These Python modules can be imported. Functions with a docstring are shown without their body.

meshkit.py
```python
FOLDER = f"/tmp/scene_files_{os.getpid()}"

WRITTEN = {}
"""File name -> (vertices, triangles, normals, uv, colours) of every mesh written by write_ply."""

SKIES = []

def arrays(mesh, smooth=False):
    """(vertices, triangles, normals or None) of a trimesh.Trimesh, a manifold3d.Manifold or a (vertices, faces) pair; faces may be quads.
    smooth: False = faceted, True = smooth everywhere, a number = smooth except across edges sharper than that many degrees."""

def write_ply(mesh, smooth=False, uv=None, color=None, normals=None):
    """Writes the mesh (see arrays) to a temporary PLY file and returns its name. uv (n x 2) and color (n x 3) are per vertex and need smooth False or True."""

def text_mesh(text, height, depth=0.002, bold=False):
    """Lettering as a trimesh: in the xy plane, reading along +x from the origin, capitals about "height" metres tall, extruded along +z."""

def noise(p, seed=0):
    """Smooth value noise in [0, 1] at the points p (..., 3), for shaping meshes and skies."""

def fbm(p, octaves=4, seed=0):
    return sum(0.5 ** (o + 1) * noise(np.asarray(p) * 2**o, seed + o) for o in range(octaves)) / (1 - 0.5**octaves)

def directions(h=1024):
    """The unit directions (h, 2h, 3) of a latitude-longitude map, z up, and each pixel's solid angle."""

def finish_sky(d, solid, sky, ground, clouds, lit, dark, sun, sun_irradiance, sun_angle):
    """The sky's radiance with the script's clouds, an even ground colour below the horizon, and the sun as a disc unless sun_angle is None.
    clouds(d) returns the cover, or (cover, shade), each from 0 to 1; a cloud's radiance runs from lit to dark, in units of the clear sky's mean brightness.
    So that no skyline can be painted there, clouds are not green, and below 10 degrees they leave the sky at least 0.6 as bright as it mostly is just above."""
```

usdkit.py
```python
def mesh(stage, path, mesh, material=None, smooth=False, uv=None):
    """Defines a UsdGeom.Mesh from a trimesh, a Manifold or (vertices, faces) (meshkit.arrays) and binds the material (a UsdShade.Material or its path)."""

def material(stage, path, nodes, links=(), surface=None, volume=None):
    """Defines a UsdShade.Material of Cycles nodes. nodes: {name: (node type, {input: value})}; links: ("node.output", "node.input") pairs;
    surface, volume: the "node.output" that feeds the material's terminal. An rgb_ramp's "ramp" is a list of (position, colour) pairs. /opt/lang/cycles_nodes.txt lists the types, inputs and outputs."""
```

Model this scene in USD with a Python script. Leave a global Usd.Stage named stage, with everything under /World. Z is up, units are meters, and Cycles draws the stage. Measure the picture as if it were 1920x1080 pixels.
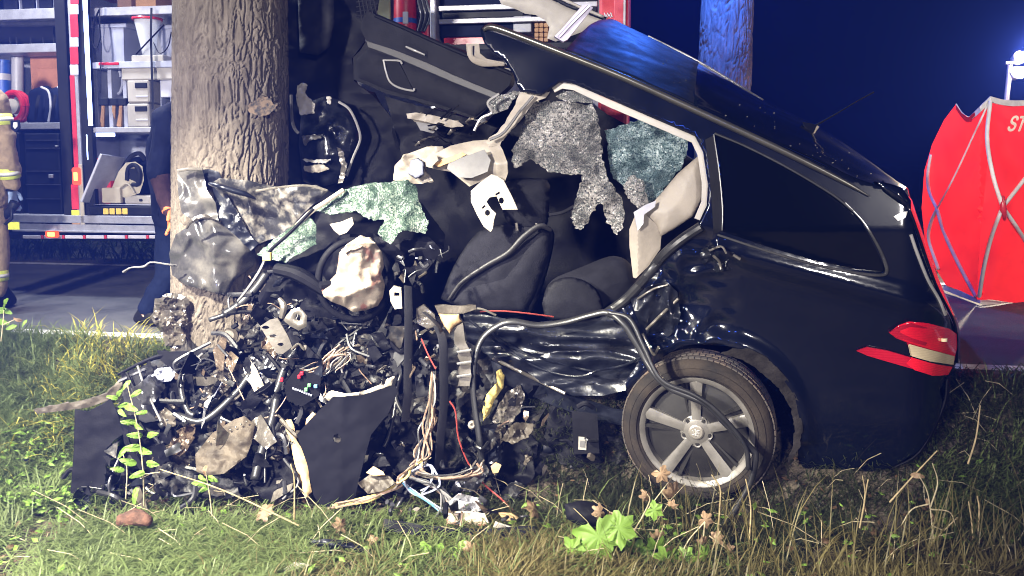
import math, random
import numpy as np, trimesh, manifold3d as m3, usdkit, meshkit
from shapely.geometry import Polygon, Point, LineString
from shapely import contains_xy
from scipy.spatial import Delaunay
from pxr import Usd, UsdGeom, UsdLux, UsdShade, Gf, Sdf, Vt
random.seed(7)
RNG = np.random.default_rng(7)
stage = Usd.Stage.CreateInMemory()
UsdGeom.SetStageUpAxis(stage, 'Z'); UsdGeom.SetStageMetersPerUnit(stage, 1.0)
world = UsdGeom.Xform.Define(stage, '/World'); stage.SetDefaultPrim(world.GetPrim())
UsdGeom.Scope.Define(stage, '/World/Looks')
# ---------------------------------------------------------------- camera
F, PITCH, EYE, HOR = 1500.0, math.radians(5), 1.6, 300.0      # focal length and horizon row of the 1920 x 1080 photograph, eye height
VC = HOR + F * math.tan(PITCH)
cam = UsdGeom.Camera.Define(stage, '/World/camera')
cam.CreateHorizontalApertureAttr(36.0); cam.CreateVerticalApertureAttr(20.25)
cam.CreateFocalLengthAttr(36.0 * F / 1920)
cam.CreateVerticalApertureOffsetAttr(-(540 - VC) / 1920 * 36)
cam.CreateClippingRangeAttr(Gf.Vec2f(0.05, 2000)); cam.CreateFStopAttr(0.0)
cam.CreateExposureAttr(-0.55)
xf = UsdGeom.Xformable(cam); xf.AddTranslateOp().Set(Gf.Vec3d(0, 0, EYE)); xf.AddRotateXOp().Set(90 - math.degrees(PITCH))
# ---------------------------------------------------------------- night sky
dome = UsdLux.DomeLight.Define(stage, '/World/sky'); dome.CreateIntensityAttr(1.0)
sky_mat = usdkit.material(stage, '/World/Looks/night_sky', {
    's': ('sky_texture', {'sky_type': 'single_scattering', 'sun_disc': False, 'sun_elevation': math.radians(1.0), 'sun_rotation': math.radians(200)}),
    'm': ('mix_color', {'blend_type': 'multiply', 'fac': 1.0, 'b': (0.16, 0.32, 1.0)}),
    'b': ('background_shader', {'strength': 0.005})},
    [('s.color', 'm.a'), ('m.result', 'b.color')], surface='b.background')
UsdShade.MaterialBindingAPI.Apply(dome.GetPrim()).Bind(sky_mat)
USED = {}
def path_for(name, parent='/World'):
    k = (str(parent), name); n = USED.get(k, 0); USED[k] = n + 1
    return f"{parent}/{name}" + (f"_{n:03d}" if n else '')
# ---------------------------------------------------------------- lamps of the place: rescue floodlights, blue beacons, and added fill lamps
def aim(prim, eye, at):
    z = np.array(eye, float) - np.array(at, float); z /= np.linalg.norm(z)
    x = np.cross([0, 0, 1.0], z); x /= np.linalg.norm(x); y = np.cross(z, x)
    m = Gf.Matrix4d(*x, 0, *y, 0, *z, 0, *map(float, eye), 1)
    UsdGeom.Xformable(prim).AddTransformOp().Set(m)
def flood(name, eye, at, size, power, color, spread=None):
    l = UsdLux.RectLight.Define(stage, path_for(name))
    l.CreateWidthAttr(size[0]); l.CreateHeightAttr(size[1]); l.CreateIntensityAttr(power); l.CreateColorAttr(Gf.Vec3f(*color))
    aim(l, eye, at); return l
def bulb(name, eye, r, power, color):
    l = UsdLux.SphereLight.Define(stage, path_for(name))
    l.CreateRadiusAttr(r); l.CreateIntensityAttr(power); l.CreateColorAttr(Gf.Vec3f(*color))
    UsdGeom.Xformable(l).AddTranslateOp().Set(Gf.Vec3d(*eye)); return l
def spot(name, eye, at, r, power, color, cone):
    l = bulb(name, (0, 0, 0), r, power, color); l.ClearXformOpOrder(); aim(l, eye, at)
    s = UsdLux.ShapingAPI.Apply(l.GetPrim()); s.CreateShapingConeAngleAttr(float(cone)); s.CreateShapingConeSoftnessAttr(0.5); return l
flood('flood_and_fill_beam', (-3.3, -1.0, 2.8), (-1.0, 3.9, 0.7), (0.45, 0.32), 3000, (1.0, 0.94, 0.84))
flood('scene_light', (-3.0, 9.0, 3.4), (-2.6, 11.0, 0.4), (0.6, 0.12), 900, (0.80, 1.0, 0.9))
flood('scene_light', (-3.6, 5.6, 3.9), (-1.6, 3.6, 0.2), (0.6, 0.12), 1300, (0.90, 0.95, 1.0))
bulb('beacon_and_fill_glow', (1.0, 6.3, 4.0), 0.09, 90, (0.04, 0.16, 1.0))
flood('beacon_beam', (1.75, 7.6, 4.3), (2.3, 8.5, 2.0), (0.3, 0.12), 2600, (0.05, 0.19, 1.0))
spot('flood_and_fill_beam', (-2.3, 1.7, 2.9), (-1.35, 3.15, 0.0), 0.09, 15500, (1.0, 0.94, 0.74), 40)  # added lamp, its cone kept to the foreground grass to brighten it
flood('flood_and_fill_beam', (1.2, -2.6, 2.5), (-0.7, 4.0, 1.3), (0.4, 0.3), 950, (1.0, 0.95, 0.88))  # added weak frontal fill near the camera for trunk, cabin and body
bulb('beacon_and_fill_glow', (-2.0, -4.0, 3.0), 0.12, 280, (0.05, 0.14, 1.0))  # added blue fill behind the camera that turns dark surfaces navy
bulb('floodlight_bulb', (5.12, 7.95, 2.70), 0.05, 700, (1.0, 0.74, 0.46))
spot('flood_and_fill_beam', (4.7, 2.4, 3.0), (3.75, 5.9, 1.25), 0.06, 3200, (1.0, 0.88, 0.70), 24)
spot('flood_and_fill_beam', (4.4, 1.6, 2.6), (1.95, 3.6, 1.1), 0.06, 300, (1.0, 0.90, 0.75), 18)
flood('floodlight_lamp', (5.1, 8.04, 2.72), (5.0, 5.0, 1.4), (0.12, 0.12), 15000, (1.0, 0.84, 0.62))
# ---------------------------------------------------------------- helpers
def P(u, v, Y):
    """The point at distance Y ahead that the photograph shows at pixel (u, v)."""
    u, v, Y = np.broadcast_arrays(np.asarray(u, float), np.asarray(v, float), np.asarray(Y, float))
    x, y = (u - 960) / F, -(v - VC) / F
    d = np.stack([x, y * math.sin(PITCH) + math.cos(PITCH), y * math.cos(PITCH) - math.sin(PITCH)], -1)
    return d / d[..., 1:2] * Y[..., None] + np.array([0, 0, EYE])
def S(u, v):
    """Distance of the wreck's near side: it stands 12 degrees across, leans a little towards the camera."""
    u, v = np.asarray(u, float), np.asarray(v, float)
    return 3.60 - 0.0006 * (u - 1305) + np.where(v > 430, (v - 430) * 0.0002, (430 - v) * 0.00025)
def _p(x): return str(x.GetPath()) if hasattr(x, 'GetPath') else (x or '/World')
def tag(o, label=None, cat=None, group=None, kind=None):
    o = o.GetPrim() if hasattr(o, 'GetPrim') else o
    for k, v in (('label', label), ('category', cat), ('group', group), ('kind', kind)):
        if v: o.SetCustomDataByKey(k, v)
    return o
def thing(name, label, cat, group=None, loc=None, rz=0):
    x = UsdGeom.Xform.Define(stage, path_for(name))
    if loc is not None:
        x.AddTranslateOp().Set(Gf.Vec3d(*map(float, loc))); x.AddRotateZOp().Set(float(rz))
    return tag(x, label, cat, group)
def obj(name, mesh, mat, parent=None, smooth=35, label=None, cat=None, group=None, kind=None):
    m = usdkit.mesh(stage, path_for(name, _p(parent)), mesh, M[mat] if isinstance(mat, str) else mat, smooth=smooth)
    if label or cat or group or kind: tag(m, label, cat, group, kind)
    return m.GetPrim()
cat_ = trimesh.util.concatenate
def fbm(p, o=4, s=0): return meshkit.fbm(np.asarray(p, float), o, s)
def spline(pts, n=8):
    p = np.asarray(pts, float)
    if len(p) < 3: return np.array([p[0] + (p[-1] - p[0]) * t for t in np.linspace(0, 1, n + 1)])
    q = np.vstack([2 * p[0] - p[1], p, 2 * p[-1] - p[-2]]); out = []
    for i in range(1, len(q) - 2):
        for t in np.arange(n) / n:
            out.append(0.5 * (2 * q[i] + (q[i + 1] - q[i - 1]) * t + (2 * q[i - 1] - 5 * q[i] + 4 * q[i + 1] - q[i + 2]) * t * t + (3 * q[i] - q[i - 1] - 3 * q[i + 1] + q[i + 2]) * t ** 3))
    return np.vstack(out + [p[-1:]])
def tube(pts, r, n=8, flat=1.0, twist=0.0):
    """A closed tube along the points; r may vary along it; flat squashes its section."""
    p = np.asarray(pts, float); r = np.interp(np.linspace(0, 1, len(p)), np.linspace(0, 1, np.size(r)), np.atleast_1d(r))
    t = np.gradient(p, axis=0); t /= np.maximum(np.linalg.norm(t, axis=1, keepdims=True), 1e-9)
    a = np.cross(t[0], [0.13, 0.2, 0.97]); a /= np.linalg.norm(a); rows = []
    for i in range(len(p)):
        a = a - t[i] * (a @ t[i]); a /= np.linalg.norm(a); b = np.cross(t[i], a)
        ph = np.arange(n) * 2 * np.pi / n
        c, s = np.cos(ph), np.sin(ph) * flat
        tw = twist * i / len(p)
        rows.append(p[i] + r[i] * ((c * math.cos(tw) - s * math.sin(tw))[:, None] * a + (c * math.sin(tw) + s * math.cos(tw))[:, None] * b))
    v = np.vstack(rows + [p[:1], p[-1:]]); L = len(p); f = []
    j = np.arange(n); k = (j + 1) % n
    for i in range(L - 1):
        f += [np.stack([i * n + j, i * n + k, (i + 1) * n + k], 1), np.stack([i * n + j, (i + 1) * n + k, (i + 1) * n + j], 1)]
    f += [np.stack([k, j, np.full(n, L * n)], 1), np.stack([(L - 1) * n + j, (L - 1) * n + k, np.full(n, L * n + 1)], 1)]
    m = trimesh.Trimesh(v, np.vstack(f), process=False)
    return m
def tpx(pts, r, n=8, k=6, **kw): return tube(spline([P(*q) for q in pts], k), r, n, **kw)
def box(lo, hi, ch=0.0):
    lo, hi = np.minimum(lo, hi), np.maximum(lo, hi); c, s = (lo + hi) / 2, hi - lo
    if ch > 0:
        ch = min(ch, 0.45 * s.min()); pts = []
        for k in range(3):
            h = s / 2 - ch; h[k] = s[k] / 2
            pts += [np.array([a, b, d]) * h for a in (-1, 1) for b in (-1, 1) for d in (-1, 1)]
        m = trimesh.convex.convex_hull(np.array(pts))
    else: m = trimesh.creation.box(s)
    m.apply_translation(c); return m
def bar(p0, p1, w, h, up=(0, 0, 1), ch=0.0):
    p0, p1 = np.asarray(p0, float), np.asarray(p1, float); z = p1 - p0; L = np.linalg.norm(z); z = z / L
    x = np.cross(up, z)
    if np.linalg.norm(x) < 1e-4: x = np.cross((1, 0, 0), z)
    x /= np.linalg.norm(x); y = np.cross(z, x)
    m = box((-w / 2, -h / 2, 0), (w / 2, h / 2, L), ch)
    T = np.eye(4); T[:3, 0], T[:3, 1], T[:3, 2], T[:3, 3] = x, y, z, p0
    m.apply_transform(T); return m
def frame(origin, x, y):
    x = np.asarray(x, float) / np.linalg.norm(x); y = np.asarray(y, float); y = y - x * (x @ y); y /= np.linalg.norm(y)
    T = np.eye(4); T[:3, 0], T[:3, 1], T[:3, 2], T[:3, 3] = x, y, np.cross(x, y), origin; return T
def lathe(profile, n=32):
    """Profile (r, z) turned about z."""
    p = np.asarray(profile, float); ph = np.arange(n) * 2 * np.pi / n
    v = np.stack([p[:, None, 0] * np.cos(ph), p[:, None, 0] * np.sin(ph), np.broadcast_to(p[:, None, 1], (len(p), n))], -1).reshape(-1, 3)
    j = np.arange(n); k = (j + 1) % n; f = []
    for i in range(len(p) - 1):
        f += [np.stack([i * n + j, i * n + k, (i + 1) * n + k], 1), np.stack([i * n + j, (i + 1) * n + k, (i + 1) * n + j], 1)]
    return trimesh.Trimesh(v, np.vstack(f), process=False)
def hulls(chain):
    """Manifold union of hulls: chain = list of ((p, r), (p, r), ...) groups."""
    out = None
    for g in chain:
        s = [m3.Manifold.sphere(r, 16).translate(tuple(map(float, p))) for p, r in g]
        h = m3.Manifold.batch_hull(s); out = h if out is None else out + h
    return out
def soft(man, edge=0.03, it=8):
    m = man.refine_to_length(edge).to_mesh(); t = trimesh.Trimesh(m.vert_properties[:, :3], m.tri_verts)
    trimesh.smoothing.filter_taubin(t, iterations=it); return t
def outline_smooth(pts, k=4): 
    p = np.vstack([pts, pts[:1]]); return spline(p, k)[:-1]
def sheet(outline, depth, thick=0.004, res=10, crumple=0.0, cs=0.12, fold=0.0, fs=0.2, fsc=(1, 1, 1), bulge=0.0, seed=1, holes=(), curve=False, rag=0.0):
    """A bent sheet of real thickness: its edge runs through the pixels of outline at the distance(s) depth; creased by folds and dents."""
    o = np.asarray(outline, float)[:, :2]
    if curve: o = outline_smooth(o, 5)
    poly = Polygon(o, [np.asarray(h, float) for h in holes])
    if not poly.is_valid: poly = poly.buffer(0)
    if poly.geom_type != 'Polygon': poly = max(poly.geoms, key=lambda g: g.area)
    rng = np.random.default_rng(seed)
    rings = []
    for ring in (poly.exterior, *poly.interiors):
        L = ring.length; n = max(6, int(L / res)); q = np.array([ring.interpolate(t).coords[0] for t in np.arange(n) / n * L])
        c = np.array(ring.coords)[:-1]
        if rag: q = q + rng.normal(0, rag, q.shape)
        elif len(c) < 60:
            dq = np.linalg.norm(q[:, None] - c[None], axis=2).argmin(0); q[dq] = c      # keep the corners
        rings.append(q)
    poly2 = Polygon(rings[0], rings[1:]).buffer(0)
    if poly2.geom_type != 'Polygon': poly2 = max(poly2.geoms, key=lambda g: g.area)
    x0, y0, x1, y1 = poly2.bounds
    gx, gy = np.meshgrid(np.arange(x0, x1, res), np.arange(y0, y1, res * 0.866)); gx = gx + (np.arange(len(gx)) % 2)[:, None] * res / 2
    g = np.stack([gx.ravel(), gy.ravel()], 1) + rng.normal(0, res * 0.08, (gx.size, 2))
    inner = poly2.buffer(-res * 0.5)
    g = g[contains_xy(inner, g[:, 0], g[:, 1])]
    pts = np.vstack(rings + [g]); tri = Delaunay(pts).simplices
    cen = pts[tri].mean(1); grown = poly2.buffer(0.3); tri = tri[contains_xy(grown, cen[:, 0], cen[:, 1])]
    a = pts[tri]; area = (a[:, 1, 0] - a[:, 0, 0]) * (a[:, 2, 1] - a[:, 0, 1]) - (a[:, 1, 1] - a[:, 0, 1]) * (a[:, 2, 0] - a[:, 0, 0])
    tri = tri[np.abs(area) > 0.05]; area = area[np.abs(area) > 0.05]
    tri = np.where((area < 0)[:, None], tri[:, ::-1], tri)        # y runs down: this order faces the camera
    tri = tri[:, ::-1]
    u, v = pts[:, 0], pts[:, 1]
    if callable(depth): Y = depth(u, v) + 0 * u
    elif np.ndim(depth) == 0: Y = np.full(len(u), float(depth))
    else:
        c = np.asarray(depth, float); w = 1 / (((u[:, None] - c[:, 0]) ** 2 + (v[:, None] - c[:, 1]) ** 2) + 30.0) ** 1.2
        Y = (w * c[:, 2]).sum(1) / w.sum(1)
    p = P(u, v, Y)
    if crumple: Y = Y + crumple * 2 * (fbm(p / cs + seed * 3.7, 3, seed) - 0.5)
    if fold:
        q = p / fs * np.array(fsc) + seed * 5.1; q = q + 0.5 * (fbm(q * 1.3, 2, seed + 9)[:, None] - 0.5)
        Y = Y + fold * (np.abs(meshkit.noise(q, seed + 3) - 0.5) * 2 + 0.5 * np.abs(meshkit.noise(q * 2.3, seed + 5) - 0.5) * 2)
    if bulge:
        from shapely import points as _pts, distance as _dist
        dd = _dist(poly2.boundary, _pts(pts)); Y = Y - bulge * np.sqrt(np.clip(dd / max(dd.max(), 1e-6), 0, 1))
    p = P(u, v, Y)
    n = np.zeros_like(p); fn = np.cross(p[tri[:, 1]] - p[tri[:, 0]], p[tri[:, 2]] - p[tri[:, 0]])
    for k in range(3): np.add.at(n, tri[:, k], fn)
    n /= np.maximum(np.linalg.norm(n, axis=1, keepdims=True), 1e-12)
    if (n[:, 1].mean()) > 0: tri, n = tri[:, ::-1], -n
    N = len(p); e = np.sort(np.vstack([tri[:, [0, 1]], tri[:, [1, 2]], tri[:, [2, 0]]]), axis=1)
    if thick == 0:
        m = trimesh.Trimesh(p, tri, process=False); m.remove_unreferenced_vertices(); return m
    d = np.vstack([tri[:, [0, 1]], tri[:, [1, 2]], tri[:, [2, 0]]])
    _, inv, cnt = np.unique(e, axis=0, return_inverse=True, return_counts=True)
    b = d[cnt[inv.ravel()] == 1]
    f = np.vstack([tri, tri[:, ::-1] + N, np.stack([b[:, 1], b[:, 0], b[:, 0] + N], 1), np.stack([b[:, 1], b[:, 0] + N, b[:, 1] + N], 1)])
    m = trimesh.Trimesh(np.vstack([p, p - n * thick]), f, process=False); m.remove_unreferenced_vertices(); return m
def patch(rows, thick=0.004, sub=6, bump=0.0, seed=0):
    """A lofted surface through rows of points (each row as many points), with thickness."""
    R = np.array([spline(r, sub) for r in np.asarray(rows, float)]); R = np.array([spline(R[:, j], sub) for j in range(R.shape[1])]).transpose(1, 0, 2)
    a, b = R.shape[:2]; p = R.reshape(-1, 3)
    i, j = np.meshgrid(np.arange(a - 1), np.arange(b - 1), indexing='ij'); q = (i * b + j).ravel()
    f = np.vstack([np.stack([q, q + 1, q + b + 1], 1), np.stack([q, q + b + 1, q + b], 1)])
    t = trimesh.Trimesh(p, f, process=False); n = np.array(t.vertex_normals)
    if bump: p = p + n * (bump * 2 * (fbm(p / 0.1, 3, seed) - 0.5))[:, None]
    N = len(p); e = np.sort(np.vstack([f[:, [0, 1]], f[:, [1, 2]], f[:, [2, 0]]]), axis=1); d = np.vstack([f[:, [0, 1]], f[:, [1, 2]], f[:, [2, 0]]])
    _, inv, cnt = np.unique(e, axis=0, return_inverse=True, return_counts=True); bd = d[cnt[inv.ravel()] == 1]
    ff = np.vstack([f, f[:, ::-1] + N, np.stack([bd[:, 1], bd[:, 0], bd[:, 0] + N], 1), np.stack([bd[:, 1], bd[:, 0] + N, bd[:, 1] + N], 1)])
    return trimesh.Trimesh(np.vstack([p, p - n * thick]), ff, process=False)
# ---------------------------------------------------------------- materials
M = {}
def mat(name, col, rough=0.5, metal=0.0, var=0.15, scale=9.0, bump=0.0, bscale=70.0, col2=None, fac=(0.35, 0.65), detail=4, rvar=0.0, **kw):
    """A principled material: colour wanders between two tones by noise, with optional grain relief."""
    c = np.array(col, float); a, b = (c * (1 - var), np.minimum(c * (1 + var), 1)) if col2 is None else (c, np.array(col2, float))
    nodes = {'g': ('geometry', {}), 'n': ('noise_texture', {'scale': float(scale), 'detail': float(detail), 'roughness': 0.6}),
             'r': ('rgb_ramp', {'ramp': [(fac[0], tuple(a)), (fac[1], tuple(b))]}),
             'p': ('principled_bsdf', {'roughness': float(rough), 'metallic': float(metal), **kw})}
    links = [('g.position', 'n.vector'), ('n.fac', 'r.fac'), ('r.color', 'p.base_color')]
    if rvar:
        nodes['rr'] = ('map_range', {'from_min': 0.3, 'from_max': 0.7, 'to_min': rough - rvar, 'to_max': rough + rvar, 'clamp': True}); links += [('n.fac', 'rr.value'), ('rr.result', 'p.roughness')]
    if bump:
        nodes['n2'] = ('noise_texture', {'scale': float(bscale), 'detail': 3.0}); nodes['b'] = ('bump', {'strength': 1.0, 'distance': float(bump)})
        links += [('g.position', 'n2.vector'), ('n2.fac', 'b.height'), ('b.normal', 'p.normal')]
    M[name] = usdkit.material(stage, '/World/Looks/' + name, nodes, links, surface='p.BSDF'); return M[name]
def glow(name, col, strength):
    M[name] = usdkit.material(stage, '/World/Looks/' + name, {'e': ('emission', {'color': tuple(col), 'strength': float(strength)})}, [], surface='e.emission')
# ================================================================ materials of the setting
mat('soil', (0.045, 0.035, 0.024), 0.95, var=0.5, scale=5, bump=0.02, bscale=30)
mat('asphalt', (0.055, 0.056, 0.06), 0.8, col2=(0.10, 0.10, 0.105), scale=3.5, bump=0.004, bscale=160, rvar=0.15)
mat('line_paint', (0.55, 0.55, 0.53), 0.7, var=0.3, scale=14, bump=0.002, bscale=120)
def blade_mat(name, stops):
    M[name] = usdkit.material(stage, '/World/Looks/' + name, {
        'g': ('geometry', {}), 'r': ('rgb_ramp', {'ramp': stops}), 'n': ('noise_texture', {'scale': 2.2, 'detail': 3.0}),
        'h': ('hsv', {'hue': 0.5, 'saturation': 1.0, 'fac': 1.0}), 'v': ('map_range', {'from_min': 0.3, 'from_max': 0.7, 'to_min': 0.7, 'to_max': 1.3, 'clamp': True}),
        'p': ('principled_bsdf', {'roughness': 0.5, 'specular_ior_level': 0.35}), 't': ('translucent_bsdf', {}), 'm': ('mix_closure', {'fac': 0.38})},
        [('g.random_per_island', 'r.fac'), ('g.position', 'n.vector'), ('n.fac', 'v.value'), ('v.result', 'h.value'), ('r.color', 'h.color'),
         ('h.color', 'p.base_color'), ('h.color', 't.color'), ('p.BSDF', 'm.closure1'), ('t.BSDF', 'm.closure2')], surface='m.closure')
blade_mat('blade_green', [(0, (0.10, 0.13, 0.045)), (0.15, (0.26, 0.28, 0.09)), (0.5, (0.48, 0.46, 0.15)), (0.8, (0.62, 0.56, 0.24)), (1, (0.66, 0.57, 0.34))])
blade_mat('blade_yellow', [(0, (0.36, 0.32, 0.06)), (0.5, (0.58, 0.50, 0.12)), (1, (0.30, 0.34, 0.10))])
blade_mat('blade_dry', [(0, (0.12, 0.10, 0.04)), (0.3, (0.26, 0.19, 0.09)), (0.6, (0.42, 0.31, 0.17)), (0.85, (0.26, 0.26, 0.10)), (1, (0.56, 0.45, 0.28))])
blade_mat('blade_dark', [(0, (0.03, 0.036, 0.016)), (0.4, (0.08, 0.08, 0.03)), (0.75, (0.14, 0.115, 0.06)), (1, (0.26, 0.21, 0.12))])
blade_mat('leaf_green', [(0, (0.14, 0.24, 0.04)), (0.5, (0.26, 0.38, 0.06)), (1, (0.40, 0.50, 0.12))])
blade_mat('litter', [(0, (0.10, 0.06, 0.035)), (0.6, (0.17, 0.11, 0.07)), (1, (0.26, 0.19, 0.12))])
blade_mat('leaf_dry', [(0, (0.24, 0.16, 0.10)), (0.5, (0.38, 0.29, 0.20)), (1, (0.34, 0.31, 0.18))])
mat('stem_pale', (0.26, 0.22, 0.14), 0.6, var=0.3, scale=40)
def bark_mat(name, a, b, c):
    M[name] = usdkit.material(stage, '/World/Looks/' + name, {
        'g': ('geometry', {}), 'mp': ('mapping', {'scale': (26, 26, 6)}), 'n': ('noise_texture', {'scale': 1.0, 'detail': 6.0, 'roughness': 0.65}), 'n2': ('noise_texture', {'scale': 2.3, 'detail': 3.0}),
        'r': ('rgb_ramp', {'ramp': [(0.25, a), (0.5, b), (0.75, c)]}), 'm2': ('mix_color', {'blend_type': 'mix', 'b': (a[0] * 0.9, a[1] * 0.95, a[2] * 0.85)}), 'f': ('map_range', {'from_min': 0.45, 'from_max': 0.7, 'to_min': 0.0, 'to_max': 0.5, 'clamp': True}),
        'bn': ('noise_texture', {'scale': 90.0, 'detail': 4.0}), 'b': ('bump', {'strength': 0.8, 'distance': 0.004}), 'p': ('principled_bsdf', {'roughness': 0.9, 'specular_ior_level': 0.2})},
        [('g.position', 'mp.vector'), ('mp.vector', 'n.vector'), ('n.fac', 'r.fac'), ('g.position', 'n2.vector'), ('n2.fac', 'f.value'), ('f.result', 'm2.fac'), ('r.color', 'm2.a'), ('m2.result', 'p.base_color'), ('g.position', 'bn.vector'), ('bn.fac', 'b.height'), ('b.normal', 'p.normal')], surface='p.BSDF')
bark_mat('bark', (0.060, 0.049, 0.041), (0.112, 0.094, 0.080), (0.172, 0.148, 0.128))
bark_mat('bark_grey', (0.08, 0.08, 0.08), (0.18, 0.17, 0.165), (0.28, 0.265, 0.25))
mat('wood_pale', (0.46, 0.30, 0.16), 0.85, col2=(0.26, 0.18, 0.11), scale=30, bump=0.006, bscale=80)
mat('bark_gash', (0.12, 0.085, 0.062), 0.9, col2=(0.02, 0.02, 0.024), scale=26, fac=(0.42, 0.55), bump=0.006, bscale=80)
# ================================================================ ground, road
RS = -0.16
def road_edge(X): return 4.30 + RS * np.asarray(X, float)
def ground_z(X, Y):
    X, Y = np.asarray(X, float), np.asarray(Y, float); e = Y - road_edge(X)
    w = np.interp(X, [-4, -2.4, -1.4, -0.3, 0.8, 2.2, 4], [1.1, 0.95, 0.85, 0.6, 0.5, 0.7, 0.9])
    t = np.clip((-e - 0.10) / w, 0, 1); t = t * t * (3 - 2 * t)
    z = 0.54 * (1 - t)
    rough = np.clip((-e - 0.05) / 0.2, 0, 1) + np.clip((e - 3.3) / 0.3, 0, 1)
    z = z + rough * (0.07 * (fbm(np.stack([X * 1.7, Y * 1.7, 0 * X], -1), 3, 5) - 0.5) + 0.03 * (fbm(np.stack([X * 7, Y * 7, 0 * X], -1), 2, 8) - 0.5))
    return z
def grid_axis(lo, hi, a, b, d): 
    far = np.geomspace(d, 150, 26)
    return np.concatenate([a - far[::-1], np.arange(a, b, d), b + far])
gx, gy = np.meshgrid(grid_axis(-150, 150, -5.5, 4.5, 0.045), grid_axis(-150, 150, 2.2, 5.2, 0.045), indexing='ij')
gz = ground_z(gx, gy)
a, b = gx.shape; i, j = np.meshgrid(np.arange(a - 1), np.arange(b - 1), indexing='ij'); q = (i * b + j).ravel()
obj('ground', (np.stack([gx.ravel(), gy.ravel(), gz.ravel()], 1), np.vstack([np.stack([q, q + b, q + b + 1], 1), np.stack([q, q + b + 1, q + 1], 1)])), 'soil', smooth=True, kind='structure')
def strip(e0, e1, x0, x1, z, n=40):
    x = np.linspace(x0, x1, n); v = np.vstack([np.stack([x, road_edge(x) + e0, np.full(n, z)], 1), np.stack([x, road_edge(x) + e1, np.full(n, z)], 1)])
    k = np.arange(n - 1); return v, np.vstack([np.stack([k, k + 1, k + n + 1], 1), np.stack([k, k + n + 1, k + n], 1)])
obj('road', strip(-0.03, 3.15, -60, 60, 0.546), 'asphalt', smooth=False, kind='structure')
for e0 in (0.02, 2.97): obj('edge_line', strip(e0, e0 + 0.11, -60, 60, 0.551), 'line_paint', smooth=False, kind='structure')
# ================================================================ grass
def blades(n, sampler, L, w, seed, elev=(0.9, 1.45), bend=(0.9, 2.0), comb=1.6):
    """Grass: n curved blades (7 corners, 5 triangles each), combed into swirls, rooted on the points the sampler gives."""
    r = np.random.default_rng(seed); xy = sampler(r, n); n = len(xy); z = ground_z(xy[:, 0], xy[:, 1])
    flow = fbm(np.column_stack([xy * 1.9, np.full(n, seed)]), 2, 3) * 4 * np.pi
    az = flow + r.normal(0, comb, n); H = L[0] + (L[1] - L[0]) * r.beta(2, 3, n); W = r.uniform(*w, n); e0 = r.uniform(*elev, n); be = r.uniform(*bend, n)
    d = np.stack([np.cos(az), np.sin(az), 0 * az], 1); s = np.stack([-np.sin(az), np.cos(az), 0 * az], 1) * (W / 2)[:, None]; up = np.array([0, 0, 1.0])
    p = np.column_stack([xy, z - 0.008]); rows = [p - s, p + s]
    for k, wd in ((0, 1.0), (1, 0.75), (2, 0.0)):
        a = e0 - be * (k + 0.35) / 3; p = p + (d * np.cos(a)[:, None] + up * np.sin(a)[:, None]) * (H / 3)[:, None]; p[:, 2] = np.maximum(p[:, 2], z + 0.006 + 0.004 * k)
        rows += [p - s * wd, p + s * wd] if wd else [p]
    v = np.stack(rows, 1).reshape(-1, 3); k = np.arange(n)[:, None] * 7
    return v, np.concatenate([k + [0, 1, 3], k + [0, 3, 2], k + [2, 3, 5], k + [2, 5, 4], k + [4, 5, 6]], 1).reshape(-1, 3)
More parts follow.
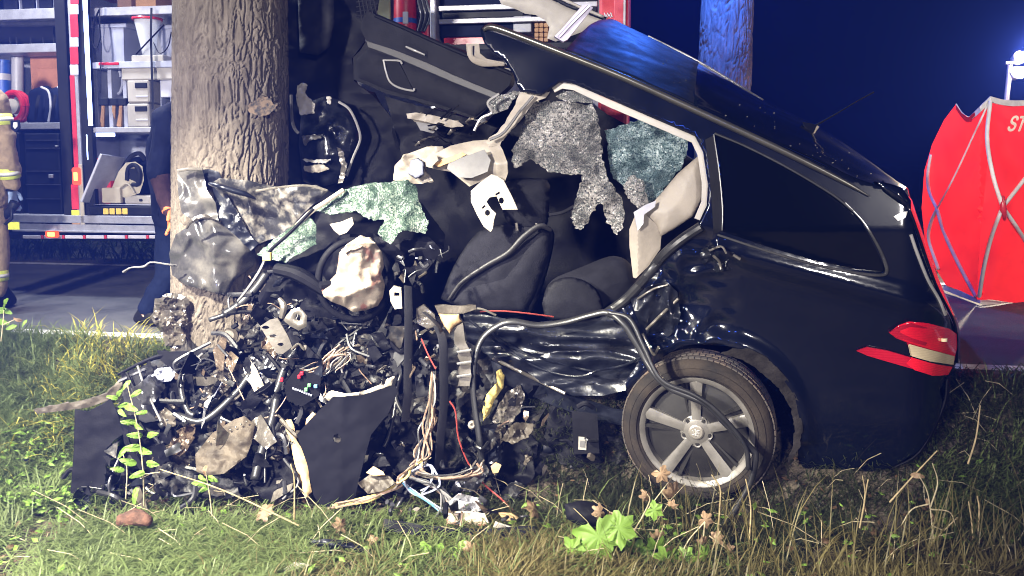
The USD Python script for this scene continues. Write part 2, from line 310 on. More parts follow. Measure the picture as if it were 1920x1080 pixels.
def area(x0, x1, y0, y1, dens=None):
    def s(r, n):
        p = np.stack([r.uniform(x0, x1, n), r.uniform(y0, y1, n)], 1)
        if dens is not None: p = p[r.uniform(0, 1, n) < dens(p[:, 0], p[:, 1])]
        return p
    return s
def clump(x, y, k, s): return np.clip((fbm(np.stack([x * k, y * k, 0 * x], -1), 3, s) - 0.33) * 4, 0.05, 1)
def right(x, lo, hi): return np.clip((x - lo) / (hi - lo), 0, 1)
def grass(n, ar, L, w, seed, m_, label, **kw): tag(obj('grass', blades(n, ar, L, w, seed, **kw), m_, smooth=False), label, 'grass', kind='stuff')
def off(x, y): return y - road_edge(x)
grass(80000, area(-2.6, 0.9, 2.62, 3.66, lambda x, y: clump(x, y, 3, 1) * (1 - 0.9 * right(x, -0.95, -0.1)) * (1 - 0.93 * ((y > 3.36) & (x > -2.15)))), (0.10, 0.26), (0.0030, 0.0065), 11, 'blade_green', 'yellow green grass flattened along the front of the ditch', bend=(1.3, 2.4))
grass(66000, area(-4.4, -1.35, 3.5, 4.85, lambda x, y: clump(x, y, 2.2, 2) * (off(x, y) < -0.12) * (1 - 0.95 * ((y < 4.15) & (x > -1.85)))), (0.12, 0.30), (0.0035, 0.0075), 12, 'blade_green', 'long green verge grass left of the big tree')
grass(700, area(-2.6, -1.5, 3.8, 4.7, lambda x, y: (fbm(np.stack([x * 3, y * 3, 0 * x], -1), 2, 77) > 0.56) * (off(x, y) < -0.05)), (0.18, 0.32), (0.005, 0.009), 17, 'blade_yellow', 'yellowed grass tufts on the verge left of the big tree')
grass(52000, area(-1.2, 2.5, 2.6, 3.3, lambda x, y: clump(x, y, 3, 3) * (0.12 + 0.88 * right(x, -1.0, -0.2)) * (1 - 0.9 * right(y + 0.18 * right(x, 0.2, 0.8), 2.95, 3.2))), (0.08, 0.22), (0.003, 0.0062), 13, 'blade_dry', 'dry straw coloured grass in front of the wreck', bend=(0.8, 2.2))
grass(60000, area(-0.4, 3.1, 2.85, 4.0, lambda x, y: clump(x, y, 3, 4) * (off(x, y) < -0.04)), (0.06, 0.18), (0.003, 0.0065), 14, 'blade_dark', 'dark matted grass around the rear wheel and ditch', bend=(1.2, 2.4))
grass(22000, area(1.85, 3.5, 3.1, 4.1, lambda x, y: clump(x, y, 3, 6) * (off(x, y) < -0.14) * (off(x, y) > -0.8)), (0.10, 0.24), (0.0035, 0.007), 15, 'blade_green', 'green verge grass below the road behind the tail lamp')
grass(700, area(0.4, 2.6, 2.75, 3.35, lambda x, y: clump(x, y, 5, 9)), (0.22, 0.42), (0.003, 0.006), 18, 'blade_dry', 'long dry stalks standing over the dark grass', elev=(1.1, 1.57), bend=(0.2, 1.2))
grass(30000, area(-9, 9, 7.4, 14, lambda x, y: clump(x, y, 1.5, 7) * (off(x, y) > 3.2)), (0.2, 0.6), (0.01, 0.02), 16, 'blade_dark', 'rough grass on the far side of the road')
# ================================================================ trees
def trunk_mesh(base, r0, top, z1, na, nz, furrow, seed, flare=0.25, kx=9.0, kz=2.6, zbias=0.0):
    th = np.arange(na) * 2 * np.pi / na; z = np.linspace(-0.15, z1 - base[2], nz); T, Z = np.meshgrid(th, z); t = (Z + 0.15) / (z1 - base[2] + 0.15)
    r = r0 * (1 - 0.16 * t + flare * np.exp(-(Z + 0.0) / 0.28) * (1 + 0.5 * np.cos(5 * T + 1)) * 0.6)
    c, s = np.cos(T), np.sin(T)
    q = np.stack([c * r0 * kx * 2.2, s * r0 * kx * 2.2, Z * kz], -1)
    wq = q + 1.1 * np.stack([fbm(q * 0.6 + [0, 0, 7], 3, seed) - 0.5, fbm(q * 0.6 + 19, 3, seed + 1) - 0.5, (fbm(q * 0.5 + 31, 2, seed + 2) - 0.5) * 2.5], -1)
    n1 = np.abs(meshkit.noise(wq, seed) - 0.5) * 2; n2 = np.abs(meshkit.noise(wq * [1.5, 1.5, 2.1] + 11, seed + 3) - 0.5) * 2
    ridge = np.minimum(np.clip(n1 * 5.0, 0, 1), 0.30 + 0.70 * np.clip(n2 * 4.6, 0, 1)) ** 0.8
    fine = fbm(q * [2.5, 2.5, 5], 4, seed + 5) - 0.5
    r = r + furrow * (ridge - 1) + furrow * 0.30 * fine + 0.012 * (fbm(np.stack([c, s, Z * 1.2], -1) * 1.6, 2, seed + 6) - 0.5)
    cx = base[0] + (top[0] - base[0]) * t; cy = base[1] + (top[1] - base[1]) * t
    v = np.stack([cx + c * r, cy + s * r, base[2] + Z], -1).reshape(-1, 3)
    j = np.arange(na); k = (j + 1) % na; f = []
    for i in range(nz - 1): f += [np.stack([i * na + j, i * na + k, (i + 1) * na + k], 1), np.stack([i * na + j, (i + 1) * na + k, (i + 1) * na + j], 1)]
    N = len(v); v = np.vstack([v, [[cx[-1].mean(), cy[-1].mean(), z1]]]); f.append(np.stack([(nz - 1) * na + j, (nz - 1) * na + k, np.full(na, N)], 1))
    return trimesh.Trimesh(v, np.vstack(f), process=False)
def limbs(base, r, n, seed, up=(0.6, 1.6), ln=(1.5, 3.0)):
    rg = np.random.default_rng(seed); out = []
    for k in range(n):
        a = 2 * np.pi * (k + rg.uniform(0, 0.6)) / n; L = rg.uniform(*ln); e = rg.uniform(*up)
        p = [np.array(base) + np.array([math.cos(a) * L * t, math.sin(a) * L * t, e * L * t * (1 - 0.2 * t)]) + rg.normal(0, 0.06, 3) * t for t in np.linspace(0, 1, 5)]
        out.append(tube(spline(p, 4), np.linspace(r * 0.5, r * 0.1, 8), 10))
    return cat_(out)
def crown(center, rad, n, seed):
    rg = np.random.default_rng(seed); d = rg.normal(0, 1, (n, 3)); d /= np.linalg.norm(d, axis=1, keepdims=True)
    p = np.array(center) + d * (rg.uniform(0.35, 1, n) ** 0.6)[:, None] * rad
    keep = fbm(p * 0.9, 3, seed) > 0.46; p = p[keep]; n = len(p); a = rg.normal(0, 1, (n, 3)); a /= np.linalg.norm(a, axis=1, keepdims=True); b = np.cross(a, rg.normal(0, 1, (n, 3))); b /= np.linalg.norm(b, axis=1, keepdims=True)
    s = rg.uniform(0.05, 0.10, n)[:, None]; v = np.stack([p - a * s, p + b * s * 0.5, p + a * s, p - b * s * 0.5], 1).reshape(-1, 3); k = np.arange(n)[:, None] * 4
    return v, np.concatenate([k + [0, 1, 2], k + [0, 2, 3]], 1).reshape(-1, 3)
tA = P(430, 655, 4.42); tB = P(437, 0, 4.42)
t = thing('oak_tree', 'thick brown furrowed tree trunk that the wreck is wrapped around', 'tree')
obj('trunk', trunk_mesh((tA[0], tA[1], 0.42), 0.322, (tB[0] + 0.06, tB[1], 0), 4.6, 420, 760, 0.018, 21, flare=-0.04, kx=17.0, kz=7.5), 'bark', t, smooth=True)
obj('limb', limbs((tB[0] + 0.05, tB[1], 4.45), 0.3, 6, 3), 'bark', t)
obj('crown', crown((tB[0], tB[1], 7.6), (3.0, 3.0, 2.0), 9000, 5), 'leaf_green', t, smooth=False)
sc = [P(*q) for q in ((478, 208, 4.13), (495, 190, 4.12), (500, 205, 4.115), (488, 215, 4.12))]
obj('bark_scar', sheet([(462, 205), (475, 188), (492, 180), (508, 188), (520, 198), (512, 210), (494, 218), (476, 214)], 4.105, 0.02, 4, crumple=0.012, cs=0.04, rag=1.5, seed=4), 'bark_gash', t, label='pale and charred gash in the bark')
cA, cB = P(1352, 330, 8.6), P(1356, 0, 8.6)
t = thing('roadside_tree', 'grey furrowed trunk lit blue, right of the fire engine', 'tree')
obj('trunk', trunk_mesh((cA[0] - 0.02, cA[1], 0.5), 0.30, (cB[0] + 0.07, cB[1], 0), 5.2, 220, 420, 0.020, 33, flare=0.4, kx=9, kz=4.0), 'bark_grey', t, smooth=True)
obj('limb', limbs((cB[0] + 0.1, cB[1], 5.0), 0.26, 6, 6), 'bark_grey', t)
obj('crown', crown((cB[0], cB[1], 8.2), (2.8, 2.8, 2.2), 7000, 8), 'leaf_green', t, smooth=False)
# ================================================================ night air, its haze coloured blue to stand in for a lens veil
M['haze'] = usdkit.material(stage, '/World/Looks/haze', {'v': ('principled_volume', {'color': (0.06, 0.13, 1.0), 'density': 0.0072, 'anisotropy': 0.2})}, [], volume='v.volume')
obj('haze', box((-170, -170, -1.4), (170, 170, 11.0)), 'haze', smooth=False, kind='stuff')
# ================================================================ fire engine and its equipment
for n, c, r, k in (('engine_red', (0.42, 0.02, 0.03), 0.3, {}), ('reflective_red', (0.45, 0.03, 0.05), 0.35, {}), ('reflective_grey', (0.42, 0.40, 0.45), 0.35, {}), ('reflective_yellow', (0.55, 0.58, 0.06), 0.4, {}),
                   ('locker_wall', (0.26, 0.27, 0.34), 0.4, {}), ('dark_plastic', (0.010, 0.011, 0.016), 0.5, {'specular_ior_level': 0.15}), ('black_rubber', (0.010, 0.010, 0.012), 0.6, {'specular_ior_level': 0.15}), ('grey_tub', (0.24, 0.25, 0.33), 0.45, {}), ('cream_plastic', (0.28, 0.26, 0.24), 0.5, {}),
                   ('cardboard', (0.17, 0.10, 0.07), 0.85, {}), ('orange_panel', (0.42, 0.18, 0.11), 0.6, {}), ('blue_plastic', (0.02, 0.07, 0.35), 0.4, {}), ('red_plastic', (0.42, 0.015, 0.03), 0.35, {}), ('white_plastic', (0.36, 0.36, 0.42), 0.4, {}),
                   ('strap_black', (0.01, 0.01, 0.014), 0.8, {'specular_ior_level': 0.1}), ('beige_plastic', (0.32, 0.28, 0.22), 0.5, {}), ('amber_square', (0.62, 0.42, 0.08), 0.4, {}), ('wood_handle', (0.34, 0.19, 0.10), 0.6, {}), ('navy_fabric', (0.008, 0.011, 0.03), 0.85, {'specular_ior_level': 0.1}), ('olive_panel', (0.33, 0.36, 0.20), 0.6, {})):
    mat(n, c, r, var=0.12, scale=7, rvar=0.08, **k)
mat('aluminium', (0.32, 0.32, 0.37), 0.4, 0.35, var=0.12, scale=14, bump=0.001, bscale=40)
mat('steel_dark', (0.12, 0.12, 0.13), 0.4, 0.8, var=0.3, scale=9)
glow('led_white', (0.42, 0.52, 1.0), 6.5); glow('marker_red', (1.0, 0.05, 0.02), 6.0); glow('marker_amber', (1.0, 0.12, 0.02), 2.2); glow('marker_core', (1.0, 0.34, 0.07), 9.0); glow('flood_white', (1.0, 0.86, 0.66), 130.0); glow('beacon_blue', (0.02, 0.10, 1.0), 40.0)
M['clear_plastic'] = usdkit.material(stage, '/World/Looks/clear_plastic', {'d': ('principled_bsdf', {'base_color': (0.6, 0.62, 0.68), 'roughness': 0.2}), 't': ('transparent_bsdf', {}), 'm': ('mix_closure', {'fac': 0.5})},
    [('t.BSDF', 'm.closure1'), ('d.BSDF', 'm.closure2')], surface='m.closure')
_a = np.array([1, RS, 0]) / math.hypot(1, RS); _b = np.array([-_a[1], _a[0], 0.0]); _o = P(145, 447, 6.2); _o = np.array([_o[0], _o[1], 0.546])
TT = np.eye(4); TT[:3, 0], TT[:3, 1], TT[:3, 2], TT[:3, 3] = _a, _b, (0, 0, 1), _o
def TL(u, v, b):
    """Truck coordinates (along, into, up) of the point on the plane b behind the engine's near side that lies at pixel (u, v)."""
    C = np.array([0, 0, EYE]); d = P(u, v, 1.0) - C; s = (b - (C - _o) @ _b) / (d @ _b); w = C + d * s - _o
    return np.array([w @ _a, b, w[2]])
def TW(m): m = m.copy(); m.apply_transform(TT); return m
def tb(u0, v0, u1, v1, b, depth, ch=0.004):
    p, q = TL(u0, v0, b), TL(u1, v1, b); return TW(box((p[0], b, q[2]), (q[0], b + depth, p[2]), ch))
def tt(pts, r, n=8, k=6, **kw): return TW(tube(spline([TL(*q) for q in pts], k), r, n, **kw))
FE = thing('fire_engine', 'red fire engine with open lit equipment lockers along its side', 'fire engine', loc=_o, rz=math.degrees(math.atan2(_a[1], _a[0])))
FT = np.linalg.inv(TT)
def fe(name, mesh, mat_, parent=None, label=None, smooth=35):
    m = mesh.copy(); m.apply_transform(FT); return obj(name, m, mat_, parent or FE, smooth, label)
# carcass: rear wall, floor, roof, dividers
BK = 0.62
body = fe('body', tb(-900, -140, 1172, 418, BK, 1.7, 0.02), 'engine_red')
fe('roof_panel', tb(-900, -175, 1172, -62, 0.0, 2.3, 0.03), 'engine_red')
fe('locker_back', tb(-880, -60, 1120, 404, BK - 0.012, 0.01), 'locker_wall')
fe('floor_panel', tb(-900, 404, 1150, 414, 0.02, BK - 0.04), 'aluminium')
for u in (-330, 138, 480, 815): fe('locker_divider', tb(u - 6, -60, u + 6, 404, 0.10, BK - 0.12), 'locker_wall')
fe('sill', tb(-900, 404, 1150, 416, -0.03, 0.05), 'aluminium'); fe('skirt', tb(-900, 417, 1150, 432, 0.05, 0.9), 'dark_plastic')
st = fe('step', tb(22, 434, 1100, 447, -0.12, 0.42), 'aluminium')
for k in range(14): fe('tread_rib', tb(24, 432.6, 1098, 434.4, -0.10 + 0.028 * k, 0.010, 0), 'aluminium', st)
for k in range(18):
    u = 42 + 39.5 * k; fe('reflective_mark', tb(u, 441, u + 34, 448, -0.126, 0.008), 'reflective_grey', st); fe('reflective_mark', tb(u + 34, 441, u + 39, 448, -0.126, 0.008), 'reflective_red', st)
for u in (60, 330, 620, 900): fe('step_bracket', tb(u, 416, u + 16, 436, 0.0, 0.06), 'steel_dark')
# the reflective post between two lockers
post = fe('corner_post', tb(122, -60, 158, 432, -0.02, 0.10, 0.008), 'aluminium', label='silver post with a red reflective strip')
z = [-60, -20, 8, 27, 70, 88, 121, 141, 316]
for k in range(len(z) - 1): fe('reflective_strip', tb(130, z[k] + 0.4, 147, z[k + 1] - 0.4, -0.026, 0.008), 'reflective_red' if k % 2 == 1 or k == 7 else 'reflective_grey', post)
fe('reflective_strip', tb(132, 346, 148, 393, -0.026, 0.008), 'reflective_red', post); fe('reflective_strip', tb(133, 394, 149, 413, -0.026, 0.008), 'reflective_yellow', post); fe('reflective_strip', tb(134, 414, 150, 430, -0.026, 0.008), 'wood_handle', post)
fe('edge_seal', tb(158, -60, 159.6, 430, 0.0, 0.05), 'black_rubber', post); fe('edge_seal', tb(117, -60, 121, 430, 0.0, 0.05), 'black_rubber', post)
fe('post_joint', tb(146, 308, 159, 432, -0.03, 0.012), 'beige_plastic', post)
fe('marker_light', tb(132.5, 314, 149.5, 347, -0.05, 0.03, 0.012), 'marker_red', label='glowing red marker light on the post')
fe('lamp_core', tb(137, 323, 145, 339, -0.054, 0.01, 0.004), 'marker_core'); fe('lamp_core', tb(88, 435.5, 102, 443.5, -0.159, 0.01, 0.004), 'marker_core')
fe('marker_light', tb(82, 433, 108, 446, -0.155, 0.03, 0.012), 'marker_amber', label='glowing amber marker light on the step')
for u, w in ((480, 14), (815, 10)):
    p2 = fe('corner_post', tb(u - w, -60, u + w - 5, 432, -0.02, 0.1, 0.008), 'aluminium')
end = fe('end_panel', tb(1124, -60, 1172, 432, -0.03, 0.7, 0.02), 'engine_red'); fe('reflective_strip', tb(1152, -60, 1168, 200, -0.036, 0.008), 'reflective_red', end); fe('reflective_strip', tb(1168.5, -60, 1171, 200, -0.036, 0.008), 'reflective_grey', end)
for k in range(5): fe('white_mark', TW(tube([TL(1133 + 3 * k, 24 + (k % 2) * 3, -0.034), TL(1136 + 3 * k, 33 - (k % 3), -0.034)], 0.004, 5)), 'white_plastic', end)
# locker lamps
for u, v0, v1 in ((163, -40, 236), (163, 252, 300), (330, -40, 236)): fe('locker_lamp', tb(u - 2.6, v0, u + 1.8, v1, -0.006, 0.014), 'led_white')
fe('locker_lamp', tb(166, 249, 212, 256, 0.06, 0.03), 'led_white'); fe('locker_lamp', tb(150, -45, 330, -41, 0.12, 0.05), 'led_white'); fe('locker_lamp', tb(20, 98, 60, 101, 0.3, 0.03), 'led_white'); fe('locker_lamp', tb(-100, -45, 110, -41, 0.12, 0.05), 'led_white')
# shelves
def shelf(u0, u1, v, b=0.05, d=BK - 0.07, t=6, m_='aluminium'): return fe('shelf', tb(u0, v, u1, v + t, b, d), m_)
shelf(-300, 117, 28); shelf(-300, 117, 91, 0.08, m_='aluminium'); shelf(-300, 117, 233, t=9)
shelf(162, 472, 15, 0.1); shelf(162, 472, 117, 0.04, t=6, m_='locker_wall'); shelf(162, 472, 239, 0.02, t=8); shelf(162, 472, 384, 0.0, t=2)
shelf(822, 1120, 11, 0.03, 0.03, t=0.9); shelf(822, 1120, 36, 0.03, 0.03, t=0.9); fe('dark_lining', tb(822, -60, 1118, 84, BK - 0.05, 0.02), 'dark_plastic'); shelf(485, 808, 78, 0.1); shelf(822, 1120, 84, 0.06, t=5, m_='dark_plastic')
fe('red_edge', tb(184, 117, 222, 121.5, 0.032, 0.012, 0.004), 'red_plastic')
for u in (178, 205, 233): fe('slot_divider', TW(box(TL(u, 240, 0.1) + [0, 0, 0], TL(u + 2.5, 128, 0.1) + [0, 0.35, 0], 0.003)), 'locker_wall')
for u in (300, 318): fe('slot_divider', tb(u, 130, u + 2.5, 239, 0.1, 0.35), 'locker_wall')
for u, v in ((33, 0), (65, 0), (98, 0)): fe('slot_divider', tb(u, -60, u + 3, 28, 0.06, 0.3), 'locker_wall')
dr = fe('drawer', tb(166, 386, 290, 404, -0.015, 0.5, 0.008), 'dark_plastic')
for k in range(4): fe('amber_square', tb(192.5 + 12 * k, 391, 203 + 12 * k, 402, -0.021, 0.008), 'amber_square', dr)
cab = fe('drawer_cabinet', tb(44, 250, 116, 402, 0.03, 0.5, 0.008), 'dark_plastic'); fe('drawer_cabinet', tb(-300, 250, 42, 402, 0.03, 0.5, 0.008), 'dark_plastic')
for v in (262, 277, 320, 345, 372): fe('drawer_line', tb(48, v, 112, v + 2.0, 0.022, 0.01, 0), 'steel_dark', cab)
fe('latch', tb(90, 327, 98, 334, 0.012, 0.02), 'aluminium', cab); fe('latch', tb(102, 272, 107, 276, 0.012, 0.02), 'aluminium', cab)
fe('chassis', tb(-880, 432, 1140, 452, 1.0, 0.5), 'steel_dark')
for u in (640, 860):
    w = lathe([(0.12, -0.14), (0.34, -0.14), (0.46, -0.11), (0.48, 0.0), (0.46, 0.11), (0.34, 0.14), (0.12, 0.14)], 28); w.apply_transform(trimesh.transformations.rotation_matrix(math.pi / 2, (1, 0, 0))); c = TL(u, 447, 0.5); w.apply_translation((c[0], 0.5, 0.485)); fe('wheel', TW(w), 'black_rubber')
bc = lathe([(0.0, 0.16), (0.06, 0.15), (0.09, 0.10), (0.095, 0.0), (0.0, 0.0)], 20); bc.apply_translation(TL(1090, -176, 0.5)); fe('beacon', TW(bc), 'beacon_blue')
# ---- things kept in the lockers
def keep(name, label, cat, mesh, m_, group=None, smooth=35): return obj(name, mesh, m_, None, smooth, label, cat, group)
keep('cardboard_box', 'brown cardboard box at the edge of the top shelf', 'box', tb(218, -25, 246, 14.5, 0.14, 0.3), 'cardboard'); keep('cardboard_box', 'darker brown box on the top shelf beside the trunk', 'box', tb(247, -30, 292, 14.5, 0.2, 0.3), 'wood_handle')
def tub(u0, v0, u1, v1, b, d, taper=0.86):
    p, q = TL(u0, v0, b), TL(u1, v1, b); o = []
    for s, zz in ((taper, q[2]), (1.0, p[2])):
        c = (p[0] + q[0]) / 2; w = (q[0] - p[0]) / 2 * s; dd = d / 2 * s
        o += [(c + sx * w, b + d / 2 + sy * dd, zz) for sx, sy in ((-1, -1), (1, -1), (1, 1), (-1, 1))]
    return TW(trimesh.convex.convex_hull(np.array(o)))
t = thing('storage_tub', 'large grey plastic tub on the middle shelf behind a hanging strap', 'tub'); obj('tub_body', tub(172, 50, 234, 116, 0.16, 0.3), 'grey_tub', t); obj('tub_rim', tb(170, 45.5, 236, 51, 0.15, 0.33), 'grey_tub', t)
t = thing('storage_tub', 'grey plastic tub on the middle shelf right of the funnel bucket', 'tub'); obj('tub_body', tub(296, 52, 352, 116, 0.2, 0.3), 'grey_tub', t); obj('tub_rim', tb(294, 47.5, 354, 53, 0.19, 0.33), 'grey_tub', t)
t = thing('funnel_bucket', 'clear tapered bucket with a red rim', 'bucket'); c = TL(276, 104, 0.12); s = (TL(300, 60, 0.12)[0] - TL(252, 60, 0.12)[0]) / 2; h = TL(276, 35, 0.12)[2] - c[2]
w = lathe([(0, 0.004), (0.42 * s, 0.0), (0.5 * s, 0.2 * h), (0.92 * s, h), (0.88 * s, h), (0.46 * s, 0.2 * h), (0.38 * s, 0.02 * h), (0, 0.02 * h)], 28); w.apply_translation((c[0], 0.14, c[2])); obj('bucket_body', TW(w), 'clear_plastic', t, True)
w = lathe([(0.88 * s, h - 0.008), (1.02 * s, h - 0.012), (1.04 * s, h + 0.006), (0.9 * s, h + 0.008), (0.88 * s, h - 0.008)], 28); w.apply_translation((c[0], 0.14, c[2])); obj('rim', TW(w), 'red_plastic', t, True)
obj('base_block', tb(246, 104, 306, 116.5, 0.08, 0.16), 'cream_plastic', t)
t = thing('hanging_strap', 'black webbing strap with a loop hanging beside the post', 'strap')
obj('webbing', tt([(187, 12, 0.02), (187, 40, 0.015), (190, 90, 0.012), (188, 140, 0.012), (188, 174, 0.012)], 0.011, 6, flat=0.25), 'strap_black', t); obj('loop', tt([(186, 18, 0.015), (176, 45, 0.01), (174, 78, 0.01), (181, 90, 0.01), (188, 70, 0.01), (186, 45, 0.01)], 0.007, 6, flat=0.4), 'strap_black', t)
t = thing('hanging_strap', 'black webbing strap crossing the funnel bucket', 'strap')
obj('webbing', tt([(284, 15, 0.02), (283, 60, 0.015), (284, 110, 0.012), (286, 170, 0.01), (286, 205, 0.01)], 0.015, 6, flat=0.3), 'strap_black', t); obj('tail', tt([(308, 46, 0.03), (285, 70, 0.0), (268, 88, 0.02), (255, 102, 0.03)], 0.011, 6, flat=0.35), 'strap_black', t); obj('loop', tt([(288, 80, 0.02), (297, 98, 0.015), (306, 98, 0.015), (316, 85, 0.02), (321, 60, 0.03)], 0.006, 6, flat=0.5), 'strap_black', t)
for k, (v0, v1, l) in enumerate(((122, 149, 'cream drawer crate, topmost of the stack under the middle shelf'), (150, 192, 'cream drawer crate in the middle of the stack'), (194, 238, 'cream drawer crate at the bottom of the stack'))):
    t = thing('storage_crate', l, 'crate'); u0 = 226 if k == 0 else 237; obj('crate_body', tb(u0, v0, 280 if k else 330, v1, 0.06, 0.4, 0.01), 'cream_plastic', t)
    if k: obj('handle_slot', tb(252, v0 + 5, 275, v0 + 15, 0.052, 0.012), 'dark_plastic', t); obj('label_plate', tb(254, v0 + 29, 277, v0 + 32, 0.054, 0.008), 'white_plastic', t)
keep('lidded_box', 'small white box with a blue lid under the shelf beside the trunk', 'box', tb(300, 146, 330, 182, 0.1, 0.3), 'white_plastic'); keep('box_lid', 'flat blue lid lying on the small white box', 'lid', tb(299, 142, 331, 146, 0.09, 0.32), 'blue_plastic')
for k in range(3):
    rr = 0.085 - 0.012 * k; c = TL(215 + 6 * k, 182, 0.14 + 0.07 * k); ph = np.linspace(0.2, 2 * np.pi * 2.6, 60)
    pts = np.stack([c[0] + rr * np.cos(ph) * 0.55, 0.16 + 0.07 * k + 0.02 * ph / 6, c[2] + 0.05 + rr + rr * 1.1 * np.sin(ph) * 1.15], 1)
    keep('coiled_hose', ('grey hose coiled in the left slot of the rack', 'grey hose coiled behind the front coil', 'grey hose coiled deepest in the rack')[k], 'hose', TW(tube(pts, 0.011, 6)), 'grey_tub' if k % 2 == 0 else 'steel_dark')
for k, (u, l) in enumerate(((193, 'short tool with a dark red wooden handle, left in the rack'), (213, 'wooden handled axe standing in the middle of the rack'), (226, 'wooden handled hatchet right in the tool rack'))):
    t = thing('hand_tool', l, 'tool'); obj('handle', tt([(u - 2, 236, 0.14), (u, 215, 0.12), (u + 1, 196, 0.1)], [0.022, 0.016, 0.014], 8), 'wood_handle', t); obj('head', tb(u - 9, 184, u + 10, 197, 0.06, 0.06), 'dark_plastic', t)
t = thing('fuel_can', 'red plastic fuel can on the locker floor beside the post', 'fuel can'); obj('can_body', tb(166, 307, 206, 383, 0.14, 0.2, 0.02), 'red_plastic', t); obj('handle', tt([(168, 308, 0.22), (174, 300, 0.22), (190, 300, 0.22), (197, 308, 0.22)], 0.012, 8), 'red_plastic', t); obj('cap', tb(196, 302, 204, 309, 0.2, 0.06, 0.01), 'red_plastic', t)
keep('ramp_board', 'white slanting board between the fuel can and the cutter', 'board', TW(bar(TL(175, 380, 0.06), TL(212, 292, 0.1), 0.02, 0.30, up=(0, 1, 0), ch=0.004)), 'white_plastic'); keep('tool_plate', 'beige plate lying at the foot of the white board', 'plate', tb(190, 352, 226, 381, 0.03, 0.04), 'beige_plastic')
t = thing('power_cutter', 'beige and black power cutter with a loop handle', 'power cutter')
pc = [(210, 352), (222, 322), (236, 305), (254, 303), (267, 312), (270, 338), (262, 362), (236, 371), (216, 366)]
obj('housing', TW(trimesh.Trimesh(*(lambda m: (m.vertices, m.faces))(trimesh.util.concatenate([trimesh.convex.convex_hull(np.array([TL(u, v, b) for u, v in pc for b in (0.06, 0.2)]))])))), 'beige_plastic', t)
obj('guard', tt([(238, 338, 0.05), (240, 316, 0.04), (252, 309, 0.04), (262, 322, 0.04), (260, 344, 0.05), (248, 346, 0.05)], 0.016, 8), 'dark_plastic', t); obj('vent', TW(trimesh.convex.convex_hull(np.array([TL(u, v, b) for u, v in ((241, 335), (244, 317), (255, 315), (262, 330), (258, 343)) for b in (0.045, 0.06)]))), 'dark_plastic', t)
obj('blade_arm', tt([(226, 352, 0.03), (240, 345, 0.03), (252, 362, 0.03)], 0.012, 6, flat=0.5), 'beige_plastic', t); obj('grip', tt([(236, 306, 0.1), (248, 292, 0.1), (262, 288, 0.1), (272, 300, 0.12)], 0.018, 8), 'dark_plastic', t); obj('foot', tb(232, 366, 288, 383, 0.06, 0.15, 0.01), 'cream_plastic', t); obj('button', tb(260, 373, 266, 378, 0.05, 0.02), 'dark_plastic', t)
keep('equipment_bag', 'dark bag behind the power cutter', 'bag', soft(hulls([((P(0, 0, 1) * 0 + TL(262, 330, 0.35), 0.16), (TL(290, 340, 0.35), 0.18))]), 0.05).apply_transform(TT), 'navy_fabric')
# left locker
for k, (u0, u1) in enumerate(((-40, -2), (2, 32), (37, 64), (69, 97), (102, 116))): keep('tool_case', ('black case on the top shelf cut by the picture edge', 'first whole black case on the top shelf', 'black case in the middle of the top shelf', 'black case with a light latch on the top shelf', 'narrow black case on the top shelf beside the post')[k], 'case', tb(u0, -40, u1, 27.5, 0.08, 0.3, 0.01), 'dark_plastic')
t = thing('rolled_tarpaulin', 'long black roll of tarpaulin strapped under the top shelf', 'tarpaulin')
obj('roll', tt([(-200, 64, 0.2), (0, 63, 0.2), (60, 65, 0.2), (112, 62, 0.2)], 0.075, 14), 'black_rubber', t); obj('roll', tt([(-200, 44, 0.16), (20, 45, 0.16), (112, 44, 0.16)], 0.03, 10), 'steel_dark', t)
for u in (18, 30, 57, 80, 100): obj('hook', tt([(u, 70, 0.1), (u + 2, 84, 0.1), (u + 7, 95, 0.1), (u + 13, 88, 0.1)], 0.006, 6), 'strap_black', t)
t = thing('equipment_box', 'salmon orange box in the left locker', 'box'); obj('box_body', tb(55, 98, 121, 200, 0.34, 0.2), 'orange_panel', t); obj('box_front', tb(70, 128, 119, 166, 0.325, 0.03), 'orange_panel', t); obj('box_top', tb(66, 100, 120, 106, 0.31, 0.05), 'cream_plastic', t)
t = thing('blue_canister', 'blue canister with a white band in the left locker', 'canister'); obj('canister_body', tt([(6, 185, 0.24), (6, 150, 0.24), (6, 112, 0.24)], [0.055, 0.06, 0.05], 16), 'blue_plastic', t); obj('band', tt([(6, 150, 0.24), (6, 138, 0.24)], 0.063, 16), 'white_plastic', t)
keep('white_cylinder', 'white upright cylinder beside the blue canister', 'cylinder', tt([(33, 190, 0.3), (33, 140, 0.3), (33, 98, 0.3)], 0.045, 16), 'white_plastic')
t = thing('hose_reel', 'red hose reel in the left locker behind the firefighter', 'hose reel'); c = TL(28, 200, 0.12)
for k in range(3):
    ph = np.linspace(0, 2 * np.pi, 30); obj('hose_turn', TW(tube(np.stack([c[0] + 0.09 * np.cos(ph), np.full(30, 0.1 + 0.03 * k), c[2] + 0.11 * np.sin(ph)], 1), 0.022, 8)), 'red_plastic', t)
w = lathe([(0, -0.02), (0.06, -0.02), (0.06, 0.02), (0, 0.02)], 20); w.apply_transform(trimesh.transformations.rotation_matrix(math.pi / 2, (1, 0, 0))); w.apply_translation((c[0], 0.1, c[2])); obj('hub', TW(w), 'cream_plastic', t)
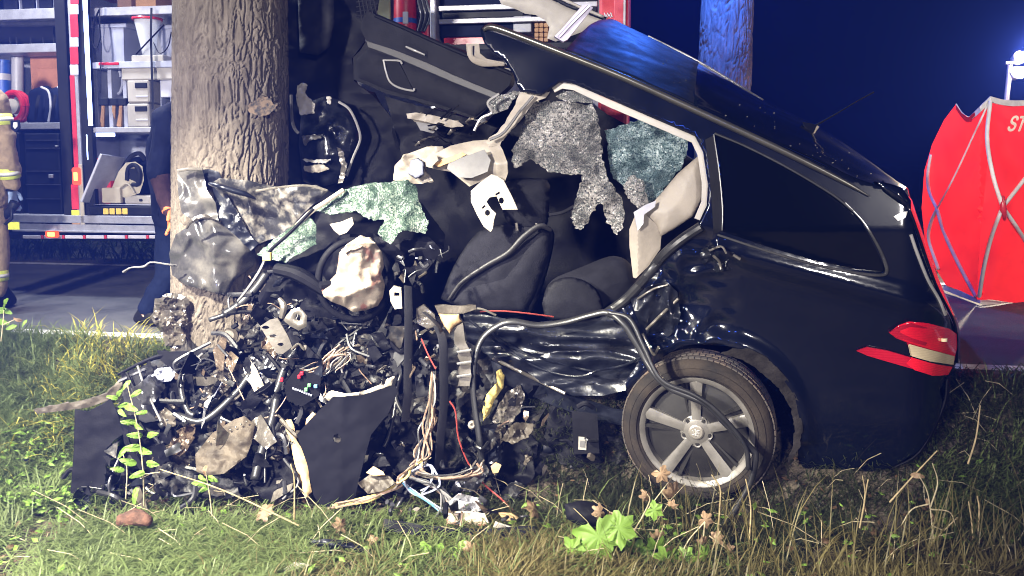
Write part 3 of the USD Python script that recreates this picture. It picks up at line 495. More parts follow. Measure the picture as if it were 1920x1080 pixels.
for k, (u, l) in enumerate(((75, 'dark blue breathing set pack standing on the left shelf'), (106, 'dark blue pack against the post'))):
    t = thing('equipment_pack', l, 'pack'); obj('pack_body', TW(soft(hulls([((TL(u - 10, 222, 0.2), 0.06), (TL(u + 8, 222, 0.2), 0.06), (TL(u - 8, 178, 0.2), 0.05), (TL(u + 12, 172, 0.2), 0.05))]), 0.04)), 'navy_fabric', t); obj('frame', tt([(u + 16, 228, 0.1), (u + 20, 200, 0.1), (u + 16, 172, 0.1), (u + 2, 163, 0.1)], 0.009, 8), 'white_plastic', t); obj('strap', tt([(u - 8, 225, 0.1), (u - 6, 200, 0.08), (u - 2, 178, 0.1)], 0.012, 6, flat=0.4), 'strap_black', t)
# right lockers, above the torn door
for k, (u, r, l) in enumerate(((760, 0.083, 'wide red gas cylinder with a blue band above the torn door'), (802, 0.05, 'narrow red gas cylinder with a blue band beside the post'))):
    t = thing('gas_cylinder', l, 'gas cylinder'); c = TL(u, 78, 0.12)
    obj('cylinder_body', tt([(u, 78, 0.14), (u, 40, 0.14), (u, 0, 0.14), (u, -30, 0.14)], [r, r, r, r * 0.95], 22), 'red_plastic', t); obj('band', tt([(u, 45, 0.14), (u, 36, 0.14)], r * 1.03, 22), 'blue_plastic', t); obj('neck', tt([(u, -30, 0.14), (u, -42, 0.14)], r * 0.4, 14), 'aluminium', t)
    obj('label_patch', TW(box(TL(u + 2, 48, 0.14) + [0, -r - 0.006, 0], TL(u + 11, 26, 0.14) + [0, -r + 0.02, 0])), 'white_plastic', t)
t = thing('hose_bundle', 'black and grey hoses between the red gas cylinders', 'hose')
for k in range(5): obj('hose', tt([(780 + 3 * k, -30, 0.08), (786 + 4 * k, 10, 0.02), (790 + 4 * k, 32, 0.02), (784 + 3 * k, 58, 0.05)], 0.009, 8), 'black_rubber' if k % 2 else 'steel_dark', t)
keep('olive_board', 'olive board standing left of the gas cylinders', 'board', tb(704, -30, 732, 78, 0.2, 0.03), 'olive_panel')
keep('black_case', 'long black case on the shelf right of the silver post', 'case', tb(826, 12.5, 985, 35.5, 0.1, 0.4, 0.02), 'dark_plastic'); keep('black_case', 'black case on the highest shelf right of the silver post', 'case', tb(824, -40, 990, 10.5, 0.12, 0.4, 0.02), 'navy_fabric'); keep('black_case', 'black case under the shelf above the torn door', 'case', tb(824, 37.5, 968, 70, 0.12, 0.4, 0.02), 'navy_fabric'); keep('red_case', 'low dark red case above the torn door', 'case', tb(832, 71, 930, 84, 0.1, 0.3), 'engine_red')
keep('grey_box', 'light grey box at the end of the right locker', 'box', tb(962, 30, 996, 60, 0.1, 0.3), 'locker_wall'); keep('wooden_chocks', 'stack of wooden chocks seen through the hole in the white bracket', 'chocks', cat_([tb(1002 + 9 * i, 34 + 9 * j, 1010 + 9 * i, 42 + 9 * j, 0.08, 0.2) for i in range(3) for j in range(5)]), 'wood_handle')
# ================================================================ people
mat('turnout_tan', (0.24, 0.175, 0.105), 0.85, var=0.2, scale=14, bump=0.004, bscale=45); mat('band_lime', (0.55, 0.62, 0.10), 0.5); mat('band_silver', (0.6, 0.6, 0.58), 0.35); mat('glove_blue', (0.20, 0.27, 0.42), 0.7, bump=0.003, bscale=60)
mat('glove_orange', (0.75, 0.20, 0.07), 0.65, bump=0.003, bscale=60); mat('skin', (0.48, 0.30, 0.22), 0.55); mat('jacket_navy', (0.006, 0.008, 0.022), 0.8, specular_ior_level=0.08, var=0.4, scale=6, bump=0.006, bscale=25); mat('sleeve_brown', (0.04, 0.021, 0.024), 0.8, specular_ior_level=0.1, var=0.3, bump=0.004, bscale=40); mat('trousers_navy', (0.005, 0.008, 0.024), 0.85, specular_ior_level=0.08, bump=0.006, bscale=28); mat('hair_dark', (0.03, 0.022, 0.016), 0.7); mat('boot_black', (0.006, 0.006, 0.006), 0.7, specular_ior_level=0.2)
def limb(*pr): return [(pr[i], pr[i + 1]) for i in range(len(pr) - 1)]
def hand(w, d, side, r=0.009, curl=0.35):
    """A hand from the wrist w along d: palm, four bent fingers of unequal length and a thumb leaving the side of the palm."""
    w, d, side = (np.asarray(x, float) for x in (w, d, side)); d = d / np.linalg.norm(d); side = side - d * (side @ d); side /= np.linalg.norm(side); n = np.cross(d, side)
    g = [[(w, 0.024), (w + d * 0.09 + side * 0.032, 0.013), (w + d * 0.09 - side * 0.032, 0.013), (w + d * 0.03 + side * 0.026, 0.015), (w + d * 0.03 - side * 0.024, 0.015)]]
    for k, L in enumerate((0.070, 0.080, 0.074, 0.058)):
        b = w + d * 0.088 + side * (0.033 - 0.022 * k); q = b + d * L * 0.5 + n * L * curl * 0.3; e = q + d * L * 0.42 + n * L * curl * 0.75
        g += limb((b, r * 1.1), (q, r), (e, r * 0.85))
    b = w + d * 0.03 + side * 0.028; q = b + side * 0.028 + d * 0.03 + n * 0.012; g += limb((b, r * 1.4), (q, r * 1.2), (q + d * 0.032 + side * 0.006 + n * 0.01, r))
    return soft(hulls(g), 0.006, 5)
def head(c, f, R=0.105):
    """A head at c looking along f, with brow, nose, mouth, chin and ears."""
    f = np.asarray(f, float) / np.linalg.norm(f); s = np.cross(f, [0, 0, 1.0]); s /= np.linalg.norm(s); up = np.cross(s, f); c = np.asarray(c, float)
    g = [[(c + up * 0.03 - f * 0.02, R * 0.92), (c + up * 0.02 + f * 0.02, R * 0.80), (c - up * 0.075 + f * 0.045, R * 0.45)], [(c + f * 0.088 + up * 0.015, 0.010), (c + f * 0.115 - up * 0.02, 0.014)], [(c + f * 0.088 - up * 0.055 + s * 0.02, 0.010), (c + f * 0.088 - up * 0.055 - s * 0.02, 0.010)]]
    g += [[(c + s * k * 0.088 + up * 0.01 - f * 0.01, 0.014), (c + s * k * 0.090 - up * 0.02 - f * 0.008, 0.011)] for k in (-1, 1)] + [[(c + f * 0.082 + up * 0.025 + s * 0.03, 0.013), (c + f * 0.082 + up * 0.025 - s * 0.03, 0.013)]]
    return g
# firefighter at the left edge, facing the engine
t = thing('person', 'person in a tan turnout coat with lime bands and blue gloves', 'person')
B = P(-45, 566, 5.55); B[2] = 0.546
def J(x, y, z): return B + np.array([x, y, z])
jt = {'hl': J(-.1, 0, .93), 'hr': J(.1, 0, .93), 'kl': J(-.13, .03, .5), 'kr': J(.12, .04, .5), 'al': J(-.15, -.02, .09), 'ar': J(.14, -.01, .09), 'sl': J(-.2, 0, 1.44), 'sr': J(.2, 0, 1.44), 'el': J(-.27, -.01, 1.15), 'er': J(.255, 0, 1.15), 'wl': J(-.27, .08, .9), 'wr': J(.245, .06, .90), 'n': J(0, .02, 1.52), 'ch': J(0, 0, 1.25)}
skel = head(J(0, .04, 1.66), (0, 1, 0)) + [[(jt['n'], .055), (J(0, .02, 1.62), .055)], [(jt['sl'], .07), (jt['sr'], .07), (jt['ch'], .14)], [(jt['ch'], .14), (jt['hl'], .11), (jt['hr'], .11)]]
for s in 'lr': skel += limb((jt['s' + s], .06), (jt['e' + s], .045), (jt['w' + s], .033)) + limb((jt['h' + s], .095), (jt['k' + s], .065), (jt['a' + s], .045)) + [[(jt['a' + s], .045), (jt['a' + s] + [0, .14, -.05], .035)]]
obj('body', soft(hulls(skel), 0.03), 'skin', t, True)
ck = [[(jt['sl'], .10), (jt['sr'], .10), (jt['ch'], .19), (J(0, .02, 1.5), .075)], [(jt['ch'], .20), (J(-.1, 0, .80), .15), (J(.1, 0, .80), .15)]]
for s in 'lr': ck += limb((jt['s' + s], .10), (jt['e' + s], .080), (jt['w' + s], .066))
def rumple(m, a=0.012, k=9.0, s=1):
    v = np.array(m.vertices); n = np.array(m.vertex_normals); m.vertices = v + n * (a * 2 * (fbm(v * k, 3, s) - 0.5))[:, None]; return m
obj('coat', rumple(soft(hulls(ck), 0.016, 5), 0.022, 13), 'turnout_tan', t, True)
tr = []
for s in 'lr': tr += limb((jt['h' + s], .13), (jt['k' + s], .100), (jt['a' + s] + [0, 0, .06], .082))
obj('trousers', rumple(soft(hulls(tr), 0.022, 6)), 'turnout_tan', t, True)
def cuff(p, d, r, h, m_, name='reflective_band'):
    d = np.asarray(d, float) / np.linalg.norm(d); obj(name, tube([np.asarray(p) - d * h / 2, np.asarray(p) + d * h / 2], r, 24), m_, t, True)
for s in 'lr':
    for f_, r_ in ((0.42, .094), (1.72, .076)):
        a_, b_ = (jt['s' + s], jt['e' + s]) if f_ < 1 else (jt['e' + s], jt['w' + s]); q = a_ + (b_ - a_) * (f_ % 1)
        cuff(q, b_ - a_, r_, .075, 'band_lime'); cuff(q, b_ - a_, r_ + .002, .028, 'band_silver')
    cuff(jt['a' + s] + [0, 0, .16], (0, 0, 1), .092, .07, 'band_lime'); cuff(jt['a' + s] + [0, 0, .16], (0, 0, 1), .094, .026, 'band_silver')
    obj('boot', soft(hulls([[(jt['a' + s] + [0, 0, .10], .06), (jt['a' + s] + [0, -.03, -.03], .055), (jt['a' + s] + [0, .17, -.045], .042)]]), 0.03), 'boot_black', t, True)
    obj('glove', hand(jt['w' + s] + [0, .01, -.04], (0.02 if s == 'r' else -.02, .12, -1), (0, 1, 0), 0.0125), 'glove_blue', t, True); cuff(jt['w' + s] + [0, .005, -.035], (0, .1, -1), .045, .05, 'boot_black', 'glove_cuff')
q = jt['sr'] + (jt['er'] - jt['sr']) * 0.72
bd = sheet([(u, v) for u, v in ((19, 226), (36, 225), (38, 240), (29, 248), (21, 242))], float(q[1] - 0.092), 0.006, 4); obj('arm_badge', bd, 'navy_fabric', t)
obj('badge_shield', sheet([(25, 229), (32, 229), (33, 237), (28, 242), (24, 237)], float(q[1] - 0.098), 0.005, 3), 'band_silver', t)
t2 = thing('hand_lamp', 'black hand lamp with a yellow tag hanging from the blue glove', 'lamp'); hw = jt['wr'] + [0.02, -.03, -.17]
obj('lamp_body', tube([hw + [0.03, 0, 0.03], hw + [0, 0, -.02], hw + [-.06, .01, -.07]], [.035, .03, .026], 14), 'dark_plastic', t2, True); obj('tag', box(hw + [-.01, -.035, -.16], hw + [.07, -.027, -.105], .003), 'reflective_yellow', t2); obj('lamp_grip', tube([hw + [0.02, -.03, -.01], hw + [.03, -.05, -.08], hw + [-.03, -.03, -.12]], .011, 8), 'dark_plastic', t2, True)
# helper bent in behind the trunk
t = thing('person', 'person in dark clothes and an orange glove bending behind the trunk', 'person')
Y2 = 5.0
sh, sh2, nk = P(316, 226, 4.95), P(352, 218, 5.3), P(358, 196, 5.15); hip, hip2 = P(330, 410, 5.05), P(350, 408, 5.28); el, wr = P(300, 325, 4.88), P(318, 392, 4.80); kn, an = P(316, 520, 4.98), P(280, 622, 5.0); kn2, an2 = P(372, 520, 5.2), P(362, 616, 5.3); el2, wr2 = P(395, 300, 5.3), P(430, 360, 5.1)
an[2] = an2[2] = 0.64
skel = head(P(402, 160, 5.15), (0.8, -0.3, -0.45)) + [[(nk, .055), (P(392, 175, 5.15), .055)], [(sh, .07), (sh2, .07), (P(338, 290, 5.1), .13)], [(P(338, 290, 5.1), .13), (hip, .11), (hip2, .11)]] + limb((sh, .06), (el, .045), (wr, .033)) + limb((sh2, .06), (el2, .045), (wr2, .033)) + limb((hip, .09), (kn, .06), (an, .045)) + limb((hip2, .09), (kn2, .06), (an2, .045)) + []
obj('body', soft(hulls(skel), 0.03), 'skin', t, True)
obj('jacket', rumple(soft(hulls([[(sh, .095), (sh2, .095), (P(330, 290, 5.1), .17), (nk, .07)], [(P(330, 290, 5.1), .18), (hip, .14), (hip2, .14)]] + limb((sh, .09), (el, .074))), 0.022, 6), 0.016, 10, 4), 'jacket_navy', t, True)
obj('sleeve', rumple(soft(hulls(limb((el + (sh - el) * .15, .068), (el, .068), (wr, .050))), 0.018, 5), 0.010, 14, 5), 'sleeve_brown', t, True); obj('sleeve', rumple(soft(hulls(limb((sh2, .085), (el2, .068), (wr2, .05))), 0.02, 5), 0.010, 14, 6), 'jacket_navy', t, True)
obj('trousers', rumple(soft(hulls(limb((hip, .125), (kn, .080), (an + [0, 0, .03], .062)) + limb((hip2, .125), (kn2, .088), (an2 + [0, 0, .05], .072))), 0.022, 6), 0.014, 10, 7), 'trousers_navy', t, True)
for a_, sg in ((an, -1), (an2, 1)): obj('boot', soft(hulls([[(a_ + [0, 0, .03], .05), (a_ + [.03 * -sg, 0, -.045], .045), (a_ + [.10 * sg, .08, -.055], .035)]]), 0.03), 'boot_black', t, True)
obj('glove', hand(wr, P(322, 440, 4.74) - wr, (0.5, -.8, 0), 0.012), 'glove_orange', t, True); obj('glove', hand(wr2, P(450, 420, 5.0) - wr2, (0.5, -.8, 0), 0.012), 'glove_orange', t, True); obj('glove_cuff', tube([wr + (el - wr) * 0.08, wr + (wr - el) * .06], .046, 20), 'glove_orange', t, True)
obj('hair', soft(hulls([[(P(398, 152, 5.17), .102), (P(402, 146, 5.15), .09)]]), 0.03), 'hair_dark', t, True)
# ================================================================ privacy screen and floodlight mast on the right
M['tent_red'] = usdkit.material(stage, '/World/Looks/tent_red', {'g': ('geometry', {}), 'n': ('noise_texture', {'scale': 2.5, 'detail': 3.0}), 'r': ('rgb_ramp', {'ramp': [(0.3, (0.60, 0.018, 0.022)), (0.7, (0.72, 0.03, 0.03))]}), 'p': ('principled_bsdf', {'roughness': 0.5}), 't': ('translucent_bsdf', {}), 'm': ('mix_closure', {'fac': 0.5})},
    [('g.position', 'n.vector'), ('n.fac', 'r.fac'), ('r.color', 'p.base_color'), ('r.color', 't.color'), ('p.BSDF', 'm.closure1'), ('t.BSDF', 'm.closure2')], surface='m.closure')
mat('tent_grey', (0.58, 0.56, 0.56), 0.6); mat('tent_print', (0.8, 0.72, 0.6), 0.6)
TS = thing('privacy_screen', 'red pop up privacy screen with grey hems', 'screen')
def Yt(u, v): u = np.asarray(u, float); return np.where(u < 1838, 5.75 + (1838 - u) * 0.0085, 5.75 + (u - 1838) * 0.0022)
def panel(pts, hub, puff, seed):
    def d(u, v):
        r = np.hypot((u - hub[0]) / hub[2], (v - hub[1]) / hub[3]); return Yt(u, v) - puff * np.clip(1 - r, 0, 1) ** 0.9
    return sheet(pts, d, 0, 9, crumple=0.03, cs=0.18, seed=seed), d
pl, dl = panel([(1792, 196), (1803, 212), (1816, 220), (1832, 206), (1850, 190), (1858, 182), (1852, 300), (1838, 440), (1832, 562), (1800, 545), (1774, 535), (1752, 500), (1734, 450), (1728, 390), (1733, 320), (1748, 270), (1770, 225)], (1772, 380, 75, 190), 0.10, 3)
obj('fabric_panel', pl, 'tent_red', TS, 40)
pr, dr_ = panel([(1858, 182), (1875, 187), (1900, 190), (1940, 188), (2010, 184), (2010, 400), (2008, 600), (1960, 588), (1900, 568), (1860, 562), (1832, 562), (1838, 440), (1852, 300)], (1882, 388, 140, 210), 0.26, 4)
obj('fabric_panel', pr, 'tent_red', TS, 40)
pb, db = panel([(2008, 184), (2140, 190), (2150, 400), (2140, 605), (2008, 598), (2005, 400)], (2075, 390, 90, 210), 0.2, 5); obj('fabric_panel', pb, 'tent_red', TS, 40)
for a_, f_ in (([(1792, 196), (1803, 212), (1816, 220), (1832, 206), (1850, 190), (1858, 182)], dl), ([(1858, 182), (1875, 187), (1900, 190), (1940, 188)], dr_)):
    s_ = spline([(x, y, 0) for x, y in a_], 4); obj('hem', sheet(np.vstack([s_[:, :2] + [0, -1.5], s_[::-1, :2] + [0.6, 9]]), lambda u, v, f_=f_: f_(u, v) - 0.006, 0.008, 4), 'tent_grey', TS, 40)
obj('hem', sheet([(1770, 533), (1800, 545), (1832, 560), (1900, 568), (1960, 588), (2008, 600), (2008, 622), (1950, 606), (1900, 586), (1850, 574), (1800, 556), (1768, 543)], lambda u, v: Yt(u, v) - 0.008, 0.006, 6, crumple=0.01, cs=0.1), 'tent_grey', TS)
def rod(pts, f_, r=0.014): obj('rod', tube([P(u, v, float(f_(np.array([u]), np.array([v]))[0]) - 0.012) for u, v in spline([(x, y, 0) for x, y in pts], 8)[:, :2]], r, 7), 'tent_grey', TS, True)
hub = (1880, 388)
rod([hub, (1862, 330), (1851, 260), (1857, 190)], dr_); rod([hub, (1860, 440), (1845, 500), (1836, 556)], dr_); rod([hub, (1925, 330), (1975, 260), (2005, 195)], dr_); rod([hub, (1915, 440), (1960, 520), (2002, 590)], dr_)
rod([(1757, 392), (1772, 440), (1800, 500), (1830, 556)], dl); rod([(1757, 392), (1743, 360), (1740, 330), (1746, 290)], dl); rod([(1757, 392), (1790, 330), (1825, 255), (1854, 192)], dl, 0.007); rod([(1757, 392), (1745, 420), (1742, 450), (1760, 505)], dl)
obj('hub', tube([P(1880, 368, dr_(1880., 368.) - .02), P(1881, 392, dr_(1880., 390.) - .035), P(1884, 412, dr_(1884., 412.) - .02)], [.012, .022, .010], 10), 'engine_red', TS, True)
tx = meshkit.text_mesh('STRA\u017b', 0.105, 0.003, bold=True); tx.apply_transform(np.array([[1, 0.22, 0, 0], [0, 1, 0, 0], [0, 0, 1, 0], [0, 0, 0, 1.0]]))
o_ = P(1886, 245, float(dr_(np.array([1886.]), np.array([245.]))[0]) - 0.035); x_ = P(2000, 247, float(Yt(2000., 245.)) - 0.10) - o_
tx.apply_transform(frame(o_, x_, (0, -0.2, 1))); obj('lettering', tx, 'tent_print', TS, False)
t = thing('floodlight_mast', 'white floodlight mast with two glowing lamps behind the red screen', 'floodlight')
YM = 8.2; b0 = P(1886, 300, YM); b0[2] = 0.54
obj('pole', tube([b0, P(1888, 180, YM), P(1894, 122, YM)], 0.024, 12), 'white_plastic', t, True); obj('cross_bar', tube([P(1886, 118, YM), P(1945, 112, YM)], 0.016, 8), 'white_plastic', t, True)
for u, v, k in ((1909, 137, 0), (1915, 108, 1)):
    c = P(u, v, YM - 0.05); w = lathe([(0, -0.05), (0.055, -0.05), (0.066, 0.02), (0.066, 0.03), (0.0, 0.03)], 22); w.apply_transform(frame(c + [0, 0.04, 0], (1, 0, 0), (0, 0.35, 1))); obj('lamp_housing', w, 'white_plastic', t, True)
    w = lathe([(0, 0.0), (0.045, -0.008), (0.058, -0.025), (0, -0.03)], 22); w.apply_transform(frame(c + [0, -0.06, -0.02], (1, 0, 0), (0, -0.1, 1))); w = trimesh.creation.icosphere(3, 0.058); w.apply_scale((1, 0.55, 1)); w.apply_translation(c + [0, -0.05, 0]); obj('lamp', w, 'flood_white', t, True)
for k in range(3):
    a_ = 2 * math.pi * k / 3 + 0.4; obj('mast_leg', tube([b0 + [0, 0, .55], b0 + [0.5 * math.cos(a_), 0.5 * math.sin(a_), 0.02]], 0.014, 8), 'white_plastic', t, True)
# ================================================================ the wrecked estate car
M['car_paint'] = usdkit.material(stage, '/World/Looks/car_paint', {'g': ('geometry', {}), 'n': ('noise_texture', {'scale': 380.0, 'detail': 2.0}), 'big': ('noise_texture', {'scale': 3.0, 'detail': 3.0}), 'v': ('voronoi_texture', {'scale': 260.0, 'randomness': 1.0}),
    'dr': ('map_range', {'from_min': 0.0, 'from_max': 0.34, 'to_min': 1.0, 'to_max': 0.0, 'clamp': True}), 'wet': ('map_range', {'from_min': 0.42, 'from_max': 0.62, 'to_min': 0.05, 'to_max': 0.9, 'clamp': True}), 'hm': ('math', {'math_type': 'multiply'}),
    'b': ('bump', {'strength': 0.16, 'distance': 0.0012}), 'ro': ('map_range', {'from_min': 0.35, 'from_max': 0.7, 'to_min': 0.12, 'to_max': 0.3, 'clamp': True}),
    'p': ('principled_bsdf', {'base_color': (0.0025, 0.0035, 0.009), 'coat_weight': 1.0, 'coat_roughness': 0.06, 'specular_ior_level': 0.05})},
    [('g.position', 'n.vector'), ('g.position', 'big.vector'), ('g.position', 'v.vector'), ('v.distance', 'dr.value'), ('big.fac', 'wet.value'), ('dr.result', 'hm.value1'), ('wet.result', 'hm.value2'), ('hm.value', 'b.height'), ('b.normal', 'p.normal'), ('big.fac', 'ro.value'), ('ro.result', 'p.roughness')], surface='p.BSDF')
mat('crushed_paint', (0.007, 0.008, 0.013), 0.3, var=0.4, scale=8, rvar=0.12, bump=0.002, bscale=45, coat_weight=0.18, coat_roughness=0.10, specular_ior_level=0.3)
mat('scuffed_hood', (0.02, 0.02, 0.024), 0.35, col2=(0.22, 0.20, 0.18), scale=16, fac=(0.46, 0.72), detail=8, rvar=0.15, bump=0.003, bscale=50)
mat('hood_metal', (0.035, 0.034, 0.036), 0.27, col2=(0.13, 0.12, 0.11), scale=6, fac=(0.45, 0.8), detail=8, rvar=0.12, metallic=0.0, coat_weight=0.5, coat_roughness=0.12)
mat('trim_dark', (0.008, 0.008, 0.011), 0.65, specular_ior_level=0.12, var=0.25, scale=12, bump=0.001, bscale=150); mat('trim_black', (0.0045, 0.0045, 0.007), 0.6, specular_ior_level=0.1, var=0.3, scale=9, bump=0.001, bscale=120); mat('trim_piping', (0.03, 0.029, 0.032), 0.55); mat('seat_fabric', (0.010, 0.010, 0.014), 0.9, specular_ior_level=0.15, var=0.25, scale=14, bump=0.0015, bscale=260)
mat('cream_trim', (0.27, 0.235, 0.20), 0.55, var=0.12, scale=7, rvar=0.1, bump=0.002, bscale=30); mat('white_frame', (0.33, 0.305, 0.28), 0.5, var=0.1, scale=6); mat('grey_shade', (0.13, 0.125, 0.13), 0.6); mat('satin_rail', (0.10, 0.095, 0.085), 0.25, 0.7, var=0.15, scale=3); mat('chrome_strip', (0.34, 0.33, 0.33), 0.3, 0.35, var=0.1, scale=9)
mat('foil', (0.24, 0.215, 0.19), 0.3, 0.75, col2=(0.12, 0.108, 0.10), scale=10, bump=0.006, bscale=38); mat('bare_steel', (0.22, 0.20, 0.18), 0.38, 0.7, var=0.25, scale=11, bump=0.001, bscale=60); mat('dirty_plate', (0.035, 0.028, 0.022), 0.6, 0.2, col2=(0.075, 0.062, 0.05), scale=10, bump=0.003, bscale=60)
mat('foam_cream', (0.46, 0.30, 0.15), 0.8, col2=(0.34, 0.24, 0.13), scale=12, bump=0.004, bscale=40); mat('foam_yellow', (0.55, 0.42, 0.14), 0.75, var=0.25); mat('tan_insert', (0.50, 0.27, 0.10), 0.6, var=0.2, scale=30); mat('wire_tan', (0.20, 0.13, 0.095), 0.55, var=0.4, scale=50); mat('wire_red', (0.22, 0.035, 0.03), 0.5); mat('wire_dark', (0.02, 0.02, 0.025), 0.45); mat('green_fuse', (0.10, 0.32, 0.12), 0.4); mat('blue_fuse', (0.10, 0.28, 0.45), 0.4)
mat('lavender_metal', (0.42, 0.38, 0.50), 0.35, 0.3); mat('belt_webbing', (0.016, 0.016, 0.022), 0.75, bump=0.0008, bscale=400)
mat('rubber_seal', (0.016, 0.016, 0.018), 0.38, var=0.3); mat('tyre_rubber', (0.028, 0.022, 0.018), 0.85, specular_ior_level=0.15, col2=(0.012, 0.011, 0.011), scale=9, bump=0.002, bscale=60); mat('tread_mud', (0.045, 0.038, 0.034), 0.9, col2=(0.10, 0.07, 0.052), scale=7, fac=(0.45, 0.65)); mat('alloy', (0.13, 0.121, 0.115), 0.38, 0.35, var=0.2, scale=10, rvar=0.08); mat('alloy_dark', (0.014, 0.013, 0.013), 0.5, 0.3, var=0.3); mat('hub_metal', (0.45, 0.41, 0.38), 0.35, 0.8)
mat('engine_dark', (0.012, 0.012, 0.014), 0.5, col2=(0.05, 0.042, 0.036), scale=14, fac=(0.5, 0.75), bump=0.004, bscale=40, specular_ior_level=0.3); mat('foil_brown', (0.13, 0.095, 0.07), 0.35, 0.5, col2=(0.10, 0.075, 0.06), scale=25, bump=0.005, bscale=60); mat('carpet_black', (0.006, 0.006, 0.009), 0.95, bump=0.001, bscale=300, specular_ior_level=0.1); mat('rust_brown', (0.06, 0.026, 0.016), 0.9, var=0.4, scale=20, bump=0.006, bscale=60); mat('stained_cream', (0.60, 0.50, 0.40), 0.6, col2=(0.45, 0.10, 0.08), scale=16, fac=(0.56, 0.68)); mat('stained_film', (0.30, 0.30, 0.32), 0.25, col2=(0.28, 0.05, 0.06), scale=12, fac=(0.52, 0.66)); mat('straw', (0.24, 0.185, 0.10), 0.7, var=0.3, scale=30); mat('yellow_leaf', (0.62, 0.58, 0.05), 0.5)
mat('gear_casing', (0.03, 0.024, 0.019), 0.6, 0.2, specular_ior_level=0.2, col2=(0.085, 0.068, 0.052), scale=8, bump=0.003, bscale=50); mat('window_bright', (0.10, 0.098, 0.10), 0.25, 0.6, var=0.4, scale=6); mat('liner_felt', (0.016, 0.014, 0.014), 0.95, specular_ior_level=0.1, var=0.35, scale=14, bump=0.006, bscale=50)
M['tinted_glass'] = usdkit.material(stage, '/World/Looks/tinted_glass', {'p': ('principled_bsdf', {'base_color': (0.001, 0.0015, 0.003), 'roughness': 0.06, 'specular_ior_level': 0.35})}, [], surface='p.BSDF')
M['roof_glass'] = usdkit.material(stage, '/World/Looks/roof_glass', {'g': ('geometry', {}), 'n': ('noise_texture', {'scale': 9.0, 'detail': 8.0, 'roughness': 0.7}), 'r': ('rgb_ramp', {'ramp': [(0.56, (0.006, 0.008, 0.014)), (0.72, (0.03, 0.031, 0.036)), (0.82, (0.16, 0.16, 0.17))]}), 'rr': ('map_range', {'from_min': 0.45, 'from_max': 0.65, 'to_min': 0.38, 'to_max': 0.5, 'clamp': True}), 'p': ('principled_bsdf', {'specular_ior_level': 0.2})}, [('g.position', 'n.vector'), ('n.fac', 'r.fac'), ('r.color', 'p.base_color'), ('n.fac', 'rr.value'), ('rr.result', 'p.roughness')], surface='p.BSDF')
def crazed(name, dark, light, tint, clear):
    """Safety glass broken into crumbs that still hang together: pale crack edges, clearer crumbs, dust in patches."""
    M[name] = usdkit.material(stage, '/World/Looks/' + name, {'g': ('geometry', {}), 'v': ('voronoi_texture', {'scale': 105.0, 'feature': 'distance_to_edge'}), 'v2': ('voronoi_texture', {'scale': 105.0}), 'n': ('noise_texture', {'scale': 7.0, 'detail': 5.0, 'roughness': 0.65}),
        'e': ('map_range', {'from_min': 0.0, 'from_max': 0.09, 'to_min': 1.0, 'to_max': 0.0, 'clamp': True}), 'pa': ('map_range', {'from_min': 0.36, 'from_max': 0.62, 'to_min': 0.0, 'to_max': 1.0, 'clamp': True}), 'cell': ('separate_color', {}), 'mm': ('math', {'math_type': 'multiply'}), 'ad': ('math', {'math_type': 'multiply_add', 'value2': 0.55, 'use_clamp': True}), 
        'r': ('rgb_ramp', {'ramp': [(0.0, dark), (0.45, tint), (1.0, light)]}), 'b': ('bump', {'strength': 0.9, 'distance': 0.004}), 'p': ('principled_bsdf', {'roughness': 0.22}), 't': ('transparent_bsdf', {'color': (0.75, 0.86, 0.84)}), 'tf': ('map_range', {'from_min': 0.1, 'from_max': 0.7, 'to_min': clear, 'to_max': 0.0, 'clamp': True}), 'm': ('mix_closure', {})},
        [('g.position', 'v.vector'), ('g.position', 'v2.vector'), ('g.position', 'n.vector'), ('v.distance', 'e.value'), ('n.fac', 'pa.value'), ('v2.color', 'cell.color'), ('cell.r', 'mm.value1'), ('pa.result', 'mm.value2'), ('e.result', 'ad.value1'), ('mm.value', 'ad.value3'), ('ad.value', 'r.fac'), ('r.color', 'p.base_color'), ('v2.distance', 'b.height'), ('b.normal', 'p.normal'), ('ad.value', 'tf.value'), ('tf.result', 'm.fac'), ('p.BSDF', 'm.closure1'), ('t.BSDF', 'm.closure2')], surface='m.closure')
crazed('crazed_grey', (0.05, 0.05, 0.055), (0.29, 0.275, 0.265), (0.13, 0.122, 0.122), 0.6)
crazed('crazed_teal', (0.03, 0.05, 0.06), (0.26, 0.32, 0.33), (0.09, 0.14, 0.16), 0.65)
crazed('crazed_green', (0.025, 0.045, 0.036), (0.26, 0.29, 0.255), (0.075, 0.115, 0.092), 0.25)
M['airbag_cloth'] = usdkit.material(stage, '/World/Looks/airbag_cloth', {'g': ('geometry', {}), 'n': ('noise_texture', {'scale': 11.0, 'detail': 5.0}), 'r': ('rgb_ramp', {'ramp': [(0.42, (0.25, 0.21, 0.17)), (0.54, (0.26, 0.21, 0.17)), (0.61, (0.25, 0.12, 0.095)), (0.69, (0.19, 0.07, 0.06))]}), 'n2': ('noise_texture', {'scale': 60.0, 'detail': 3.0}), 'b': ('bump', {'strength': 0.6, 'distance': 0.003}), 'p': ('principled_bsdf', {'roughness': 0.75})}, [('g.position', 'n.vector'), ('n.fac', 'r.fac'), ('r.color', 'p.base_color'), ('g.position', 'n2.vector'), ('n2.fac', 'b.height'), ('b.normal', 'p.normal')], surface='p.BSDF')
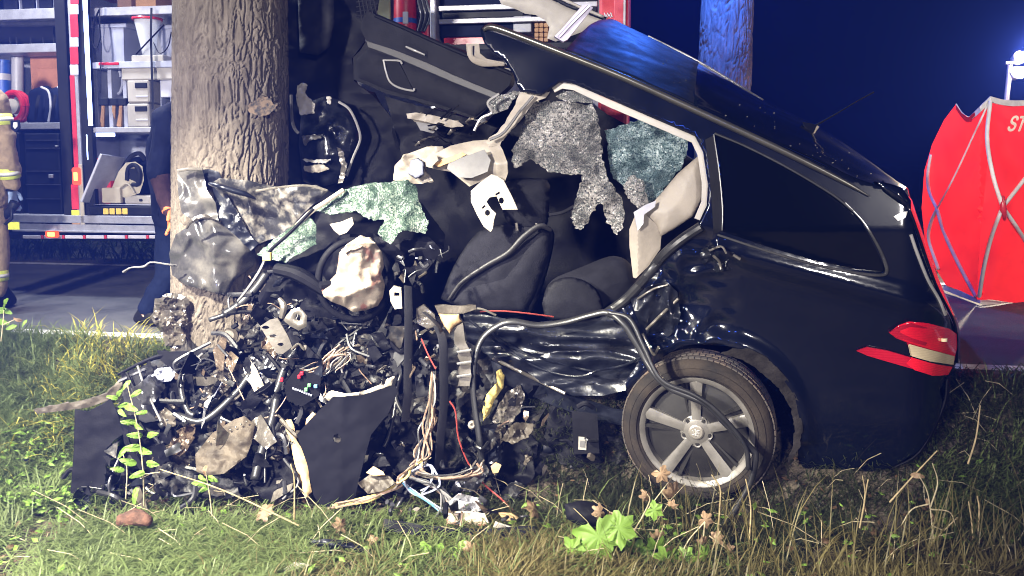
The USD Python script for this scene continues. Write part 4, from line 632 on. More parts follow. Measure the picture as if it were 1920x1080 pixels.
def lens(name, col, em=0.0):
    M[name] = usdkit.material(stage, '/World/Looks/' + name, {'g': ('geometry', {}), 'w': ('wave_texture', {'scale': 28.0, 'bands_direction': 'z', 'distortion': 0.0}), 'b': ('bump', {'strength': 0.25, 'distance': 0.002}), 'n': ('noise_texture', {'scale': 5.0}), 'r': ('rgb_ramp', {'ramp': [(0.35, tuple(np.array(col) * 0.6)), (0.6, col)]}), 'p': ('principled_bsdf', {'roughness': 0.12, 'coat_weight': 1.0, 'coat_roughness': 0.03})}, [('g.position', 'w.vector'), ('w.fac', 'b.height'), ('b.normal', 'p.normal'), ('g.position', 'n.vector'), ('n.fac', 'r.fac'), ('r.color', 'p.base_color')], surface='p.BSDF')
lens('lens_red', (0.80, 0.012, 0.03)); lens('lens_dark_red', (0.40, 0.006, 0.022)); lens('lens_clear', (0.62, 0.50, 0.32))
CAR = thing('wrecked_car', 'crushed black estate car with its front torn open around the tree', 'car')
def cp(name, mesh, m_, parent=None, smooth=35, label=None): return obj(name, mesh, m_, parent or CAR, smooth, label)
def Sd(d): return lambda u, v: S(u, v) + d
# ---- body side: quarter panel, roof side and lower rear, one pressed sheet
AP = [(1035, 164), (1050, 153), (1075, 157), (1150, 189), (1230, 224), (1303, 255), (1319, 284), (1328, 345), (1326, 386), (1312, 416)]
def side(u, v):
    Y = S(u, v)
    Y = Y + 0.30 * np.clip((u - 1690) / 110, 0, 1) ** 2.2                                    # the rear corner turns away
    Y = Y + 0.06 * np.clip((v - 790) / 100, 0, 1) ** 1.5
    arch = np.hypot((u - 1325) / 178, (v - 822) / 178); Y = Y - 0.035 * np.exp(-((arch - 1.03) / 0.11) ** 2) * (v < 830)   # wheel arch flare
    Y = Y - 0.02 * np.exp(-((v - (470 + 0.27 * (u - 1350))) / 22) ** 2) * (u > 1340)         # shoulder line
    cr = np.clip((1400 - u) / 120, 0, 1) * np.clip((v - 425) / 50, 0, 1)                     # crushed towards the front
    p = P(u, v, Y); q = p / 0.16
    return Y + cr * 0.05 * (np.abs(meshkit.noise(q, 4) - 0.5) * 2 + 0.6 * np.abs(meshkit.noise(q * 2.4, 6) - 0.5) * 2) + 0.004 * (fbm(p / 0.4, 2, 3) - 0.5)
OUT = [(900, 56), (907, 46), (925, 46), (960, 58), (1060, 96), (1172, 140), (1300, 198), (1434, 258), (1530, 302), (1600, 336), (1660, 352), (1690, 366), (1704, 388), (1712, 420), (1726, 470), (1750, 530), (1774, 580), (1788, 610), (1796, 640), (1794, 680), (1774, 708), (1762, 730), (1768, 762), (1752, 800), (1722, 846), (1668, 878), (1590, 892), (1510, 884),
       (1496, 860), (1502, 800), (1490, 742), (1455, 692), (1405, 660), (1340, 642), (1280, 648), (1232, 676), (1200, 715), (1182, 760), (1172, 716), (1190, 690), (1205, 668), (1172, 612), (1150, 590), (1180, 560), (1212, 520), (1262, 470)] + AP[::-1] + [(1016, 178), (1000, 176), (977, 172), (968, 158), (962, 138), (945, 112), (925, 98), (908, 82)]
WIN = [(1340, 252), (1372, 262), (1450, 300), (1520, 340), (1580, 378), (1615, 415), (1640, 462), (1660, 505), (1655, 512), (1600, 505), (1520, 487), (1430, 460), (1352, 433)]
cp('body_side', sheet(OUT, side, 0.012, 7, holes=[WIN], seed=2), 'car_paint', smooth=60)
qw = cp('quarter_window', sheet([(1336, 248), (1372, 258), (1450, 296), (1520, 336), (1584, 376), (1620, 412), (1646, 462), (1665, 508), (1656, 517), (1600, 510), (1520, 492), (1430, 465), (1348, 438)], lambda u, v: side(u, v) + 0.012, 0.005, 9), 'tinted_glass', smooth=True)
def onside(pts, r, d=0.0, n=8, flat=1.0, k=5):
    s = spline([(u, v, 0) for u, v in pts], k); return tube(P(s[:, 0], s[:, 1], side(s[:, 0], s[:, 1]) - d), r, n, flat=flat)
cp('window_strip', onside([(1345, 440), (1430, 468), (1520, 494), (1600, 511), (1650, 516), (1663, 508), (1655, 480), (1640, 450), (1618, 415), (1585, 380)], [0.005, 0.006, 0.007, 0.008, 0.006, 0.004], 0.003), 'window_bright', qw); cp('window_strip', onside([(1338, 252), (1348, 320), (1354, 385), (1354, 432)], 0.004, 0.003), 'window_bright', qw); cp('window_rubber', onside([(1340, 250), (1400, 275), (1480, 316), (1560, 364), (1600, 396)], 0.006, 0.002), 'rubber_seal', qw)
cp('pillar_trim', sheet([(1322, 262), (1338, 254), (1349, 330), (1354, 432), (1338, 440), (1332, 345)], lambda u, v: side(u, v) - 0.004, 0.006, 6), 'trim_black')
cp('door_frame', sheet([(1035, 165), (1050, 154), (1075, 158), (1150, 190), (1230, 225), (1303, 256), (1318, 285), (1327, 345), (1325, 385), (1312, 413), (1302, 409), (1315, 378), (1316, 345), (1308, 291), (1297, 267), (1225, 236), (1145, 202), (1075, 169), (1054, 166), (1040, 173)], lambda u, v: side(u, v) + 0.03, 0.012, 5), 'white_frame', label='pale bare edge of the rear door opening')
cp('door_sill', onside([(1137, 588), (1175, 560), (1211, 520), (1245, 478), (1280, 448), (1315, 425)], 0.024, 0.006, 10), 'rubber_seal')
rl = cp('roof_rail', onside([(906, 56), (922, 51), (960, 63), (1060, 102), (1172, 147), (1300, 205), (1434, 267), (1520, 309), (1590, 345), (1630, 368)], [0.012, 0.020, 0.020, 0.020, 0.020, 0.020, 0.019, 0.017, 0.012, 0.003], 0.012, 12, 0.8), 'satin_rail', smooth=True)
# ---- roof, rear and far side
near = [(930, 50), (1060, 96), (1172, 140), (1300, 198), (1434, 258), (1530, 302), (1600, 336), (1690, 366)]
far = [(1060, -14, 4.95), (1150, 38, 4.92), (1215, 70, 4.88), (1310, 118, 4.80), (1430, 190, 4.65), (1540, 245, 4.5), (1620, 300, 4.35), (1706, 382, 4.15)]
def roof_pt(k, t):
    a_ = P(near[k][0], near[k][1], float(side(*map(np.float64, near[k]))) + 0.01); b_ = P(*far[k]); p = a_ + (b_ - a_) * t; p[2] += 0.05 * math.sin(math.pi * t); return p
ts = (0, 0.12, 0.3, 0.5, 0.7, 0.88, 1.0)
cp('roof', patch([[roof_pt(k, t) for t in ts] for k in range(3, 8)], 0.006, 6, 0.004, 3), 'car_paint', smooth=True)
cp('roof_glass_panel', patch([[roof_pt(k, t) for t in ts] for k in range(1, 4)], 0.006, 8, 0.006, 5), 'roof_glass', smooth=True, label='smeared broken glass roof panel shining blue')
cp('roof_edge', tube(spline([P(u, v, Y) + [0, 0, 0.006] for u, v, Y in far[2:5]], 6), 0.008, 8), 'chrome_strip')
crumbs = []
for _ in range(90):
    a_ = RNG.beta(2, 2) * 5 + 1.8; t_ = RNG.beta(1.3, 3); k0 = min(int(a_), 6); f_ = a_ - k0
    if fbm(np.array([[a_ * 1.2, t_ * 3, 0]]), 2, 5)[0] < 0.55: continue
    p = roof_pt(k0, t_) * (1 - f_) + roof_pt(min(k0 + 1, 7), t_) * f_ + [0, 0, 0.008]; s_ = RNG.uniform(0.002, 0.0048)
    c_ = trimesh.creation.icosphere(0, s_); c_.apply_scale((1, 1, 0.6)); c_.apply_translation(p); crumbs.append(c_)
tag(cp('glass_crumbs', cat_(crumbs), 'grey_shade', smooth=False), kind='stuff')
WV = np.array([0.36, 1.45, 0.40])
def rear_row(u, v, uf, vf, yf):
    a_ = P(u, v, float(side(np.float64(u), np.float64(v))) + 0.004); b_ = P(uf, vf, yf); return [a_ + (b_ - a_) * t + [o, 0, 0] for t, o in ((0, 0), (.1, .012), (.5, .02), (.9, .01), (1, 0))]
cp('tailgate', patch([rear_row(*q) for q in ((1690, 366, 1704, 384, 4.15), (1712, 420, 1714, 424, 4.35), (1750, 530, 1748, 522, 4.6), (1788, 610, 1782, 600, 4.75), (1792, 680, 1786, 660, 4.8))], 0.01, 5), 'car_paint', smooth=True); cp('rear_bumper', patch([rear_row(*q) for q in ((1774, 708, 1770, 690, 4.8), (1766, 762, 1760, 740, 4.8), (1722, 846, 1716, 800, 4.75), (1668, 878, 1660, 820, 4.7))], 0.01, 5), 'trim_black', smooth=True)
cp('spoiler', sheet([(1640, 340), (1668, 344), (1692, 352), (1708, 376), (1708, 392), (1690, 384), (1660, 362)], lambda u, v: side(u, v) - 0.004, 0.05, 5, bulge=0.015), 'car_paint', smooth=True)
cp('tailgate_lamp', sheet([(1676, 406), (1690, 398), (1702, 396), (1698, 408), (1684, 414)], lambda u, v: side(u, v) - 0.008, 0.01, 3), 'chrome_strip'); cp('tailgate_seam', onside([(1708, 440), (1720, 475), (1740, 525), (1760, 560), (1772, 590)], 0.007, 0.004), 'chrome_strip')
an = cp('aerial', tpx([(1528, 236, 4.0), (1570, 212, 4.06), (1610, 188, 4.12), (1638, 173, 4.16)], [0.006, 0.004, 0.003, 0.005], 7), 'trim_dark'); cp('aerial_foot', trimesh.convex.convex_hull(np.array([P(u, v, y) for u, v, y in ((1504, 228, 4.0), (1532, 234, 4.0), (1522, 258, 3.9), (1518, 262, 3.9), (1536, 238, 4.05), (1508, 230, 4.08))])), 'trim_dark', an)
# tail lamp
TLd = lambda k: (lambda u, v: side(u, v) - k)
tl = cp('tail_lamp', sheet([(1604, 658), (1626, 650), (1660, 656), (1700, 668), (1745, 680), (1782, 688), (1790, 676), (1795, 650), (1797, 628), (1780, 616), (1740, 606), (1705, 603), (1685, 610), (1667, 624), (1680, 634), (1700, 642), (1706, 656), (1712, 668), (1790, 686), (1778, 704), (1750, 706), (1710, 696), (1660, 680), (1625, 668)], TLd(0.004), 0.02, 5), 'lens_dark_red', smooth=40, label='red wrap around tail lamp')
cp('upper_lens', sheet([(1667, 624), (1685, 610), (1705, 603), (1740, 606), (1780, 617), (1796, 628), (1796, 648), (1790, 668), (1770, 662), (1735, 652), (1708, 644), (1690, 636)], TLd(0.018), 0.012, 4, bulge=0.012), 'lens_red', tl, 40); cp('inner_reflector', sheet([(1668, 624), (1686, 612), (1710, 606), (1738, 614), (1745, 636), (1735, 648), (1708, 641), (1688, 634)], TLd(0.026), 0.006, 4), 'lens_dark_red', tl, 40)
cp('clear_band', sheet([(1704, 645), (1740, 655), (1790, 668), (1788, 684), (1745, 678), (1710, 668)], TLd(0.020), 0.012, 4), 'lens_clear', tl, 40); cp('lower_lens', sheet([(1712, 671), (1750, 682), (1786, 688), (1778, 703), (1750, 705), (1715, 694), (1700, 682)], TLd(0.019), 0.012, 4), 'lens_red', tl, 40); cp('lower_reflector', sheet([(1606, 658), (1626, 651), (1665, 658), (1710, 671), (1712, 692), (1660, 677), (1626, 667)], TLd(0.016), 0.01, 4), 'lens_dark_red', tl, 40)
cp('lamp_bulb', tpx([(1770, 634, float(side(1770., 634.)) - 0.045), (1770, 640, float(side(1770., 634.)) - 0.045)], 0.014, 10), 'lens_clear', tl, True)
# ---- crushed rear door, sill and folded panels
cp('rear_door', sheet([(868, 588), (900, 588), (960, 600), (1010, 606), (1060, 600), (1107, 588), (1140, 582), (1170, 606), (1190, 636), (1208, 668), (1196, 694), (1180, 730), (1130, 742), (1073, 742), (1010, 716), (927, 678), (903, 656), (876, 640)], lambda u, v: S(u, v) + 0.03, 0.008, 5, fold=0.07, fs=0.14, fsc=(0.30, 1, 1.0), crumple=0.015, cs=0.3, seed=11), 'crushed_paint', smooth=28, label='crushed lower half of the rear door')
cp('sill_flange', onside([(925, 672), (990, 704), (1060, 738)], 0.009, 0.0), 'bare_steel'); cp('sill', sheet([(920, 676), (1062, 740), (1150, 770), (1185, 770), (1180, 800), (1120, 790), (1040, 762), (930, 712)], Sd(0.06), 0.02, 7, crumple=0.02, seed=8), 'crushed_paint')
cp('door_crease', onside([(905, 612), (960, 650), (1030, 676), (1100, 694), (1125, 694), (1172, 684), (1205, 668)], 0.006, -0.004), 'crushed_paint'); cp('door_crease', onside([(880, 600), (940, 648), (1010, 690), (1080, 706), (1123, 694)], 0.006, -0.006), 'crushed_paint')
cp('folded_panel', sheet([(1182, 560), (1215, 538), (1250, 528), (1270, 548), (1276, 590), (1268, 620), (1240, 640), (1228, 665), (1212, 640), (1200, 610), (1190, 585)], Sd(-0.02), 0.004, 4, fold=0.05, fs=0.10, fsc=(1, 1, 0.5), seed=12), 'crushed_paint', smooth=25); cp('folded_panel', sheet([(1310, 470), (1345, 455), (1385, 466), (1408, 486), (1380, 505), (1345, 510), (1318, 495)], Sd(-0.012), 0.004, 4, fold=0.03, fs=0.06, seed=13), 'crushed_paint', smooth=25)
for k, (pts, r) in enumerate((([(1205, 625), (1215, 645), (1226, 665), (1235, 650)], .006), ([(1196, 560), (1225, 542), (1252, 534)], .005), ([(1212, 618), (1240, 590), (1272, 560)], .007), ([(1330, 470), (1352, 462), (1362, 475)], .005), ([(1338, 480), (1348, 490), (1352, 505)], .006), ([(1375, 478), (1388, 486)], .007))): cp('torn_edge', onside(pts, r, 0.04), 'bare_steel')
# ---- seal torn from the door, looping over the wheel
sl = [(905, 885, 3.62), (900, 830, 3.62), (888, 740, 3.66), (890, 677, 3.68), (903, 637, 3.7), (930, 613, 3.7), (960, 603, 3.69), (1010, 610, 3.68), (1060, 604, 3.66), (1107, 591, 3.63), (1140, 586, 3.6), (1167, 604, 3.56), (1187, 633, 3.54), (1207, 667, 3.52), (1230, 703, 3.48), (1257, 727, 3.46), (1293, 743, 3.44), (1327, 760, 3.43), (1360, 793, 3.43), (1407, 840, 3.42), (1417, 856, 3.42), (1408, 903, 3.42), (1387, 943, 3.42), (1367, 973, 3.42), (1335, 998, 3.40)]
cp('door_seal', tpx(sl, 0.0165, 9, 6, flat=0.8), 'rubber_seal', smooth=True, label='long black door seal looping down over the wheel')
cp('door_seal', tpx([(1140, 586, 3.59), (1180, 598, 3.55), (1207, 650, 3.50), (1240, 712, 3.45), (1300, 740, 3.425), (1345, 772, 3.41), (1395, 832, 3.40), (1404, 880, 3.40)], 0.011, 8, 6), 'rubber_seal', smooth=True)
# ---- wheel
wc = P(1305, 812, 3.60); ax = np.array([0.32, 0.945, 0.03]); ax /= np.linalg.norm(ax)
wx = np.cross(ax, [0, 0, 1.0]); wx /= np.linalg.norm(wx)
WT = frame(wc, -wx, np.cross(-wx, ax) * 1.0)          # x: towards the right of the picture, z: out of or into the car
if WT[:3, 2] @ ax > 0: WT = frame(wc, -wx, np.cross(ax, -wx))
if WT[:3, 1][2] < 0: WT[:3, 1] *= -1; WT[:3, 0] *= -1
OUTZ = 1.0 if WT[:3, 2] @ ax < 0 else -1.0
def wh(m):
    m = m.copy(); v = np.array(m.vertices); v[:, 2] *= OUTZ; m.vertices = v; m.apply_transform(WT)
    if OUTZ < 0: m.invert()
    return m
WHL = cp('rear_wheel', wh(lathe([(0.03, -0.03), (0.13, -0.03), (0.244, -0.05), (0.250, -0.20), (0.24, -0.21), (0.03, -0.21)], 48)), 'alloy_dark', smooth=40, label='rear wheel with a five spoke alloy rim')
R0 = 0.352; SR = 1.085
def wr_(m): m = m.copy(); v = np.array(m.vertices); v[:, :2] *= SR; m.vertices = v; return m
ty = [(0.256, -0.012), (0.266, 0.004), (0.282, 0.012), (0.306, 0.010), (0.325, 0.0), (0.340, -0.014), (0.348, -0.035), (0.352, -0.07), (0.352, -0.16), (0.346, -0.195), (0.32, -0.22), (0.27, -0.225), (0.252, -0.21)]
blocks = []
for k in range(76):
    a_ = 2 * np.pi * k / 76
    for zz, w_, off in ((-0.036, 0.030, 0), (-0.08, 0.036, 0.4), (-0.125, 0.036, 0), (-0.178, 0.030, 0.4)):
        b_ = box((-0.0128, -0.004, zz - w_ / 2), (0.0128, 0.003, zz + w_ / 2), 0.0015); r_ = 0.351 if abs(zz + 0.11) < 0.05 else 0.3475
        T_ = np.eye(4); an_ = a_ + off * 2 * np.pi / 76; c_, s_ = math.cos(an_), math.sin(an_); T_[:3, 0] = (-s_, c_, 0); T_[:3, 1] = (c_, s_, 0); T_[:3, 2] = (0, 0, 1); T_[:3, 3] = (r_ * c_, r_ * s_, 0); T_[:3, 2] = np.cross(T_[:3, 0], T_[:3, 1]); b_.apply_transform(T_ @ np.diag([1, 1, -1.0, 1])); blocks.append(b_)
cp('tyre', wh(lathe(ty, 96)), 'tyre_rubber', WHL, 40); tag(cp('tread', wh(cat_(blocks)), 'tread_mud', WHL), kind='stuff')
for r_, z_ in ((0.276, 0.0110), (0.308, 0.0095)): cp('sidewall_ring', wh(lathe([(r_ - 0.003, z_ - 0.002), (r_, z_ + 0.0025), (r_ + 0.003, z_ - 0.003)], 72)), 'tyre_rubber', WHL)
cp('rim', wh(wr_(lathe([(0.214, -0.05), (0.218, -0.012), (0.228, -0.002), (0.240, 0.002), (0.243, -0.004), (0.236, -0.02), (0.228, -0.05)], 96))), 'alloy', WHL, 40)
def prism(pts, z0, z1, ztop=None):
    """A spoke-like prism: outline (x, y) with its own outer height per corner."""
    p = np.asarray(pts, float); n = len(p); zt = np.full(n, z1) if ztop is None else np.asarray(ztop, float)
    return trimesh.convex.convex_hull(np.vstack([np.column_stack([p, zt]), np.column_stack([p * 1.0, np.full(n, z0)])]))
for k in range(5):
    a_ = math.radians(95 + 72 * k); c_, s_ = math.cos(a_), math.sin(a_); Rm = np.array([[c_, -s_, 0, 0], [s_, c_, 0, 0], [0, 0, 1, 0], [0, 0, 0, 1.0]])
    sp = prism([(0.035, -0.019), (0.10, -0.015), (0.17, -0.022), (0.232, -0.042), (0.234, 0.012), (0.17, 0.007), (0.10, 0.010), (0.035, 0.016), (0.12, -0.003), (0.22, -0.014)], -0.07, 0, [-0.020, -0.026, -0.024, -0.014, -0.014, -0.024, -0.026, -0.020, -0.010, -0.004]); sp.apply_transform(Rm); cp('spoke', wh(wr_(sp)), 'alloy', WHL, 30)
    rb = prism([(0.06, 0.024), (0.16, 0.026), (0.230, 0.040), (0.231, 0.054), (0.16, 0.036), (0.06, 0.030)], -0.065, 0, [-0.032, -0.034, -0.016, -0.016, -0.034, -0.032]); rb.apply_transform(Rm); cp('spoke_rib', wh(wr_(rb)), 'alloy_dark', WHL, 30)
    bo = math.radians(95 + 36 + 72 * k); cy = lathe([(0, 0), (0.009, 0), (0.012, -0.006), (0.012, -0.03), (0, -0.03)], 6); cy.apply_translation((0.058 * math.cos(bo), 0.058 * math.sin(bo), -0.016)); cp('wheel_bolt', wh(cy), 'alloy_dark', WHL, 20)
    ring = lathe([(0.012, -0.02), (0.018, -0.018), (0.018, -0.05), (0.012, -0.05)], 16); ring.apply_translation((0.058 * math.cos(bo), 0.058 * math.sin(bo), 0)); cp('bolt_seat', wh(ring), 'alloy', WHL)
cp('hub', wh(lathe([(0, -0.012), (0.05, -0.014), (0.075, -0.026), (0.08, -0.06), (0, -0.06)], 40)), 'alloy', WHL, 30)
cp('hub_cap', wh(lathe([(0, -0.003), (0.028, -0.004), (0.034, -0.008), (0.035, -0.014), (0, -0.014)], 32)), 'hub_metal', WHL, 30)
lion = [[((-0.004, 0.014, 0), .004), ((0.002, 0.004, 0), .005)], [((0.002, 0.004, 0), .005), ((-0.002, -0.012, 0), .004)], [((0.003, 0.008, 0), .003), ((0.014, 0.012, 0), .0025)], [((0.003, 0.002, 0), .003), ((0.014, -0.002, 0), .0025)], [((-0.002, -0.010, 0), .003), ((0.010, -0.015, 0), .0025)], [((-0.003, -0.006, 0), .0025), ((-0.015, -0.010, 0), .002)], [((-0.010, 0.000, 0), .0018), ((-0.016, 0.010, 0), .0018)]]
em = trimesh.Trimesh(*(lambda q: (q.vert_properties[:, :3], q.tri_verts))(hulls(lion).to_mesh())); em.apply_scale((1, 1, 0.5)); em.apply_translation((0, 0, -0.002)); cp('emblem', wh(em), 'chrome_strip', WHL)
cp('brake_disc', wh(lathe([(0.04, -0.10), (0.12, -0.10), (0.12, -0.12), (0.04, -0.12)], 40)), 'steel_dark', WHL, 30); cp('brake_caliper', wh(box((-0.06, -0.16, -0.14), (0.06, -0.10, -0.08), 0.015)), 'alloy_dark', WHL)
# arch liner
cp('arch_liner', sheet([(1350, 662), (1375, 654), (1402, 653), (1440, 672), (1475, 708), (1498, 752), (1506, 800), (1500, 838), (1480, 868), (1476, 866), (1487, 835), (1490, 800), (1482, 765), (1462, 730), (1430, 700), (1395, 676)], Sd(-0.035), 0.01, 5, crumple=0.012, cs=0.06, rag=0.8, seed=6), 'liner_felt', label='torn grey wheel arch liner'); cp('wheel_well', sheet([(1190, 770), (1205, 715), (1240, 672), (1300, 645), (1380, 650), (1450, 690), (1495, 750), (1505, 830), (1490, 880), (1400, 900), (1200, 900)], lambda u, v: S(u, v) + 0.34, 0.02, 12), 'trim_black')
cp('underbody', sheet([(900, 700), (1190, 770), (1210, 880), (1500, 884), (1660, 878), (1650, 760), (1300, 560), (1000, 560)], lambda u, v: S(u, v) + 0.55, 0.05, 22, crumple=0.03), 'trim_black')
# ---- cabin
cp('far_side', sheet([(742, 330), (800, 300), (905, 235), (962, 180), (1060, 160), (1140, 215), (1300, 300), (1345, 430), (1420, 600), (1300, 740), (1000, 740), (760, 640), (700, 420)], lambda u, v: S(u, v) + 0.95, 0.05, 18, crumple=0.06, seed=5), 'trim_black')
def pillow(name, pts, Y, m_, th=0.10, bulge=0.09, parent=None, res=8, **kw): return cp(name, sheet(pts, Y, th, res, bulge=bulge, curve=True, **kw), m_, parent, True)
fs_ = pillow('front_seat', [(826, 560), (850, 500), (882, 450), (910, 428), (955, 420), (1000, 416), (1036, 430), (1036, 470), (1015, 545), (990, 590), (900, 590)], 4.02, 'seat_fabric', crumple=0.006)
pillow('headrest', [(940, 345), (972, 335), (1026, 338), (1030, 372), (1024, 424), (980, 428), (946, 408)], 4.0, 'seat_fabric', 0.08, 0.05, fs_); cp('piping', tpx([(842, 562, 3.965), (866, 530, 3.94), (910, 500, 3.925), (953, 475, 3.92), (982, 445, 3.925), (1012, 424, 3.93), (1034, 432, 3.97)], [0.012, 0.014, 0.018, 0.020, 0.022, 0.020, 0.010], 8, flat=0.6), 'trim_piping', fs_, True)
cp('side_bolster', sheet([(846, 566), (868, 532), (912, 502), (955, 478), (985, 448), (1014, 426), (1034, 438), (1030, 480), (1005, 550), (985, 588), (880, 590)], 3.985, 0.03, 8, bulge=0.06), 'seat_fabric', fs_, True)
cp('headrest_post', tpx([(968, 418, 3.96), (970, 432, 3.96)], 0.008, 7), 'bare_steel', fs_); cp('headrest_post', tpx([(1006, 418, 3.96), (1006, 432, 3.96)], 0.008, 7), 'bare_steel', fs_)
rs = cp('rear_seat', soft(hulls([((P(1062, 556, 3.92), .11), (P(1150, 520, 3.98), .11), (P(1085, 590, 3.95), .10), (P(1185, 560, 4.02), .10), (P(1140, 560, 4.25), .13))]), 0.03, 6), 'seat_fabric', smooth=True); cp('cushion_end', sheet([(1016, 570), (1028, 535), (1060, 520), (1095, 526), (1122, 548), (1130, 585), (1100, 600), (1030, 600)], 3.80, 0.05, 6, bulge=0.03, curve=True), 'trim_dark', rs, True)
cp('headrest_strap', tpx([(1030, 403, 3.95), (1055, 398, 3.93), (1080, 385, 3.92)], 0.009, 8), 'trim_dark')
gs = cp('shattered_window', sheet([(1002, 191), (1050, 190), (1110, 196), (1120, 212), (1126, 250), (1129, 294), (1140, 337), (1165, 372), (1172, 400), (1169, 425), (1157, 440), (1146, 428), (1135, 410), (1125, 380), (1118, 390), (1111, 398), (1102, 419), (1082, 432), (1075, 420), (1070, 407), (1078, 380), (1082, 358), (1093, 335), (1090, 326), (1060, 325), (1029, 323), (1012, 308), (994, 297), (980, 305), (968, 317), (959, 314), (960, 296), (962, 279), (974, 259), (985, 215)], lambda u, v: S(u, v) + 0.10 + 0.02 * np.sin(v / 30.0), 0.003, 5, crumple=0.05, cs=0.10, rag=1.6, seed=14), 'crazed_grey', smooth=30, label='large sheet of crazed grey side glass hanging in the door opening')
cp('shattered_window', sheet([(1136, 245), (1170, 232), (1207, 224), (1247, 233), (1291, 262), (1287, 293), (1270, 322), (1230, 374), (1212, 384), (1200, 360), (1167, 350), (1148, 330), (1140, 285)], lambda u, v: S(u, v) + 0.16, 0.006, 5, crumple=0.05, cs=0.12, fold=0.03, fs=0.1, rag=1.2, seed=15), 'crazed_teal', smooth=30, label='sheet of crazed teal glass against the pillar'); cp('shattered_window', sheet([(1168, 345), (1186, 326), (1205, 338), (1210, 360), (1218, 385), (1206, 396), (1190, 384), (1176, 372)], Sd(0.09), 0.006, 4, crumple=0.03, rag=1.2, seed=16), 'crazed_grey', smooth=30)
cp('shattered_window', sheet([(912, 190), (940, 178), (968, 170), (978, 174), (960, 190), (952, 205), (925, 214), (916, 200)], Sd(0.14), 0.005, 4, crumple=0.02, rag=1, seed=17), 'crazed_grey', smooth=30); cp('shattered_window', sheet([(1042, 182), (1060, 164), (1085, 172), (1110, 184), (1112, 194), (1060, 190)], Sd(0.08), 0.005, 4, crumple=0.02, rag=0.8, seed=18), 'crazed_grey', smooth=30)
cp('window_edge', tpx([(889, 245, 3.98), (902, 222, 3.97), (922, 211, 3.96), (915, 192, 3.95), (936, 176, 3.94)], 0.007, 7), 'chrome_strip')
cp('pillar_panel', sheet([(1300, 300), (1312, 290), (1319, 330), (1318, 372), (1300, 405), (1263, 430), (1239, 443), (1230, 420), (1205, 400), (1230, 374), (1270, 326)], lambda u, v: S(u, v) + 0.13, 0.008, 5, bulge=0.03), 'cream_trim', smooth=True, label='pale inner pillar cover bent out of the door opening')
cp('pillar_panel', sheet([(1189, 408), (1206, 398), (1230, 420), (1240, 442), (1238, 467), (1215, 500), (1192, 522), (1187, 520), (1180, 460), (1180, 430)], lambda u, v: S(u, v) + 0.09 + 0.0012 * np.abs(u - 1196), 0.008, 5), 'cream_trim', smooth=20)
cp('film_glint', sheet([(1188, 398), (1210, 384), (1230, 376), (1228, 388), (1208, 402), (1206, 420), (1196, 432), (1192, 414)], lambda u, v: S(u, v) + 0.075, 0.003, 4, crumple=0.02, seed=3), 'white_plastic', smooth=20)
cp('torn_pillar', sheet([(976, 172), (1002, 176), (1032, 172), (1024, 184), (1003, 191), (990, 206), (978, 222), (960, 243), (946, 258), (936, 272), (920, 276), (909, 268), (918, 258), (935, 246), (950, 224), (964, 200)], lambda u, v: S(u, v) + 0.04 + 0.0009 * np.abs((u - 960) * 0.75 + (v - 222) * 0.66), 0.010, 5, crumple=0.012, cs=0.05, rag=0.6, seed=19), 'cream_trim', smooth=25, label='torn pale roof pillar')
cp('pillar_crease', tpx([(1000, 180, 3.86), (978, 205, 3.87), (972, 212, 3.86), (955, 236, 3.87), (940, 252, 3.87), (918, 262, 3.87)], 0.007, 6), 'grey_shade')
cp('roof_corner', sheet([(798, 312), (812, 290), (845, 273), (886, 264), (912, 262), (935, 268), (942, 280), (951, 303), (952, 325), (947, 340), (924, 328), (902, 340), (880, 350), (863, 336), (845, 322), (820, 318)], lambda u, v: S(u, v) + 0.02 + 0.0012 * np.abs(v - 300 - 0.1 * (u - 870)), 0.012, 5, crumple=0.02, cs=0.07, seed=20), 'cream_trim', smooth=25, label='pale torn roof corner')
cp('painted_shade_panel', sheet([(842, 302), (876, 292), (908, 280), (920, 300), (914, 322), (884, 334), (858, 332), (838, 316)], Sd(-0.012), 0.004, 4, crumple=0.01, seed=90), 'grey_shade'); cp('tan_insert', sheet([(814, 308), (830, 298), (868, 286), (874, 290), (850, 302), (822, 313)], Sd(-0.015), 0.012, 4), 'tan_insert'); cp('clip_block', trimesh.convex.convex_hull(np.vstack([P(u, v, y) for u, v in ((797, 300), (806, 288), (818, 290), (822, 300), (810, 312), (799, 312)) for y in (3.88, 3.93)])), 'cream_trim')  # the grey sheet paints in the shade on the pale roof corner
cp('hinge_plate', sheet([(883, 358), (900, 342), (921, 327), (932, 330), (944, 338), (958, 365), (971, 393), (942, 393), (938, 384), (931, 368), (918, 370), (912, 378), (921, 392), (930, 400), (926, 412), (924, 428), (920, 435), (907, 425), (894, 402), (883, 378)], Sd(0.0), 0.010, 3, holes=[[(940 + 5 * math.cos(a), 376 + 6 * math.sin(a)) for a in np.linspace(0, 6.28, 9)[:-1]], [(914 + 5 * math.cos(a), 399 + 6 * math.sin(a)) for a in np.linspace(0, 6.28, 9)[:-1]], [(928, 364), (936, 359), (938, 362), (930, 367)], [(903, 389), (909, 384), (911, 387), (905, 392)]], crumple=0.006, seed=21), 'cream_trim', smooth=25, label='pale bracket plate with round holes')
cp('trim_lump', sheet([(737, 337), (740, 310), (760, 290), (800, 275), (830, 274), (834, 284), (806, 300), (797, 322), (812, 338), (790, 345), (765, 344)], lambda u, v: S(u, v) + 0.12, 0.012, 4, crumple=0.05, cs=0.06, seed=22), 'cream_trim', smooth=30); cp('grey_pad', sheet([(765, 326), (770, 300), (784, 296), (796, 305), (795, 328), (780, 336)], Sd(0.07), 0.02, 4, bulge=0.02), 'blue_fuse' if False else 'grey_tub', smooth=True)
